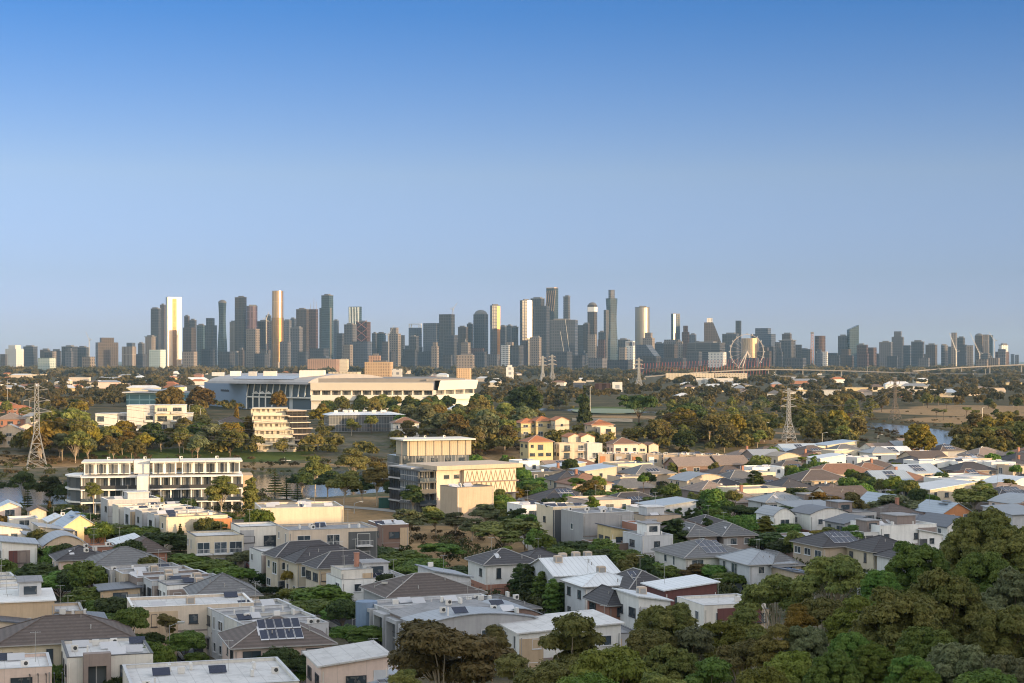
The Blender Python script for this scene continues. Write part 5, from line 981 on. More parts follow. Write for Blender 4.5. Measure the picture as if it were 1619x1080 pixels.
# ------------------------------------------------------------------ trees
LEAF = {'olive': leafmat('leaf_olive',(0.112,0.135,0.033),(0.250,0.237,0.065)), 'green': leafmat('leaf_green',(0.075,0.144,0.025),(0.175,0.237,0.050)), 'dark': leafmat('leaf_dark',(.036,.058,.018),(.09,.12,.034)), 'golden': leafmat('leaf_golden',(.17,.135,.02),(.28,.2,.035)), 'reddish': leafmat('leaf_reddish',(0.119,0.094,0.027),(0.225,0.163,0.048)), 'grey-green': leafmat('leaf_grey_green',(0.106,0.125,0.057),(0.213,0.219,0.106)), 'bright': leafmat('leaf_bright',(.08,.14,.016),(.17,.22,.04)), 'brown': leafmat('leaf_brown',(0.112,0.106,0.035),(0.213,0.175,0.060)), 'yellow-green': leafmat('leaf_yellow_green',(0.125,0.150,0.019),(0.213,0.225,0.044)), 'red': leafmat('leaf_red',(.12,.02,.02),(.16,.04,.03))}
BARK = mat('bark_pale',(.4,.33,.25),.85,.25,1.5); BARKD = mat('bark_dark',(.12,.09,.065),.9,.25,1.5)
def leaf_cloud(g, lobes, n, size, elong=1.6, fill=.55, up=.25, jit=.6):
    lb = np.array(lobes); a = (lb[:,3]*lb[:,4]+lb[:,3]*lb[:,5]+lb[:,4]*lb[:,5]); k = g.choice(len(lb), n, p=a/a.sum())
    d = g.normal(size=(n,3)); d /= np.linalg.norm(d,axis=1)[:,None]; low = d[:,2] < -.35; d[low,2] *= -.6; d /= np.linalg.norm(d,axis=1)[:,None]
    bump = 1+.16*np.sin(d[:,0]*7+k*1.7)*np.sin(d[:,1]*6+k)+.1*np.sin(d[:,2]*9+k*2.1)
    r = (fill+(1-fill)*g.random(n)**.45)*bump
    p = lb[k,:3]+d*lb[k,3:6]*r[:,None]
    nr = d+g.normal(size=(n,3))*jit; nr[:,2] += up; nr /= np.linalg.norm(nr,axis=1)[:,None]
    t = np.cross(nr, g.normal(size=(n,3))); t /= np.linalg.norm(t,axis=1)[:,None]; b = np.cross(nr, t)
    s = size*(.55+.9*g.random(n))[:,None]; t *= s*elong*.5; b *= s*.5
    dr = nr*s*.18
    q = np.stack([p-t, p-b*.9+dr, p+t*1.05-dr, p+b], 1)
    tint = np.clip(g.random(len(lb))[k]*.6+g.normal(size=n)*.16+.2, 0, 1)
    return q, tint
def cloud_mesh(name, q, tint, m):
    n = len(q); me = bpy.data.meshes.new(name); me.vertices.add(n*4); me.vertices.foreach_set('co', q.reshape(-1).astype(np.float32))
    me.loops.add(n*4); me.loops.foreach_set('vertex_index', np.arange(n*4, dtype=np.int32)); me.polygons.add(n); me.polygons.foreach_set('loop_start', np.arange(0,n*4,4,dtype=np.int32))
    me.update(); at_ = me.attributes.new('tint','FLOAT','FACE'); at_.data.foreach_set('value', tint.astype(np.float32)); me.materials.append(m); me.validate(); return me
def lobes_for(kind, g, w, h):
    L = []
    if kind == 'gum':
        for i in range(20):
            a = g.random()*6.28; r = (.04+.34*g.random()**.7)*w; z = h*(.92-.36*(r/(.42*w))**1.6-.34*g.random()**1.4); s = w*(.1+.085*g.random()); L.append((r*math.cos(a),r*math.sin(a),z,s*1.2,s*1.2,s*.75))
    elif kind == 'round':
        L.append((0,0,h*.6,w*.33,w*.33,h*.3))
        for i in range(16):
            a = i*2.4; e = -.25+1.2*g.random(); L.append((w*.34*math.cos(a)*math.cos(e),w*.34*math.sin(a)*math.cos(e),h*(.58+.27*math.sin(e)),w*.17,w*.17,h*.13))
    elif kind == 'lump':
        L.append((0,0,h*.5,w*.28,w*.28,h*.3))
        for i in range(44):
            a = i*2.39996+g.normal()*.15; e = math.asin(-.3+1.28*(i+.5)/44); s = w*(.075+.065*g.random()); k = .85+.32*g.random()
            L.append((w*.38*k*math.cos(a)*math.cos(e),w*.38*k*math.sin(a)*math.cos(e),h*(.5+.4*k*math.sin(e)),s,s,s*.85))
    elif kind == 'wispy':
        for i in range(26):
            a = g.random()*6.28; r = w*.44*g.random()**.6; z = h*(.42+.5*(1-(r/(.46*w))**2)**.5*(.55+.45*g.random())); s = w*(.08+.06*g.random()); L.append((r*math.cos(a),r*math.sin(a),z,s*1.25,s*1.25,s*.7))
    elif kind == 'spread':
        for i in range(18):
            a = g.random()*6.28; r = w*.42*g.random()**.5; z = h*(.88-.3*g.random()*(r/(.42*w))-.1*g.random()); L.append((r*math.cos(a),r*math.sin(a),z,w*.15,w*.15,h*.075))
    elif kind == 'poplar':
        for i in range(16):
            t = (i+.5)/16; s = w*(.2+.22*math.sin(math.pi*min(1,t*1.05+.05))); a = i*2.4; L.append((w*.14*math.cos(a),w*.14*math.sin(a),h*(.1+.86*t),s,s,h*.075))
    elif kind == 'cone':
        for i in range(14):
            t = (i+.5)/14; s = w*.46*(1-t)+w*.05
            for q in range(3 if t < .7 else 1): a = i*1.3+q*2.1; k = s*.5 if t < .7 else 0; L.append((k*math.cos(a),k*math.sin(a),h*(.08+.9*t),s*.62,s*.62,h*.055))
    elif kind == 'tiers':
        for i in range(9):
            t = i/9; s = w*.5*(1-t)+w*.04
            for q in range(6): a = q*1.047+i*.5; 
            for q in range(6): a = q*1.047+i*.5; L.append((s*.6*math.cos(a),s*.6*math.sin(a),h*(.14+.82*t)+s*.08,s*.4,s*.4,h*.014))
            L.append((0,0,h*(.14+.84*t),w*.05,w*.05,h*.05))
    elif kind == 'bush':
        for i in range(9): a = i*2.4; r = w*.27*g.random()**.5; L.append((r*math.cos(a),r*math.sin(a),h*(.35+.3*g.random()),w*.24,w*.24,h*.3))
    return L
SPEC = {'gum':(10,13),'round':(8,8.5),'lump':(12,14),'wispy':(11,11),'spread':(15,13),'poplar':(3.2,10),'cone':(4,10),'tiers':(8,15),'bush':(3,2.4)}
PROTO = {}
def proto(kind, res, var):
    key = (kind, res, var)
    if key in PROTO: return PROTO[key]
    g = np.random.default_rng(abs(hash(kind)) % 1 + sum(map(ord, kind))*31+res*7+var); w, h = SPEC[kind]; L = lobes_for(kind, g, w, h)
    size = {0:.21,1:.36,2:.7,3:1.15}[res]; area = sum(4*math.pi*(a*b+a*c+b*c)/3 for _,_,_,a,b,c in L)
    dens = {'gum':1.5,'round':1.5,'lump':1.75,'wispy':1.25,'spread':1.5,'poplar':1.5,'cone':1.4,'tiers':1.1,'bush':1.5}[kind]
    if kind == 'tiers': size *= .75; area *= 2.2
    n = int(min(64000, dens*area/(size*size*.55)))
    q, t = leaf_cloud(g, L, n, size, 1.9 if kind in ('wispy','gum') else 1.5, .6 if kind == 'lump' else .45, .55, .38 if res < 2 else .5)
    cm = cloud_mesh('crown_'+kind, q, t, LEAF['olive'])
    mb = MB(); r0 = {'gum':.2,'round':.17,'lump':.32,'wispy':.17,'spread':.4,'poplar':.14,'cone':.16,'tiers':.28,'bush':.07}[kind]; ns = 6 if res < 2 else 4
    fork = h*{'gum':.34,'round':.28,'lump':.2,'wispy':.18,'spread':.4,'poplar':.9,'cone':.92,'tiers':.95,'bush':.2}[kind]
    lean = (g.normal()*.05*h*.3, g.normal()*.05*h*.3)
    mb.path([(0,0,-h*1.1),(0,0,-.4),(lean[0]*.4,lean[1]*.4,fork*.5),(lean[0],lean[1],fork)], [r0*1.6,r0*1.25,r0,r0*(.75 if kind not in ('poplar','cone','tiers') else .15)], ns)
    if kind in ('gum','round','lump','wispy','spread','bush'):
        for i in range(0, len(L), 1 if kind in ('gum','wispy') else 2):
            x, y, z = L[i][:3]; f = .75+.25*g.random(); a = (lean[0],lean[1],fork*f); zz = z+L[i][5]*(.35 if kind in ('gum','wispy') else 0)
            m_ = (a[0]+(x-a[0])*.45, a[1]+(y-a[1])*.45, a[2]+(zz-a[2])*.62); mb.path([a, m_, (x,y,zz)], [r0*.45,r0*.28,r0*.08], 4)
    tm = mb.mesh('trunk_'+kind, BARK if kind in ('gum','wispy') else BARKD)
    PROTO[key] = (cm, tm, w, h); return PROTO[key]
TNAME = {'gum':'gum_tree','round':'street_tree','lump':'broad_tree','wispy':'wattle_tree','spread':'spreading_tree','poplar':'poplar_tree','cone':'conifer_tree','tiers':'norfolk_pine','bush':'shrub'}
TWORD = {'gum':'gum tree','round':'round-headed tree','lump':'dense billowing tree','wispy':'loose wattle tree','spread':'flat-topped spreading tree','poplar':'slim upright tree','cone':'conical conifer','tiers':'tiered pine','bush':'shrub'}
TREES = []
def tree(kind, X, Y, h, w, col, group, label=None, desc=None, lm=None, res=None, bark=None):
    res = (0 if Y < 235 else 1 if Y < 560 else 2 if Y < 1150 else 3) if res is None else res
    if kind == 'bush' and res < 2: res = res
    for _ in range(24):
        if not any(abs((X-hx)*math.cos(a)+(Y-hy)*math.sin(a)) < w_/2+.7 and abs(-(X-hx)*math.sin(a)+(Y-hy)*math.cos(a)) < d_/2+.7 for hx, hy, hr, w_, d_, a in HOUSES): break
        X, Y = X*(1-.9/Y), Y-.9
    cm, tm, pw, ph = proto(kind, res, len(TREES) % 3); z = hz1(X, Y)
    o = root(TNAME[kind], (X,Y,z), rnd.random()*6.28, 'shrub' if kind == 'bush' else 'tree', group, label); hu = h if kind in ('poplar','cone','tiers') else min(h, 1.12*w*ph/pw); sc = (w/pw, w/pw*rnd.uniform(.9,1.1), hu/ph)
    c = link('crown', cm, o, (0,0,h-hu)); c.scale = sc; c.material_slots[0].link = 'OBJECT'; c.material_slots[0].material = LEAF[col]
    link('trunk', tm, o, (0,0,h-hu)).scale = sc
    TREES.append((X, Y, w/2)); sz = 'tall ' if h > 15 else 'small ' if h < 5 and kind != 'bush' else ''
    if not label: auto(o, desc or f"{sz}{col} {TWORD[kind]}", 'tree', h*.6)
    if lm: LM.append((lm, X, Y, z+h*.6, o))
    return o
def tb(kind, px, pt, pb, wpx, col, group, label=None, lm=None, **k):       # by where its foot stands
    X, Y, z = at(px, pb); return tree(kind, X, Y, (pb-pt)*Y/F, wpx*Y/F, col, group, label, lm=lm, **k)
def tt(kind, px, pt, wpx, Y, col, group, label=None, lm=None, **k):        # by distance, foot hidden
    X = xat(px, Y); return tree(kind, X, Y, zat(pt, Y)-hz1(X, Y), wpx*Y/F, col, group, label, lm=lm, **k)
GB = 'big trees on the near slope'
for r in [('gum',702,962,200,168,'brown','large brownish gum tree in front of the long white house','large brownish gum'),('gum',778,986,62,172,'brown',None,None),('gum',905,964,150,172,'olive','olive gum tree rising in front of the long white house',None),('wispy',962,1012,190,135,'yellow-green','yellow-green wattle tree with tangled limbs along the bottom edge','yellow-green wattle'),('round',868,1036,120,142,'olive',None,None),('gum',818,1030,110,152,'brown',None,None),('gum',640,1052,60,150,'olive',None,None),('lump',1052,950,112,186,'olive','rounded olive tree in front of the maroon-banded house','rounded olive tree'),('gum',1092,985,130,165,'grey-green',None,None),('lump',1140,982,100,175,'yellow-green',None,None),('gum',1182,958,95,185,'olive',None,None),('wispy',1228,905,125,202,'olive',None,None),('wispy',1316,870,130,196,'olive','wide wattle tree with bare pale limbs below the sandy solar house','bare-limbed wattle'),('lump',1452,853,110,182,'green',None,None),('lump',1395,898,70,178,'green',None,None),('lump',1556,806,135,192,'olive','tall clumped tree at the side of the frame, highest of the near slope','tallest clumped tree'),('lump',1606,826,120,176,'olive',None,None),('lump',1560,866,120,166,'green',None,None),('lump',1610,900,120,155,'grey-green',None,None),('lump',1590,955,130,140,'olive',None,None),('lump',1545,935,110,150,'grey-green',None,None),('lump',1495,902,150,148,'olive','huge billowing olive-gold tree crowned like a cauliflower','huge billowing tree'),('lump',1425,926,150,138,'olive','second billowing tree just left of the huge one',None),('lump',1470,985,130,128,'green',None,None),('lump',1378,1018,75,120,'bright',None,None),('lump',1440,1032,80,116,'green',None,None),('lump',1520,1010,130,122,'grey-green',None,None),('lump',1458,1056,80,106,'bright',None,None),('gum',1258,952,70,152,'golden','small golden-crowned gum between grey-green wattles','golden-crowned gum'),('gum',1225,985,90,140,'reddish',None,None),('gum',1252,1018,110,126,'yellow-green',None,None),('wispy',1302,938,120,162,'olive',None,None),('gum',1348,940,100,150,'yellow-green',None,None),('lump',1318,1030,100,118,'green',None,None),('wispy',1172,1008,120,142,'brown',None,None),('gum',1122,1035,120,130,'green',None,None),('lump',1062,1020,110,145,'olive',None,None),('round',1030,985,90,165,'olive',None,None),('lump',1600,1030,130,118,'grey-green',None,None),('round',1205,1048,90,118,'yellow-green',None,None),('gum',1385,965,90,140,'grey-green',None,None),('lump',1345,995,80,130,'green',None,None),('round',1560,1050,110,112,'green',None,None),('lump',1275,985,90,140,'grey-green',None,None),('round',930,1055,110,120,'bright',None,None),('gum',1045,1050,100,122,'olive',None,None)]:
    tt(*r[:6], GB, r[6], r[7])
GS = 'garden and street trees among the near houses'
for r in [('round',12,880,930,42,'green'),('round',45,895,940,50,'green'),('round',74,886,945,62,'dark'),('round',104,900,958,62,'green'),('round',128,895,960,56,'dark'),('round',142,925,985,60,'green'),('round',168,945,995,50,'green'),('round',190,940,1000,62,'dark'),('round',205,972,1010,48,'green'),('round',222,980,1022,52,'dark'),('round',244,985,1030,42,'dark'),('gum',266,966,1050,34,'brown'),('round',302,993,1055,54,'green'),('round',318,1028,1066,34,'bright'),('round',98,1036,1100,46,'green'),('round',203,1016,1075,58,'dark'),('round',216,1044,1085,34,'bright'),('round',88,1056,1110,42,'bright'),
 ('round',306,873,905,62,'bright'),('round',340,884,918,74,'bright'),('round',374,893,932,66,'bright'),('round',265,838,880,66,'dark'),('round',236,830,868,60,'green'),('round',186,826,862,84,'bright'),('round',160,826,850,56,'green'),('round',124,808,842,62,'green'),('lump',98,797,838,66,'dark'),('cone',287,826,870,26,'dark'),('gum',382,864,905,44,'grey-green'),('gum',360,808,846,44,'yellow-green'),('gum',396,812,850,54,'grey-green'),('gum',420,818,850,40,'grey-green'),
 ('bush',456,890,932,20,'golden'),('round',516,922,975,80,'bright'),('round',500,946,988,76,'green'),('round',548,955,998,54,'green'),('wispy',576,954,1000,50,'yellow-green'),('round',470,928,962,46,'yellow-green'),('round',562,985,1030,60,'green'),('round',602,978,1030,74,'green'),('round',640,972,1015,54,'green'),('round',448,984,1056,60,'dark'),('round',505,1000,1056,64,'dark'),('bush',476,1040,1075,28,'bright'),('bush',576,1023,1046,24,'red'),
 ('cone',538,853,890,26,'dark'),('cone',560,856,892,28,'dark'),('cone',492,850,878,22,'dark'),('poplar',640,826,872,18,'dark'),('round',602,862,905,70,'dark'),('round',642,868,912,74,'green'),('spread',702,855,900,76,'green'),('round',682,880,920,60,'green'),('round',730,893,935,60,'dark'),('round',662,888,925,54,'green'),('round',622,880,918,54,'green'),('round',762,900,935,46,'dark'),
 ('gum',652,798,850,58,'grey-green'),('gum',692,792,848,54,'olive'),('gum',722,808,852,50,'grey-green'),('gum',748,815,856,44,'grey-green'),('wispy',802,818,880,130,'olive'),('gum',770,795,840,48,'grey-green'),('gum',766,765,820,44,'grey-green'),
 ('gum',545,733,802,58,'olive'),('gum',598,727,800,48,'reddish'),('gum',500,712,780,48,'olive'),('gum',478,738,785,50,'dark'),('gum',560,706,770,52,'brown'),('gum',520,738,788,50,'dark'),('gum',628,748,802,40,'dark'),('gum',655,765,815,44,'dark'),('gum',575,745,795,44,'dark'),
 ('tiers',437,738,784,26,'dark'),('tiers',455,752,790,22,'dark'),('tiers',472,762,794,20,'dark'),('poplar',730,770,820,12,'dark'),('poplar',742,774,822,10,'dark'),
 ('gum',150,757,822,28,'olive'),('gum',247,776,822,32,'olive'),('gum',352,750,822,54,'olive'),('poplar',398,755,820,24,'olive'),('round',305,785,822,24,'dark'),('wispy',40,744,802,46,'dark'),('gum',82,745,805,50,'dark'),('gum',108,752,808,44,'dark'),('tiers',46,765,806,18,'dark'),('cone',28,793,832,24,'golden'),('cone',80,793,838,32,'golden'),('bush',12,812,838,34,'golden'),('gum',-6,748,800,30,'dark'),
 ('poplar',1060,806,846,18,'dark'),('poplar',1074,803,848,18,'dark'),('poplar',1090,806,850,18,'dark'),('poplar',1104,804,850,18,'dark'),('poplar',1118,807,850,18,'dark'),('round',1146,812,850,46,'bright'),('spread',1166,796,838,54,'dark'),('spread',1196,800,840,50,'dark'),('spread',1112,786,826,64,'dark'),('spread',1048,782,822,60,'dark'),('round',1004,798,834,28,'dark'),('gum',820,766,800,34,'golden'),('gum',868,766,802,32,'reddish'),('gum',936,757,802,48,'reddish'),('round',850,756,790,40,'green'),('gum',905,768,800,40,'olive'),('round',975,775,806,40,'green'),
 ('round',912,852,895,64,'dark'),('round',892,862,900,50,'green'),('round',945,865,912,66,'dark'),('round',1000,866,915,60,'green'),('round',1032,884,925,46,'green'),('round',1060,892,930,46,'bright'),('gum',1100,885,930,50,'reddish'),('round',1132,890,930,50,'green'),('round',1160,902,938,50,'green'),('round',880,882,915,42,'bright'),('round',925,888,920,44,'bright'),('round',968,884,922,42,'dark'),('gum',800,858,900,40,'yellow-green'),
 ('poplar',822,892,955,26,'dark'),('poplar',838,888,958,28,'dark'),('poplar',856,900,965,28,'green'),('poplar',876,908,968,28,'green'),('poplar',892,918,972,26,'dark'),('round',925,940,975,36,'green'),
 ('gum',1312,768,830,64,'golden'),('gum',1348,776,842,48,'brown'),('wispy',1422,778,832,96,'grey-green'),('gum',1543,758,820,66,'olive'),('round',1484,738,764,50,'dark'),('round',1212,812,850,54,'green'),('round',1252,822,856,44,'green'),('round',1212,838,885,76,'dark'),('round',1244,850,890,46,'dark'),('round',1302,836,866,26,'golden'),('round',1272,768,810,50,'dark'),('gum',1520,790,835,44,'grey-green'),('round',1440,742,766,30,'olive'),('round',1392,752,770,28,'bright'),('round',1610,752,780,36,'dark'),('round',1095,752,772,30,'yellow-green')]:
    tb(r[0],r[1]-(8 if r[0] == 'round' else 2),r[2],r[3],r[4]*(1.22 if r[0] == 'round' else 1.05),r[5],GS)
tb('spread',1010,620,684,62,'dark','trees across the river','giant dark spreading tree with a pale trunk above the pink house','giant spreading tree'); tb('cone',924,610,672,24,'dark','trees across the river','dark pine beside the tall sports ground light pole'); tb('lump',270,612,660,40,'reddish','trees across the river','dark gold tree against the blue grandstand end wall'); tb('lump',440,618,660,26,'golden','trees across the river','bright golden tree in front of the grandstand glass','golden grandstand tree'); tb('lump',508,644,672,40,'golden','trees across the river','low bright yellow-green tree beside the dark slab flats'); tb('poplar',374,638,684,8,'golden','trees across the river','needle-thin golden column tree by the brown-roofed house'); tb('lump',830,608,668,60,'dark','trees across the river','great dark tree mass left of the orange gabled townhouses','great dark tree'); tb('spread',1090,634,690,56,'dark','trees across the river','flat-topped dark tree above the dry slope'); tb('lump',1455,672,730,56,'golden','trees across the river','yellow-green rounded tree at the river end','golden river tree'); tb('lump',318,612,655,44,'reddish','trees across the river','red-gold tree right of the wave-roofed pavilion')
# ------------------------------------------------------------------ the rest of the estate, lot by lot, and the far suburb
STREETS = [ST1, ST2, ST3, ST4, ST5]
def near_street(x, y):
    for P_ in STREETS:
        for (a, b), (c, d) in zip(P_[:-1], P_[1:]):
            dx, dy = c-a, d-b; t = max(0, min(1, ((x-a)*dx+(y-b)*dy)/(dx*dx+dy*dy)))
            if math.hypot(x-a-t*dx, y-b-t*dy) < 9.5: return True
    return False
def inpoly(px, py, P_):
    c = False
    for (x0,y0),(x1,y1) in zip(P_, P_[1:]+P_[:1]):
        if (y0 > py) != (y1 > py) and px < (x1-x0)*(py-y0)/(y1-y0)+x0: c = not c
    return c
HAND = list(TREES)
ZONE = [[(792,752),(905,742),(955,742),(1150,740),(1230,732),(1330,722),(1400,720),(1630,735),(1640,850),(1480,850),(1380,850),(1300,890),(1180,930),(1060,900),(1040,868),(900,872),(870,850),(800,800)]]
def clear(x, y, r, k=.74):
    for hx, hy, hr, *_ in HOUSES:
        if math.hypot(x-hx, y-hy) < (r+hr)*k: return False
    return True
rg = random.Random(21); u = (math.cos(R(22)), math.sin(R(22))); v = (-u[1], u[0]); nfill = 0
for j in range(-3, 46):
    for i in range(-30, 30):
        x = i*12.2*u[0]+j*12.6*v[0]+rg.uniform(-1.5,1.5); y = 240+i*12.2*u[1]+j*12.6*v[1]+rg.uniform(-1.5,1.5)
        if y < 215 or y > 720 or abs(x) > y*.33: continue
        px, py = proj(x, y, 0)
        zn = [k for k, P_ in enumerate(ZONE) if inpoly(px, py, P_)]
        if not zn or nfill > 190: continue
        w, d = rg.uniform(10.5,15.5), rg.uniform(9.5,12.5)
        if near_street(x, y) or not clear(x, y, math.hypot(w,d)/2) or rg.random() < .1: continue
        if any(math.hypot(x-a, y-b) < r_*.8+4.2 for a, b, r_ in HAND): continue
        dr_, wr_ = seg_field(np.array([x]), np.array([y]), RIVER)
        if dr_[0] < wr_[0]+18: continue
        q = rg.random()
        if q < .56: rf, rm, h = 'hip', rg.choice(['brown','grey','dark','tan','rust','brown','dark','tan','dark']), rg.uniform(3.6,5.2)
        elif q < .76: rf, rm, h = 'flat', rg.choice(['fwhite','fwhite','fgrey','fsand']), rg.uniform(5.8,7.2)
        elif q < .88: rf, rm, h = 'gablex', rg.choice(['mblue','mgrey','tan','mwhite','brown']), rg.uniform(4.6,5.6)
        elif q < .95: rf, rm, h = 'skil', rg.choice(['mwhite','mblue','mgrey']), rg.uniform(4.8,6)
        else: rf, rm, h = 'curve', rg.choice(['mgrey','mwhite']), rg.uniform(4.8,5.8)
        wl = rg.choice(['white','offwhite','cream','beige','sand','palegrey','taupe','grey','brick','pink','white','cream']); extra_ = {}
        ft = ''
        if rf in ('hip','gablex') and rg.random() < .3: extra_['solar'] = rg.choice((4,6,8)); ft = ' and solar panels'
        elif rf == 'flat' and rg.random() < .6: extra_['clutter'] = rg.randint(2,5); ft = ' and rooftop units'
        elif rg.random() < .25: extra_['chim'] = rf == 'hip'; ft = ' and chimney' if rf == 'hip' else ''
        elif rf == 'hip' and rg.random() < .3: extra_['ac'] = 1; ft = ' and roof unit'
        HH(px, py, 0, d, h, rf, wl, rm, 22+rg.choice((0,0,-3,4,90)), None, pos=(x,y), w=w, seed=nfill+500, name='house', group='houses of the riverside estate', desc=f"{wl.replace('palegrey','pale grey').replace('offwhite','off-white')} house with {RNAME[rm]} roof{ft}", **extra_); nfill += 1
# far suburb houses: simple at their size
def far_house(x, y, w, d, h, rise, wm, rm, rot, desc):
    z = hz1(x, y); mb = MB(); mb.box(0,0,0,w,d,h)
    if rise: hipf(mb, w, d, h+.01, rise); n_ = len(mb.f); mb.m[6:] = [1]*(n_-6)
    else: mb.box(0,0,h+.01,w+.6,d+.6,.4,1)
    o = mb.build('suburb_house', [WALL[wm], ROOF[rm]], None, (x,y,z)); o.rotation_euler.z = R(rot); tag(o, None, 'house', 'far suburb houses'); auto(o, desc, 'suburb', h); return o
rg = random.Random(5); FH = []
for px0, px1, y0, y1, n in [(0,330,586,622,52),(130,330,578,590,14),(400,760,578,596,26),(560,800,586,604,16),(760,1000,590,612,10),(1180,1620,600,632,22),(1000,1300,612,640,12),(1150,1620,588,594,12)]:
    for i in range(n):
        for _ in range(20):
            px, py = rg.uniform(px0,px1), rg.uniform(y0,y1); Yv = H*F/(py-HY); X = xat(px, Yv)
            if all(abs(px-a)+abs(py-b)*3 > 9 for a, b in FH): break
        FH.append((px,py)); big = rg.random() < .25
        rm = rg.choice(['terra','terra','rust','brown','grey','mwhite','mwhite','mgrey','tan']) if not big else rg.choice(['mwhite','fwhite','mgrey','fsand']); wl = rg.choice(['cream','offwhite','white','brick','beige','yellow','pink'])
        w = rg.uniform(13,20)*(2.0 if big else 1)*(1+(Yv > 2600)*.4)
        far_house(X, Yv, w, rg.uniform(10,14), rg.uniform(4,7)*(1.3 if big else 1), 0 if rm[0] == 'f' else rg.uniform(2.5,4), wl, rm, rg.uniform(-20,20), f"far {wl.replace('offwhite','off-white')} {'shed' if big else 'house'} with {RNAME[rm]} roof")
# belts on the far bank, each tree its own
rg = random.Random(77)
def in_river(X, Y, k=4): d, w = seg_field(np.array([X]), np.array([Y]), RIVER); return d[0] < w[0]+k
def free(X, Y, r, k=.8):
    return not in_river(X, Y) and all(math.hypot(X-hx, Y-hy) > (hr*.75+r*.6) for hx, hy, hr, *_ in HOUSES)
BL = [(p[1], p[2]) for p in LM if 500 < p[2] < 1600]
def belt(n, px0, px1, b0, b1, kinds, cols, h0, h1, group, minsep=5, aspect=(.7,1.0), keep=lambda px, py: True):
    made = 0; T0 = len(TREES)
    for _ in range(n*25):
        if made >= n: break
        px, pb = rg.uniform(px0,px1), rg.uniform(b0,b1)
        if not keep(px, pb): continue
        X, Y, _z = at(px, pb); h = rg.uniform(h0,h1); w = h*rg.uniform(*aspect)
        if not free(X, Y, w/2) or any(math.hypot(X-a, (Y-b)) < minsep for a, b, _ in TREES[T0:]): continue
        tree(rg.choice(kinds), X, Y, h, w, rg.choice(cols), group); made += 1
GF = 'trees across the river'
OL = ['olive','olive','reddish','brown','dark','golden','grey-green']
gap = lambda zs: (lambda px, py: not any(a < px < b and c < py < d for a, b, c, d in zs))
belt(14, 62, 135, 700, 733, ['gum','gum','wispy'], OL, 11, 17, GF, 7)
belt(30, 135, 300, 700, 730, ['gum','wispy','lump'], OL, 7, 11, GF, 6, keep=gap([(235,330,719,740)]))
belt(18, 290, 400, 690, 730, ['gum','wispy','lump'], OL, 8, 14, GF, 6, keep=gap([(330,420,724,740)]))
belt(38, 640, 835, 672, 722, ['gum','gum','wispy'], ['olive','reddish','brown','olive','grey-green'], 11, 16, GF, 8, keep=gap([(820,880,708,730)]))
belt(30, 400, 780, 646, 666, ['lump','gum','round'], ['dark','olive','olive','reddish','dark'], 11, 15, GF, 10, keep=gap([(395,505,644,720)]))
belt(14, 0, 330, 636, 668, ['lump','gum','round'], ['dark','olive','reddish','golden'], 9, 15, GF, 12, keep=gap([(140,300,640,700)]))
belt(16, 540, 720, 662, 690, ['round','gum','bush'], ['olive','dark','green','golden'], 5, 10, GF, 9)
belt(60, 1030, 1640, 692, 729, ['gum','lump','gum','wispy'], ['olive','olive','reddish','golden','dark','brown'], 9, 15, GF, 8, keep=gap([(1360,1520,690,729),(1222,1272,690,729)]))
belt(26, 880, 1240, 640, 692, ['gum','round','lump'], ['dark','olive','olive','grey-green'], 8, 13, GF, 10, keep=gap([(925,1010,636,670),(860,1050,655,705),(1110,1200,676,700)]))
belt(14, 1240, 1400, 640, 690, ['gum','lump'], ['olive','reddish','brown'], 11, 16, GF, 12)
belt(9, 1420, 1640, 641, 652, ['gum','lump','round'], ['dark','olive','brown'], 8, 13, GF, 18)
belt(7, 1480, 1640, 660, 672, ['gum','spread'], ['dark','olive','grey-green'], 6, 10, GF, 14)
# garden trees between the estate houses
ng = 0
for _ in range(3000):
    px, pb = rg.uniform(795,1635), rg.uniform(742,900); X, Y, _z = at(px, pb); r_ = rg.uniform(1.6,3.2)
    if ng >= 70 or not any(inpoly(px, pb, P_) for P_ in ZONE) or not free(X, Y, r_*.6, 1) or any(abs((X-hx)*math.cos(a)+(Y-hy)*math.sin(a)) < w_/2+1.2 and abs(-(X-hx)*math.sin(a)+(Y-hy)*math.cos(a)) < d_/2+1.2 for hx, hy, hr, w_, d_, a in HOUSES) or any(math.hypot(X-a, Y-b) < 6 for a, b, _ in TREES): continue
    tree(rg.choice(['round','round','gum','poplar','spread']), X, Y, rg.uniform(5,9), r_*2*rg.uniform(.9,1.2), rg.choice(['green','dark','olive','bright','dark','yellow-green']), 'garden trees of the riverside estate'); ng += 1
for P_ in STREETS:
    for (a, b) in zip(P_[:-1], P_[1:]):
        L_ = math.hypot(b[0]-a[0], b[1]-a[1]); an = math.atan2(b[1]-a[1], b[0]-a[0])
        for q in range(int(L_/7)):
            for sd in (-5.6, 5.6):
                t = (q+.5)/max(1, int(L_/7)); X, Y = a[0]+(b[0]-a[0])*t-math.sin(an)*sd, a[1]+(b[1]-a[1])*t+math.cos(an)*sd
                if abs(X) > Y*.31 or Y < 195 or rg.random() < .35 or any(math.hypot(X-c, Y-d) < 4.5 for c, d, _ in TREES): continue
                if any(abs((X-hx)*math.cos(e)+(Y-hy)*math.sin(e)) < w_/2+.5 and abs(-(X-hx)*math.sin(e)+(Y-hy)*math.cos(e)) < d_/2+.5 for hx, hy, hr, w_, d_, e in HOUSES): continue
                tree(rg.choice(['round','round','gum']), X, Y, rg.uniform(5.5,9), rg.uniform(4.5,7.5), rg.choice(['green','bright','green','dark','olive']), GS)
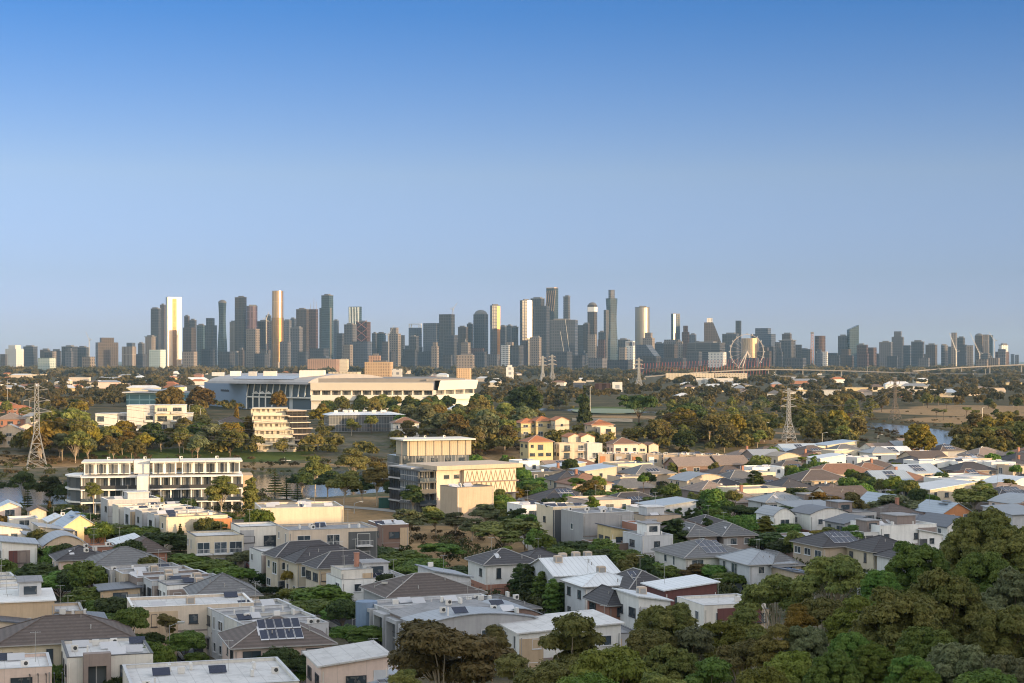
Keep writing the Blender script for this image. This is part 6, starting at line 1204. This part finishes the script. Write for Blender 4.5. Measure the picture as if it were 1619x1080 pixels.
# palms
def palm(px, pt, pb, col, label):
    X, Y, z = at(px, pb); h = (pb-pt)*Y/F; o = root('palm_tree', (X,Y,z), 0, 'palm', None, label); MB().path([(0,0,-.4),(.1,0,h*.4),(0,0,h*.72)],[.4,.3,.32],6).build('trunk', BARKD, o); vs = []; g = np.random.default_rng(int(px))
    for i in range(46):
        a = i*2.4; e = g.uniform(-.5,1.2); L_ = h*.42
        for s in range(5):
            for sd in (-1, 1):
                t0, t1 = s/5, (s+1)/5
                def P_(t): r = L_*t*math.cos(e*(1-.3*t)); return np.array([r*math.cos(a), r*math.sin(a), h*.72+L_*t*math.sin(e)-L_*.5*t*t])
                p, q = P_(t0), P_(t1); pr = np.array([-math.sin(a), math.cos(a), -.35])*.38*(1-t0*.7)*sd; vs.append([p, q, q+pr*.8, p+pr])
    q = np.array(vs); o2 = link('crown', cloud_mesh('crown_palm', q, g.random(len(q)), LEAF[col]), o); return o
palm(1362,736,762,'golden','golden feathery palm between the white estate houses'); palm(1010,682,710,'dark','dark palm in front of the dormer houses'); palm(62,860,915,'green','green feathery palm beside the red-panelled white house'); palm(448,690,716,'olive','small palm at the foot of the cream terraced flats')
# hedges
HG = leafmat('leaf_hedge',(.018,.045,.012),(.04,.075,.02))
def hedge(px0, px1, pb, h, d, label):
    X0, Y0, z = at(px0, pb); X1 = xat(px1, Y0); L = [(x,0,h*.5,1.2,d*.55,h*.52) for x in np.arange(0, X1-X0, 1.0)]; g = np.random.default_rng(int(px0)); q, t = leaf_cloud(g, L, int(900*len(L)**.8), .2, 1.4, .6)
    q[...,2] = np.clip(q[...,2], 0, h); o = link('hedge', cloud_mesh('hedge', q, t, HG), None, (X0,Y0,z), R(20)); tag(o, label, 'hedge')
hedge(404,440,930,2.6,2.4,'tall clipped dark box hedge before the cream terrace'); hedge(412,444,940,1.2,1.4,'low clipped hedge in front of the tall box hedge'); hedge(728,760,822,3,3,'clipped green hedge beneath the blank pink wall building')
# ------------------------------------------------------------------ vegetation nobody could count
def mass(name, pts, kinds, size, m, per):
    Q, Tn = [], []; g = np.random.default_rng(len(pts)); mb = []
    for (X, Y, z, w, h, k) in pts:
        pw, ph = SPEC[k]; L = lobes_for(k, g, pw, ph); L = [(a*w/pw,b*w/pw,c*h/ph,d*w/pw,e*w/pw,f*h/ph) for a,b,c,d,e,f in L]
        q, t = leaf_cloud(g, L, per, size*w/8, 1.5, .45); q += np.array([X,Y,z]); Q.append(q); Tn.append(np.clip(t*.35+g.random()*.75, 0, 1))
    o = link(name, cloud_mesh(name, np.concatenate(Q), np.concatenate(Tn), m)); return tag(o, None, None, None, 'stuff')
FARL = leafmat('leaf_far',(.035,.042,.018),(.13,.095,.035)); rg = random.Random(9); pts = []
for i in range(2650):
    px, pb = rg.uniform(-150,1770), 581+64*rg.random()**1.1
    if (920 < px < 1010 and 630 < pb < 668) or (300 < px < 760 and 598 < pb < 652) or (200 < px < 300 and 616 < pb < 645): continue
    if 1390 < px and 634 < pb < 645 and rg.random() < .7: continue
    Y = H*F/(pb-HY); X = xat(px, Y)
    if in_river(X, Y, 6): continue
    s = 1+.5*(Y > 2600)+1.0*(Y > 4200)
    h = rg.uniform(6,11)*(1.25 if 1.4 < s < 2 else 1.9 if s >= 2 else 1); pts.append((X, Y, hz1(X,Y), h*rg.uniform(.9,1.4)*s, h, rg.choice(['gum','round','lump','bush'])))
mass('far_woodland', pts, None, 1.5, FARL, 150)
pts = []; BANKL = leafmat('leaf_bank',(.055,.06,.02),(.2,.145,.045))
GAPS = [(395,505,640,716),(140,300,640,692),(235,330,716,735),(330,420,722,735),(820,880,705,722),(860,1050,652,702),(920,1005,634,662),(1380,1640,634,682),(1105,1200,674,694),(325,390,655,692),(1345,1520,686,733),(1222,1272,690,733),(530,625,688,720),(0,56,630,706)]
for _ in range(9000):
    if len(pts) >= 840: break
    px, pb = rg.uniform(-110,1730), rg.uniform(642,733)
    if any(a < px < b_ and c < pb < d for a, b_, c, d in GAPS): continue
    X, Y, z = at(px, pb); h = rg.uniform(4,8.5)*(.7 if 130 < px < 300 else 1)
    if not free(X, Y, 2) or Y < 660: continue
    pts.append((X, Y, z, h*rg.uniform(.85,1.3), h, rg.choice(['gum','round','lump','wispy','bush'])))
mass('riverside_woodland', pts, None, 1.0, BANKL, 260)
pts = []
for _ in range(3200):
    px, pb = rg.uniform(-130,1740), rg.uniform(735,990)
    if (430 < px < 770 and 775 < pb < 870): continue
    X, Y, z = at(px, pb)
    if Y > 690 or in_river(X, Y, 5) or near_street(X, Y) or any(abs((X-hx)*math.cos(a)+(Y-hy)*math.sin(a)) < w/2+.6 and abs(-(X-hx)*math.sin(a)+(Y-hy)*math.cos(a)) < d/2+.6 for hx, hy, hr, w, d, a in HOUSES): continue
    h = rg.uniform(1.2,4.2); pts.append((X, Y, z, h*rg.uniform(.8,1.2), h, rg.choice(['bush','round'])))
mass('garden_undergrowth', pts, None, .75, leafmat('leaf_garden',(.03,.05,.014),(.1,.11,.035)), 110)
pts = []
for i, (x, y, r) in enumerate(RIVER[:-3]):
    x2, y2, r2 = RIVER[i+1]; n_ = int(math.hypot(x2-x, y2-y)/2.6)
    for k in range(n_):
        t = rg.random(); X, Y = x+(x2-x)*t, y+(y2-y)*t; nx_, ny_ = -(y2-y), x2-x; l = math.hypot(nx_, ny_); s = rg.choice((-1,1,1)); rr = (r+(r2-r)*t)+rg.uniform(9,22)
        X += nx_/l*rr*s; Y += ny_/l*rr*s
        if abs(X) > Y*.34 or in_river(X, Y, 5) or not free(X, Y, 1): continue
        if s < 0 and X < 30 and rg.random() < .7: continue
        h = rg.uniform(.8,2.8); pts.append((X, Y, hz1(X,Y), h*1.6, h, 'bush'))
for (px, py, rx, ry, n_) in [(60,728,60,14,70),(850,716,45,20,60),(1130,692,50,18,30),(1500,668,90,14,40),(1185,684,30,10,14),(700,855,60,16,30),(250,728,160,8,60)]:
    for k in range(n_):
        X, Y, z = at(px+rg.gauss(0,rx*.6), py+rg.gauss(0,ry*.4)); h = rg.uniform(.5,2.2)
        if not in_river(X, Y, 3): pts.append((X, Y, z, h*1.7, h, 'bush'))
mass('riverbank_scrub', pts, None, .9, leafmat('leaf_scrub',(.06,.055,.025),(.17,.13,.06)), 90)
pts = []
for _ in range(260):
    px, pt = rg.uniform(700,1640), rg.uniform(960,1080); Y = rg.uniform(100,200); X = xat(px, Y)
    if px < 1000 and Y > 150: continue
    if not free(X, Y, 2, 1): continue
    h = rg.uniform(2,5); pts.append((X, Y, hz1(X,Y), h*1.3, h, 'bush'))
mass('slope_undergrowth', pts, None, .5, leafmat('leaf_slope',(.045,.06,.02),(.13,.13,.045)), 700)
# ------------------------------------------------------------------ pylons, wires, poles, boats, cars, fences
def pylon(px, pt, pb, label, lm, dark=False, arms=3, Y=None, arm_k=.17):
    if Y is None: X, Y, z = at(px, pb)
    else: X = xat(px, Y); z = hz1(X, Y)
    h = zat(pt, Y)-z; m = STEELD if dark else STEEL; o = root('power_pylon', (X,Y,z), R(20), 'pylon', 'lattice power pylons', label); LM.append((lm, X, Y, z+h*.6, o))
    def half(t): return h*(.115*(1-t/.42)+.032*t/.42) if t < .42 else h*(.032-.014*(t-.42)/.58)
    r = max(.1, Y*.00017); mb = MB(); lv = [0,.1,.2,.3,.42,.5,.58,.66,.74,.82,.9,1.0]
    for a, b in zip(lv[:-1], lv[1:]):
        A, B = half(a), half(b)
        cs = [(-1,-1),(1,-1),(1,1),(-1,1)]
        for i in range(4):
            p, q = cs[i], cs[(i+1)%4]; mb.bar((p[0]*A,p[1]*A,a*h),(p[0]*B,p[1]*B,b*h),r)
            mb.bar((p[0]*A,p[1]*A,a*h),(q[0]*B,q[1]*B,b*h),r*.6).bar((q[0]*A,q[1]*A,a*h),(p[0]*B,p[1]*B,b*h),r*.6).bar((p[0]*B,p[1]*B,b*h),(q[0]*B,q[1]*B,b*h),r*.6)
    mb.build('lattice', m, o); tips = []
    for k in range(arms):
        zz = h*(.66+.13*k); w = h*(arm_k-.02*k)
        for s in (-1, 1):
            B = half(zz/h); mb = MB()
            for sy in (-1, 1): mb.bar((s*B,sy*B,zz),(s*w,0,zz+.3),r*.8).bar((s*B,sy*B,zz+h*.05),(s*w,0,zz+.3),r*.6)
            mb.build('cross_arm', m, o); MB().bar((s*w,0,zz+.3),(s*w,0,zz-h*.05),r*.9,5).build('insulator', BARKD, o); tips.append(Vector((s*w*math.cos(R(20)), s*w*math.sin(R(20)), zz-h*.05))+Vector((X,Y,z)))
    return o, tips
p1, t1 = pylon(58,606,742,'tall pale steel pylon standing on the riverbank before the brick house','riverbank steel pylon'); p2, t2 = pylon(1247,614,700,'golden-lit steel pylon above the white estate houses','golden steel pylon'); p3, t3 = pylon(1415,598,664,'rust-brown steel pylon beside the dry paddock','rust-brown pylon',True)
pylon(1010,566,616,'pale steel pylon, squat and thick, standing right at the freeway end','freeway pylon',Y=2300); pylon(858,563,605,'thin pale pylon in front of the wide dark office block','first office-block pylon',Y=2900); pylon(873,561,605,'second thin pale pylon close beside the first one','second office-block pylon',Y=2920)
def wire(a, b, sag, label='thin dark power line sagging across the river trees', m=None):
    P_ = [tuple(a.lerp(b, i/24)-Vector((0,0,sag*4*(i/24)*(1-i/24)))) for i in range(25)]; o = root('power_line', P_[0], 0, 'cable', 'power lines between the pylons', label); r = .035
    MB().path([tuple(Vector(p)-Vector(P_[0])) for p in P_], [r+.00003*p[1] for p in P_], 4).build('cable', FRAMED, o)
for k in range(6):
    wire(t1[k], t2[k], 14)
    wire(t2[k], t3[k], 9, 'thin dark power line between the golden and rust-brown pylons')
def pole2(px, pt, pb, label=None, r=.14, arm=1.6, cat='street light', name='street_light', m=STEEL, lm=None):
    X, Y, z = at(px, pb); o = pole(name, X, Y, z, (pb-pt)*Y/F, max(r, Y*.00018), cat, 'poles and street lights', label, m, arm); 
    if not label: auto(o, 'street light on a thin pale pole', 'lamp', 6)
    if lm: LM.append((lm, X, Y, z+8, o))
    return o
o = pole2(933,612,672,'tall sports ground floodlight on a white pole', .3, .5, 'floodlight', 'floodlight', lm='sports floodlight'); MB().box(0,0,27,5,.8,1.2).build('lamp_bar', STEEL, o)
pole2(1553,645,700,'tall white pole standing out above the river trees',.2,.4,'pole','light_pole'); pole2(1300,675,712); pole2(1208,675,705); pole2(1076,660,690); pole2(1115,662,694); pole2(1148,664,692); pole2(1388,688,716); pole2(317,646,672); pole2(300,640,668); pole2(12,600,650); pole2(47,632,660); pole2(135,636,662); pole2(576,645,668); pole2(97,806,842); pole2(475,790,815); pole2(560,795,812)
for px, pt, pb in [(268,968,1058),(233,970,1036),(160,1040,1110),(557,958,1015),(592,905,1000)]: pole2(px, pt+20, pb, r=.07, arm=1.2)
# boats moored below the flats
def boat(px, pb, L, label, rz):
    X, Y, z = at(px, pb); o = root('motor_boat', (X,Y,-.7), R(rz), 'boat', None, label); st = []
    for i in range(9):
        t = i/8; w = L*.16*(1-(max(0,t-.45)/.55)**2.2); st.append([(L*(t-.5),-w,.95+.35*t*t),(L*(t-.5),-w*.7,-.2),(L*(t-.5),0,-.35),(L*(t-.5),w*.7,-.2),(L*(t-.5),w,.95+.35*t*t)])
    MB().add([p for s in st for p in s], [(i*5+k,(i+1)*5+k,(i+1)*5+(k+1)%5,i*5+(k+1)%5) for i in range(8) for k in range(5)]+[(4,3,2,1,0)]).build('hull', WALL['white'], o)
    MB().prism([(-L*.25,-L*.1),(L*.12,-L*.1),(L*.2,0),(L*.12,L*.1),(-L*.25,L*.1)], .95, 2.1, 0, [(-L*.22,-L*.08),(L*.05,-L*.08),(L*.08,0),(L*.05,L*.08),(-L*.22,L*.08)]).build('cabin', WALL['offwhite'], o); MB().box(-L*.06,0,1.35,L*.26,L*.19,.45).build('window', GLASS, o); MB().bar((-L*.1,0,2.1),(-L*.12,0,3.4),.05).build('mast', STEEL, o)
boat(456,728,13,'white cruiser with a raked bow moored below the terraced flats',8); boat(505,727,9,'smaller white boat moored below the dark slab flats',-6)
# parked cars
def car(X, Y, rz, m, label):
    global LASTCAR
    o = LASTCAR = root('parked_car', (X,Y,hz1(X,Y)+.08), rz, 'car', 'parked cars', label or None)
    MB().extr([(-2.15,.35),(2.15,.35),(2.2,.75),(1.2,.92),(-2.1,.95),(-2.2,.6)], -.88, .88).build('body', m, o); MB().extr([(-1.9,.95),(1.1,.93),(.45,1.42),(-1.3,1.45)], -.76, .76).build('cabin', GLASS, o); MB().box(-.42,0,1.452,1.7,1.4,.03).build('roof', m, o)
    for sx in (-1.35, 1.35):
        for sy in (-.8, .8): MB().bar((sx,sy-.1,.33),(sx,sy+.1,.33),.33,12).build('wheel', FRAMED, o)
    for sy in (-.6, .6): MB().box(2.17,sy,.62,.06,.35,.14).build('headlight', ACM, o)
CARM = [mat('paint_'+n, c, .3, .04, .5, spec=.6) for n, c in (('white',(.7,.7,.7)),('silver',(.42,.43,.45)),('black',(.02,.02,.022)),('red',(.3,.03,.03)),('blue',(.05,.08,.2)))]; CN = ['white','silver','black','red','dark blue']
for i, (px, py) in enumerate([(648,808),(660,810),(673,811),(686,813),(712,814)]): X, Y, _ = at(px, py); car(X, Y, R(200+i*4), CARM[(i*2) % 5], f'{CN[(i*2) % 5]} car parked beneath the shaded balcony building')
for i, (px, py) in enumerate([(268,1043),(252,1022),(462,935),(474,946),(862,858),(838,830)]): X, Y, _ = at(px, py); car(X+2.2, Y, R(110+(i > 3)*15), CARM[(i*2+1) % 5], [f'{CN[1]} car at the kerb beside the slim brown gum', f'{CN[3]} car at the kerb near the large beige building', f'{CN[0]} car at the kerb before the box hedge', f'{CN[2]} car behind the white one near the box hedge', f'{CN[4]} car on the street by the olive wattle', f'{CN[1]} car further up the street by the olive wattle'][i])
X, Y, z = at(615, 803); o = MB().box(0,0,0,5.5,2.4,2.6).box(0,0,2.6,5.7,2.6,.15).box(-2.0,-1.23,.3,.12,.08,2.1).box(0,-1.23,.3,.12,.08,2.1).box(2.0,-1.23,.3,.12,.08,2.1).build('shipping_container', mat('container_green',(.02,.075,.06),.6,.1,.5), None, (X,Y,z)); tag(o, 'dark green container on the edge of the dry park', 'container')
rq = random.Random(41)
for P_ in STREETS:
    for (a, b) in zip(P_[:-1], P_[1:]):
        L_ = math.hypot(b[0]-a[0], b[1]-a[1]); an = math.atan2(b[1]-a[1], b[0]-a[0])
        for q in range(int(L_/9)):
            if rq.random() < .55: continue
            t = (q+.5)/max(1, int(L_/9)); sd = rq.choice((-2.3,2.3)); X, Y = a[0]+(b[0]-a[0])*t-math.sin(an)*sd, a[1]+(b[1]-a[1])*t+math.cos(an)*sd
            if abs(X) > Y*.32 or Y < 190: continue
            ci = rq.randrange(5); car(X, Y, an+(math.pi if sd > 0 else 0), CARM[ci], ''); auto(LASTCAR, f'{CN[ci]} car parked along the street', 'car', 1)
def fence(pxs, h, label, m, post=2.4):
    P_ = [at(*p) for p in pxs]; o = root('fence', P_[0], 0, 'fence', None, label); x0, y0, z0 = P_[0]; mb, pb = MB(), MB()
    for a, b in zip(P_[:-1], P_[1:]):
        L_ = math.hypot(b[0]-a[0], b[1]-a[1]); n_ = max(1, int(L_/post)); an = math.atan2(b[1]-a[1], b[0]-a[0])
        for i in range(n_):
            x, y = a[0]+(b[0]-a[0])*(i+.5)/n_, a[1]+(b[1]-a[1])*(i+.5)/n_; z = hz1(x, y); mb.box(x-x0,y-y0,z-z0+.05,L_/n_*.99,.05,h-.1,0,an); x, y = a[0]+(b[0]-a[0])*i/n_, a[1]+(b[1]-a[1])*i/n_; pb.box(x-x0,y-y0,hz1(x,y)-z0-.3,.12,.12,h+.35,0,an)
    mb.build('panels', m, o); pb.build('posts', m, o)
fence([(592,985),(624,1000)],1.4,'short white picket wall by the framed balcony terrace',WALL['white']); fence([(345,1000),(310,1010),(300,1030)],1.8,'dark timber fence beside the stepped white terrace',BARKD); fence([(1040,687),(1112,688),(1190,691)],1.6,'long dark fence on top of the dry grass slope',STEELD); fence([(905,666),(1000,667)],2.2,'wire fence along the sports ground',STEEL); fence([(838,860),(880,872)],1.8,'grey fence by the street under the olive wattle',WALL['grey'])
# ------------------------------------------------------------------ finish labels: what, and beside which landmark
ORD = ['first','second','third','fourth','fifth','sixth','seventh','eighth','ninth','tenth','eleventh','twelfth','thirteenth','fourteenth','fifteenth','sixteenth','seventeenth','eighteenth','nineteenth','twentieth']
bpy.context.view_layer.update()
LMP = [(ph,)+proj(x,y,z)+(y,o) for ph,x,y,z,o in LM]
used = {o['label'] for o in COL.all_objects if 'label' in o}
items = []
for o, d, fam, x, y, z in AUTO:
    px, py = proj(x, y, z); c = []
    for ph, lx, ly, lY, lo in LMP:
        if lo is o: continue
        dx, dy = px-lx, py-ly; dist = math.hypot(dx, dy*1.6)*(1+abs(math.log(y/lY))*1.2)
        if abs(dx) < 22 or abs(y-lY) > .3*lY: rel = 'behind' if y > lY else 'in front of'
        else: rel = 'left of' if dx < 0 else 'right of'
        c.append((dist, f'{rel} the {ph}'))
    c.sort(); items.append([o, d, c, px])
from collections import defaultdict
def words_(s): return len(s.split())
left = items
for k in range(3):                                    # nearest landmark first, then the next ones
    by = defaultdict(list)
    for it in left: by[f'{it[1]} {it[2][min(k,len(it[2])-1)][1]}'].append(it)
    left = []
    for lab, v in by.items():
        if len(v) == 1 and lab not in used and words_(lab) <= 16: v[0][0]['label'] = lab; used.add(lab)
        else: left += v
by = defaultdict(list)
for it in left: by[f'{it[1]} {it[2][0][1]}'].append(it)
for lab, v in by.items():
    v.sort(key=lambda i: i[3])
    for n, it in enumerate(v):
        pre = 'leftmost' if n == 0 and len(v) > 1 else 'rightmost' if n == len(v)-1 and len(v) > 1 else (ORD[n] if n < 20 else 'further')+' from left'
        dd = it[1]
        if words_(lab)+words_(pre) > 15: dd = dd.split(' and ')[0]; lab = f'{dd} {it[2][0][1]}'
        if words_(lab)+words_(pre) > 15: lab = lab.replace('standing ', '').replace('townhouse ', '')
        l2 = f'{pre} {lab}'; q = 1
        while l2 in used and q < len(it[2]): l2 = f'{pre} {dd} {it[2][q][1]}'; q += 1
        it[0]['label'] = l2; used.add(l2)
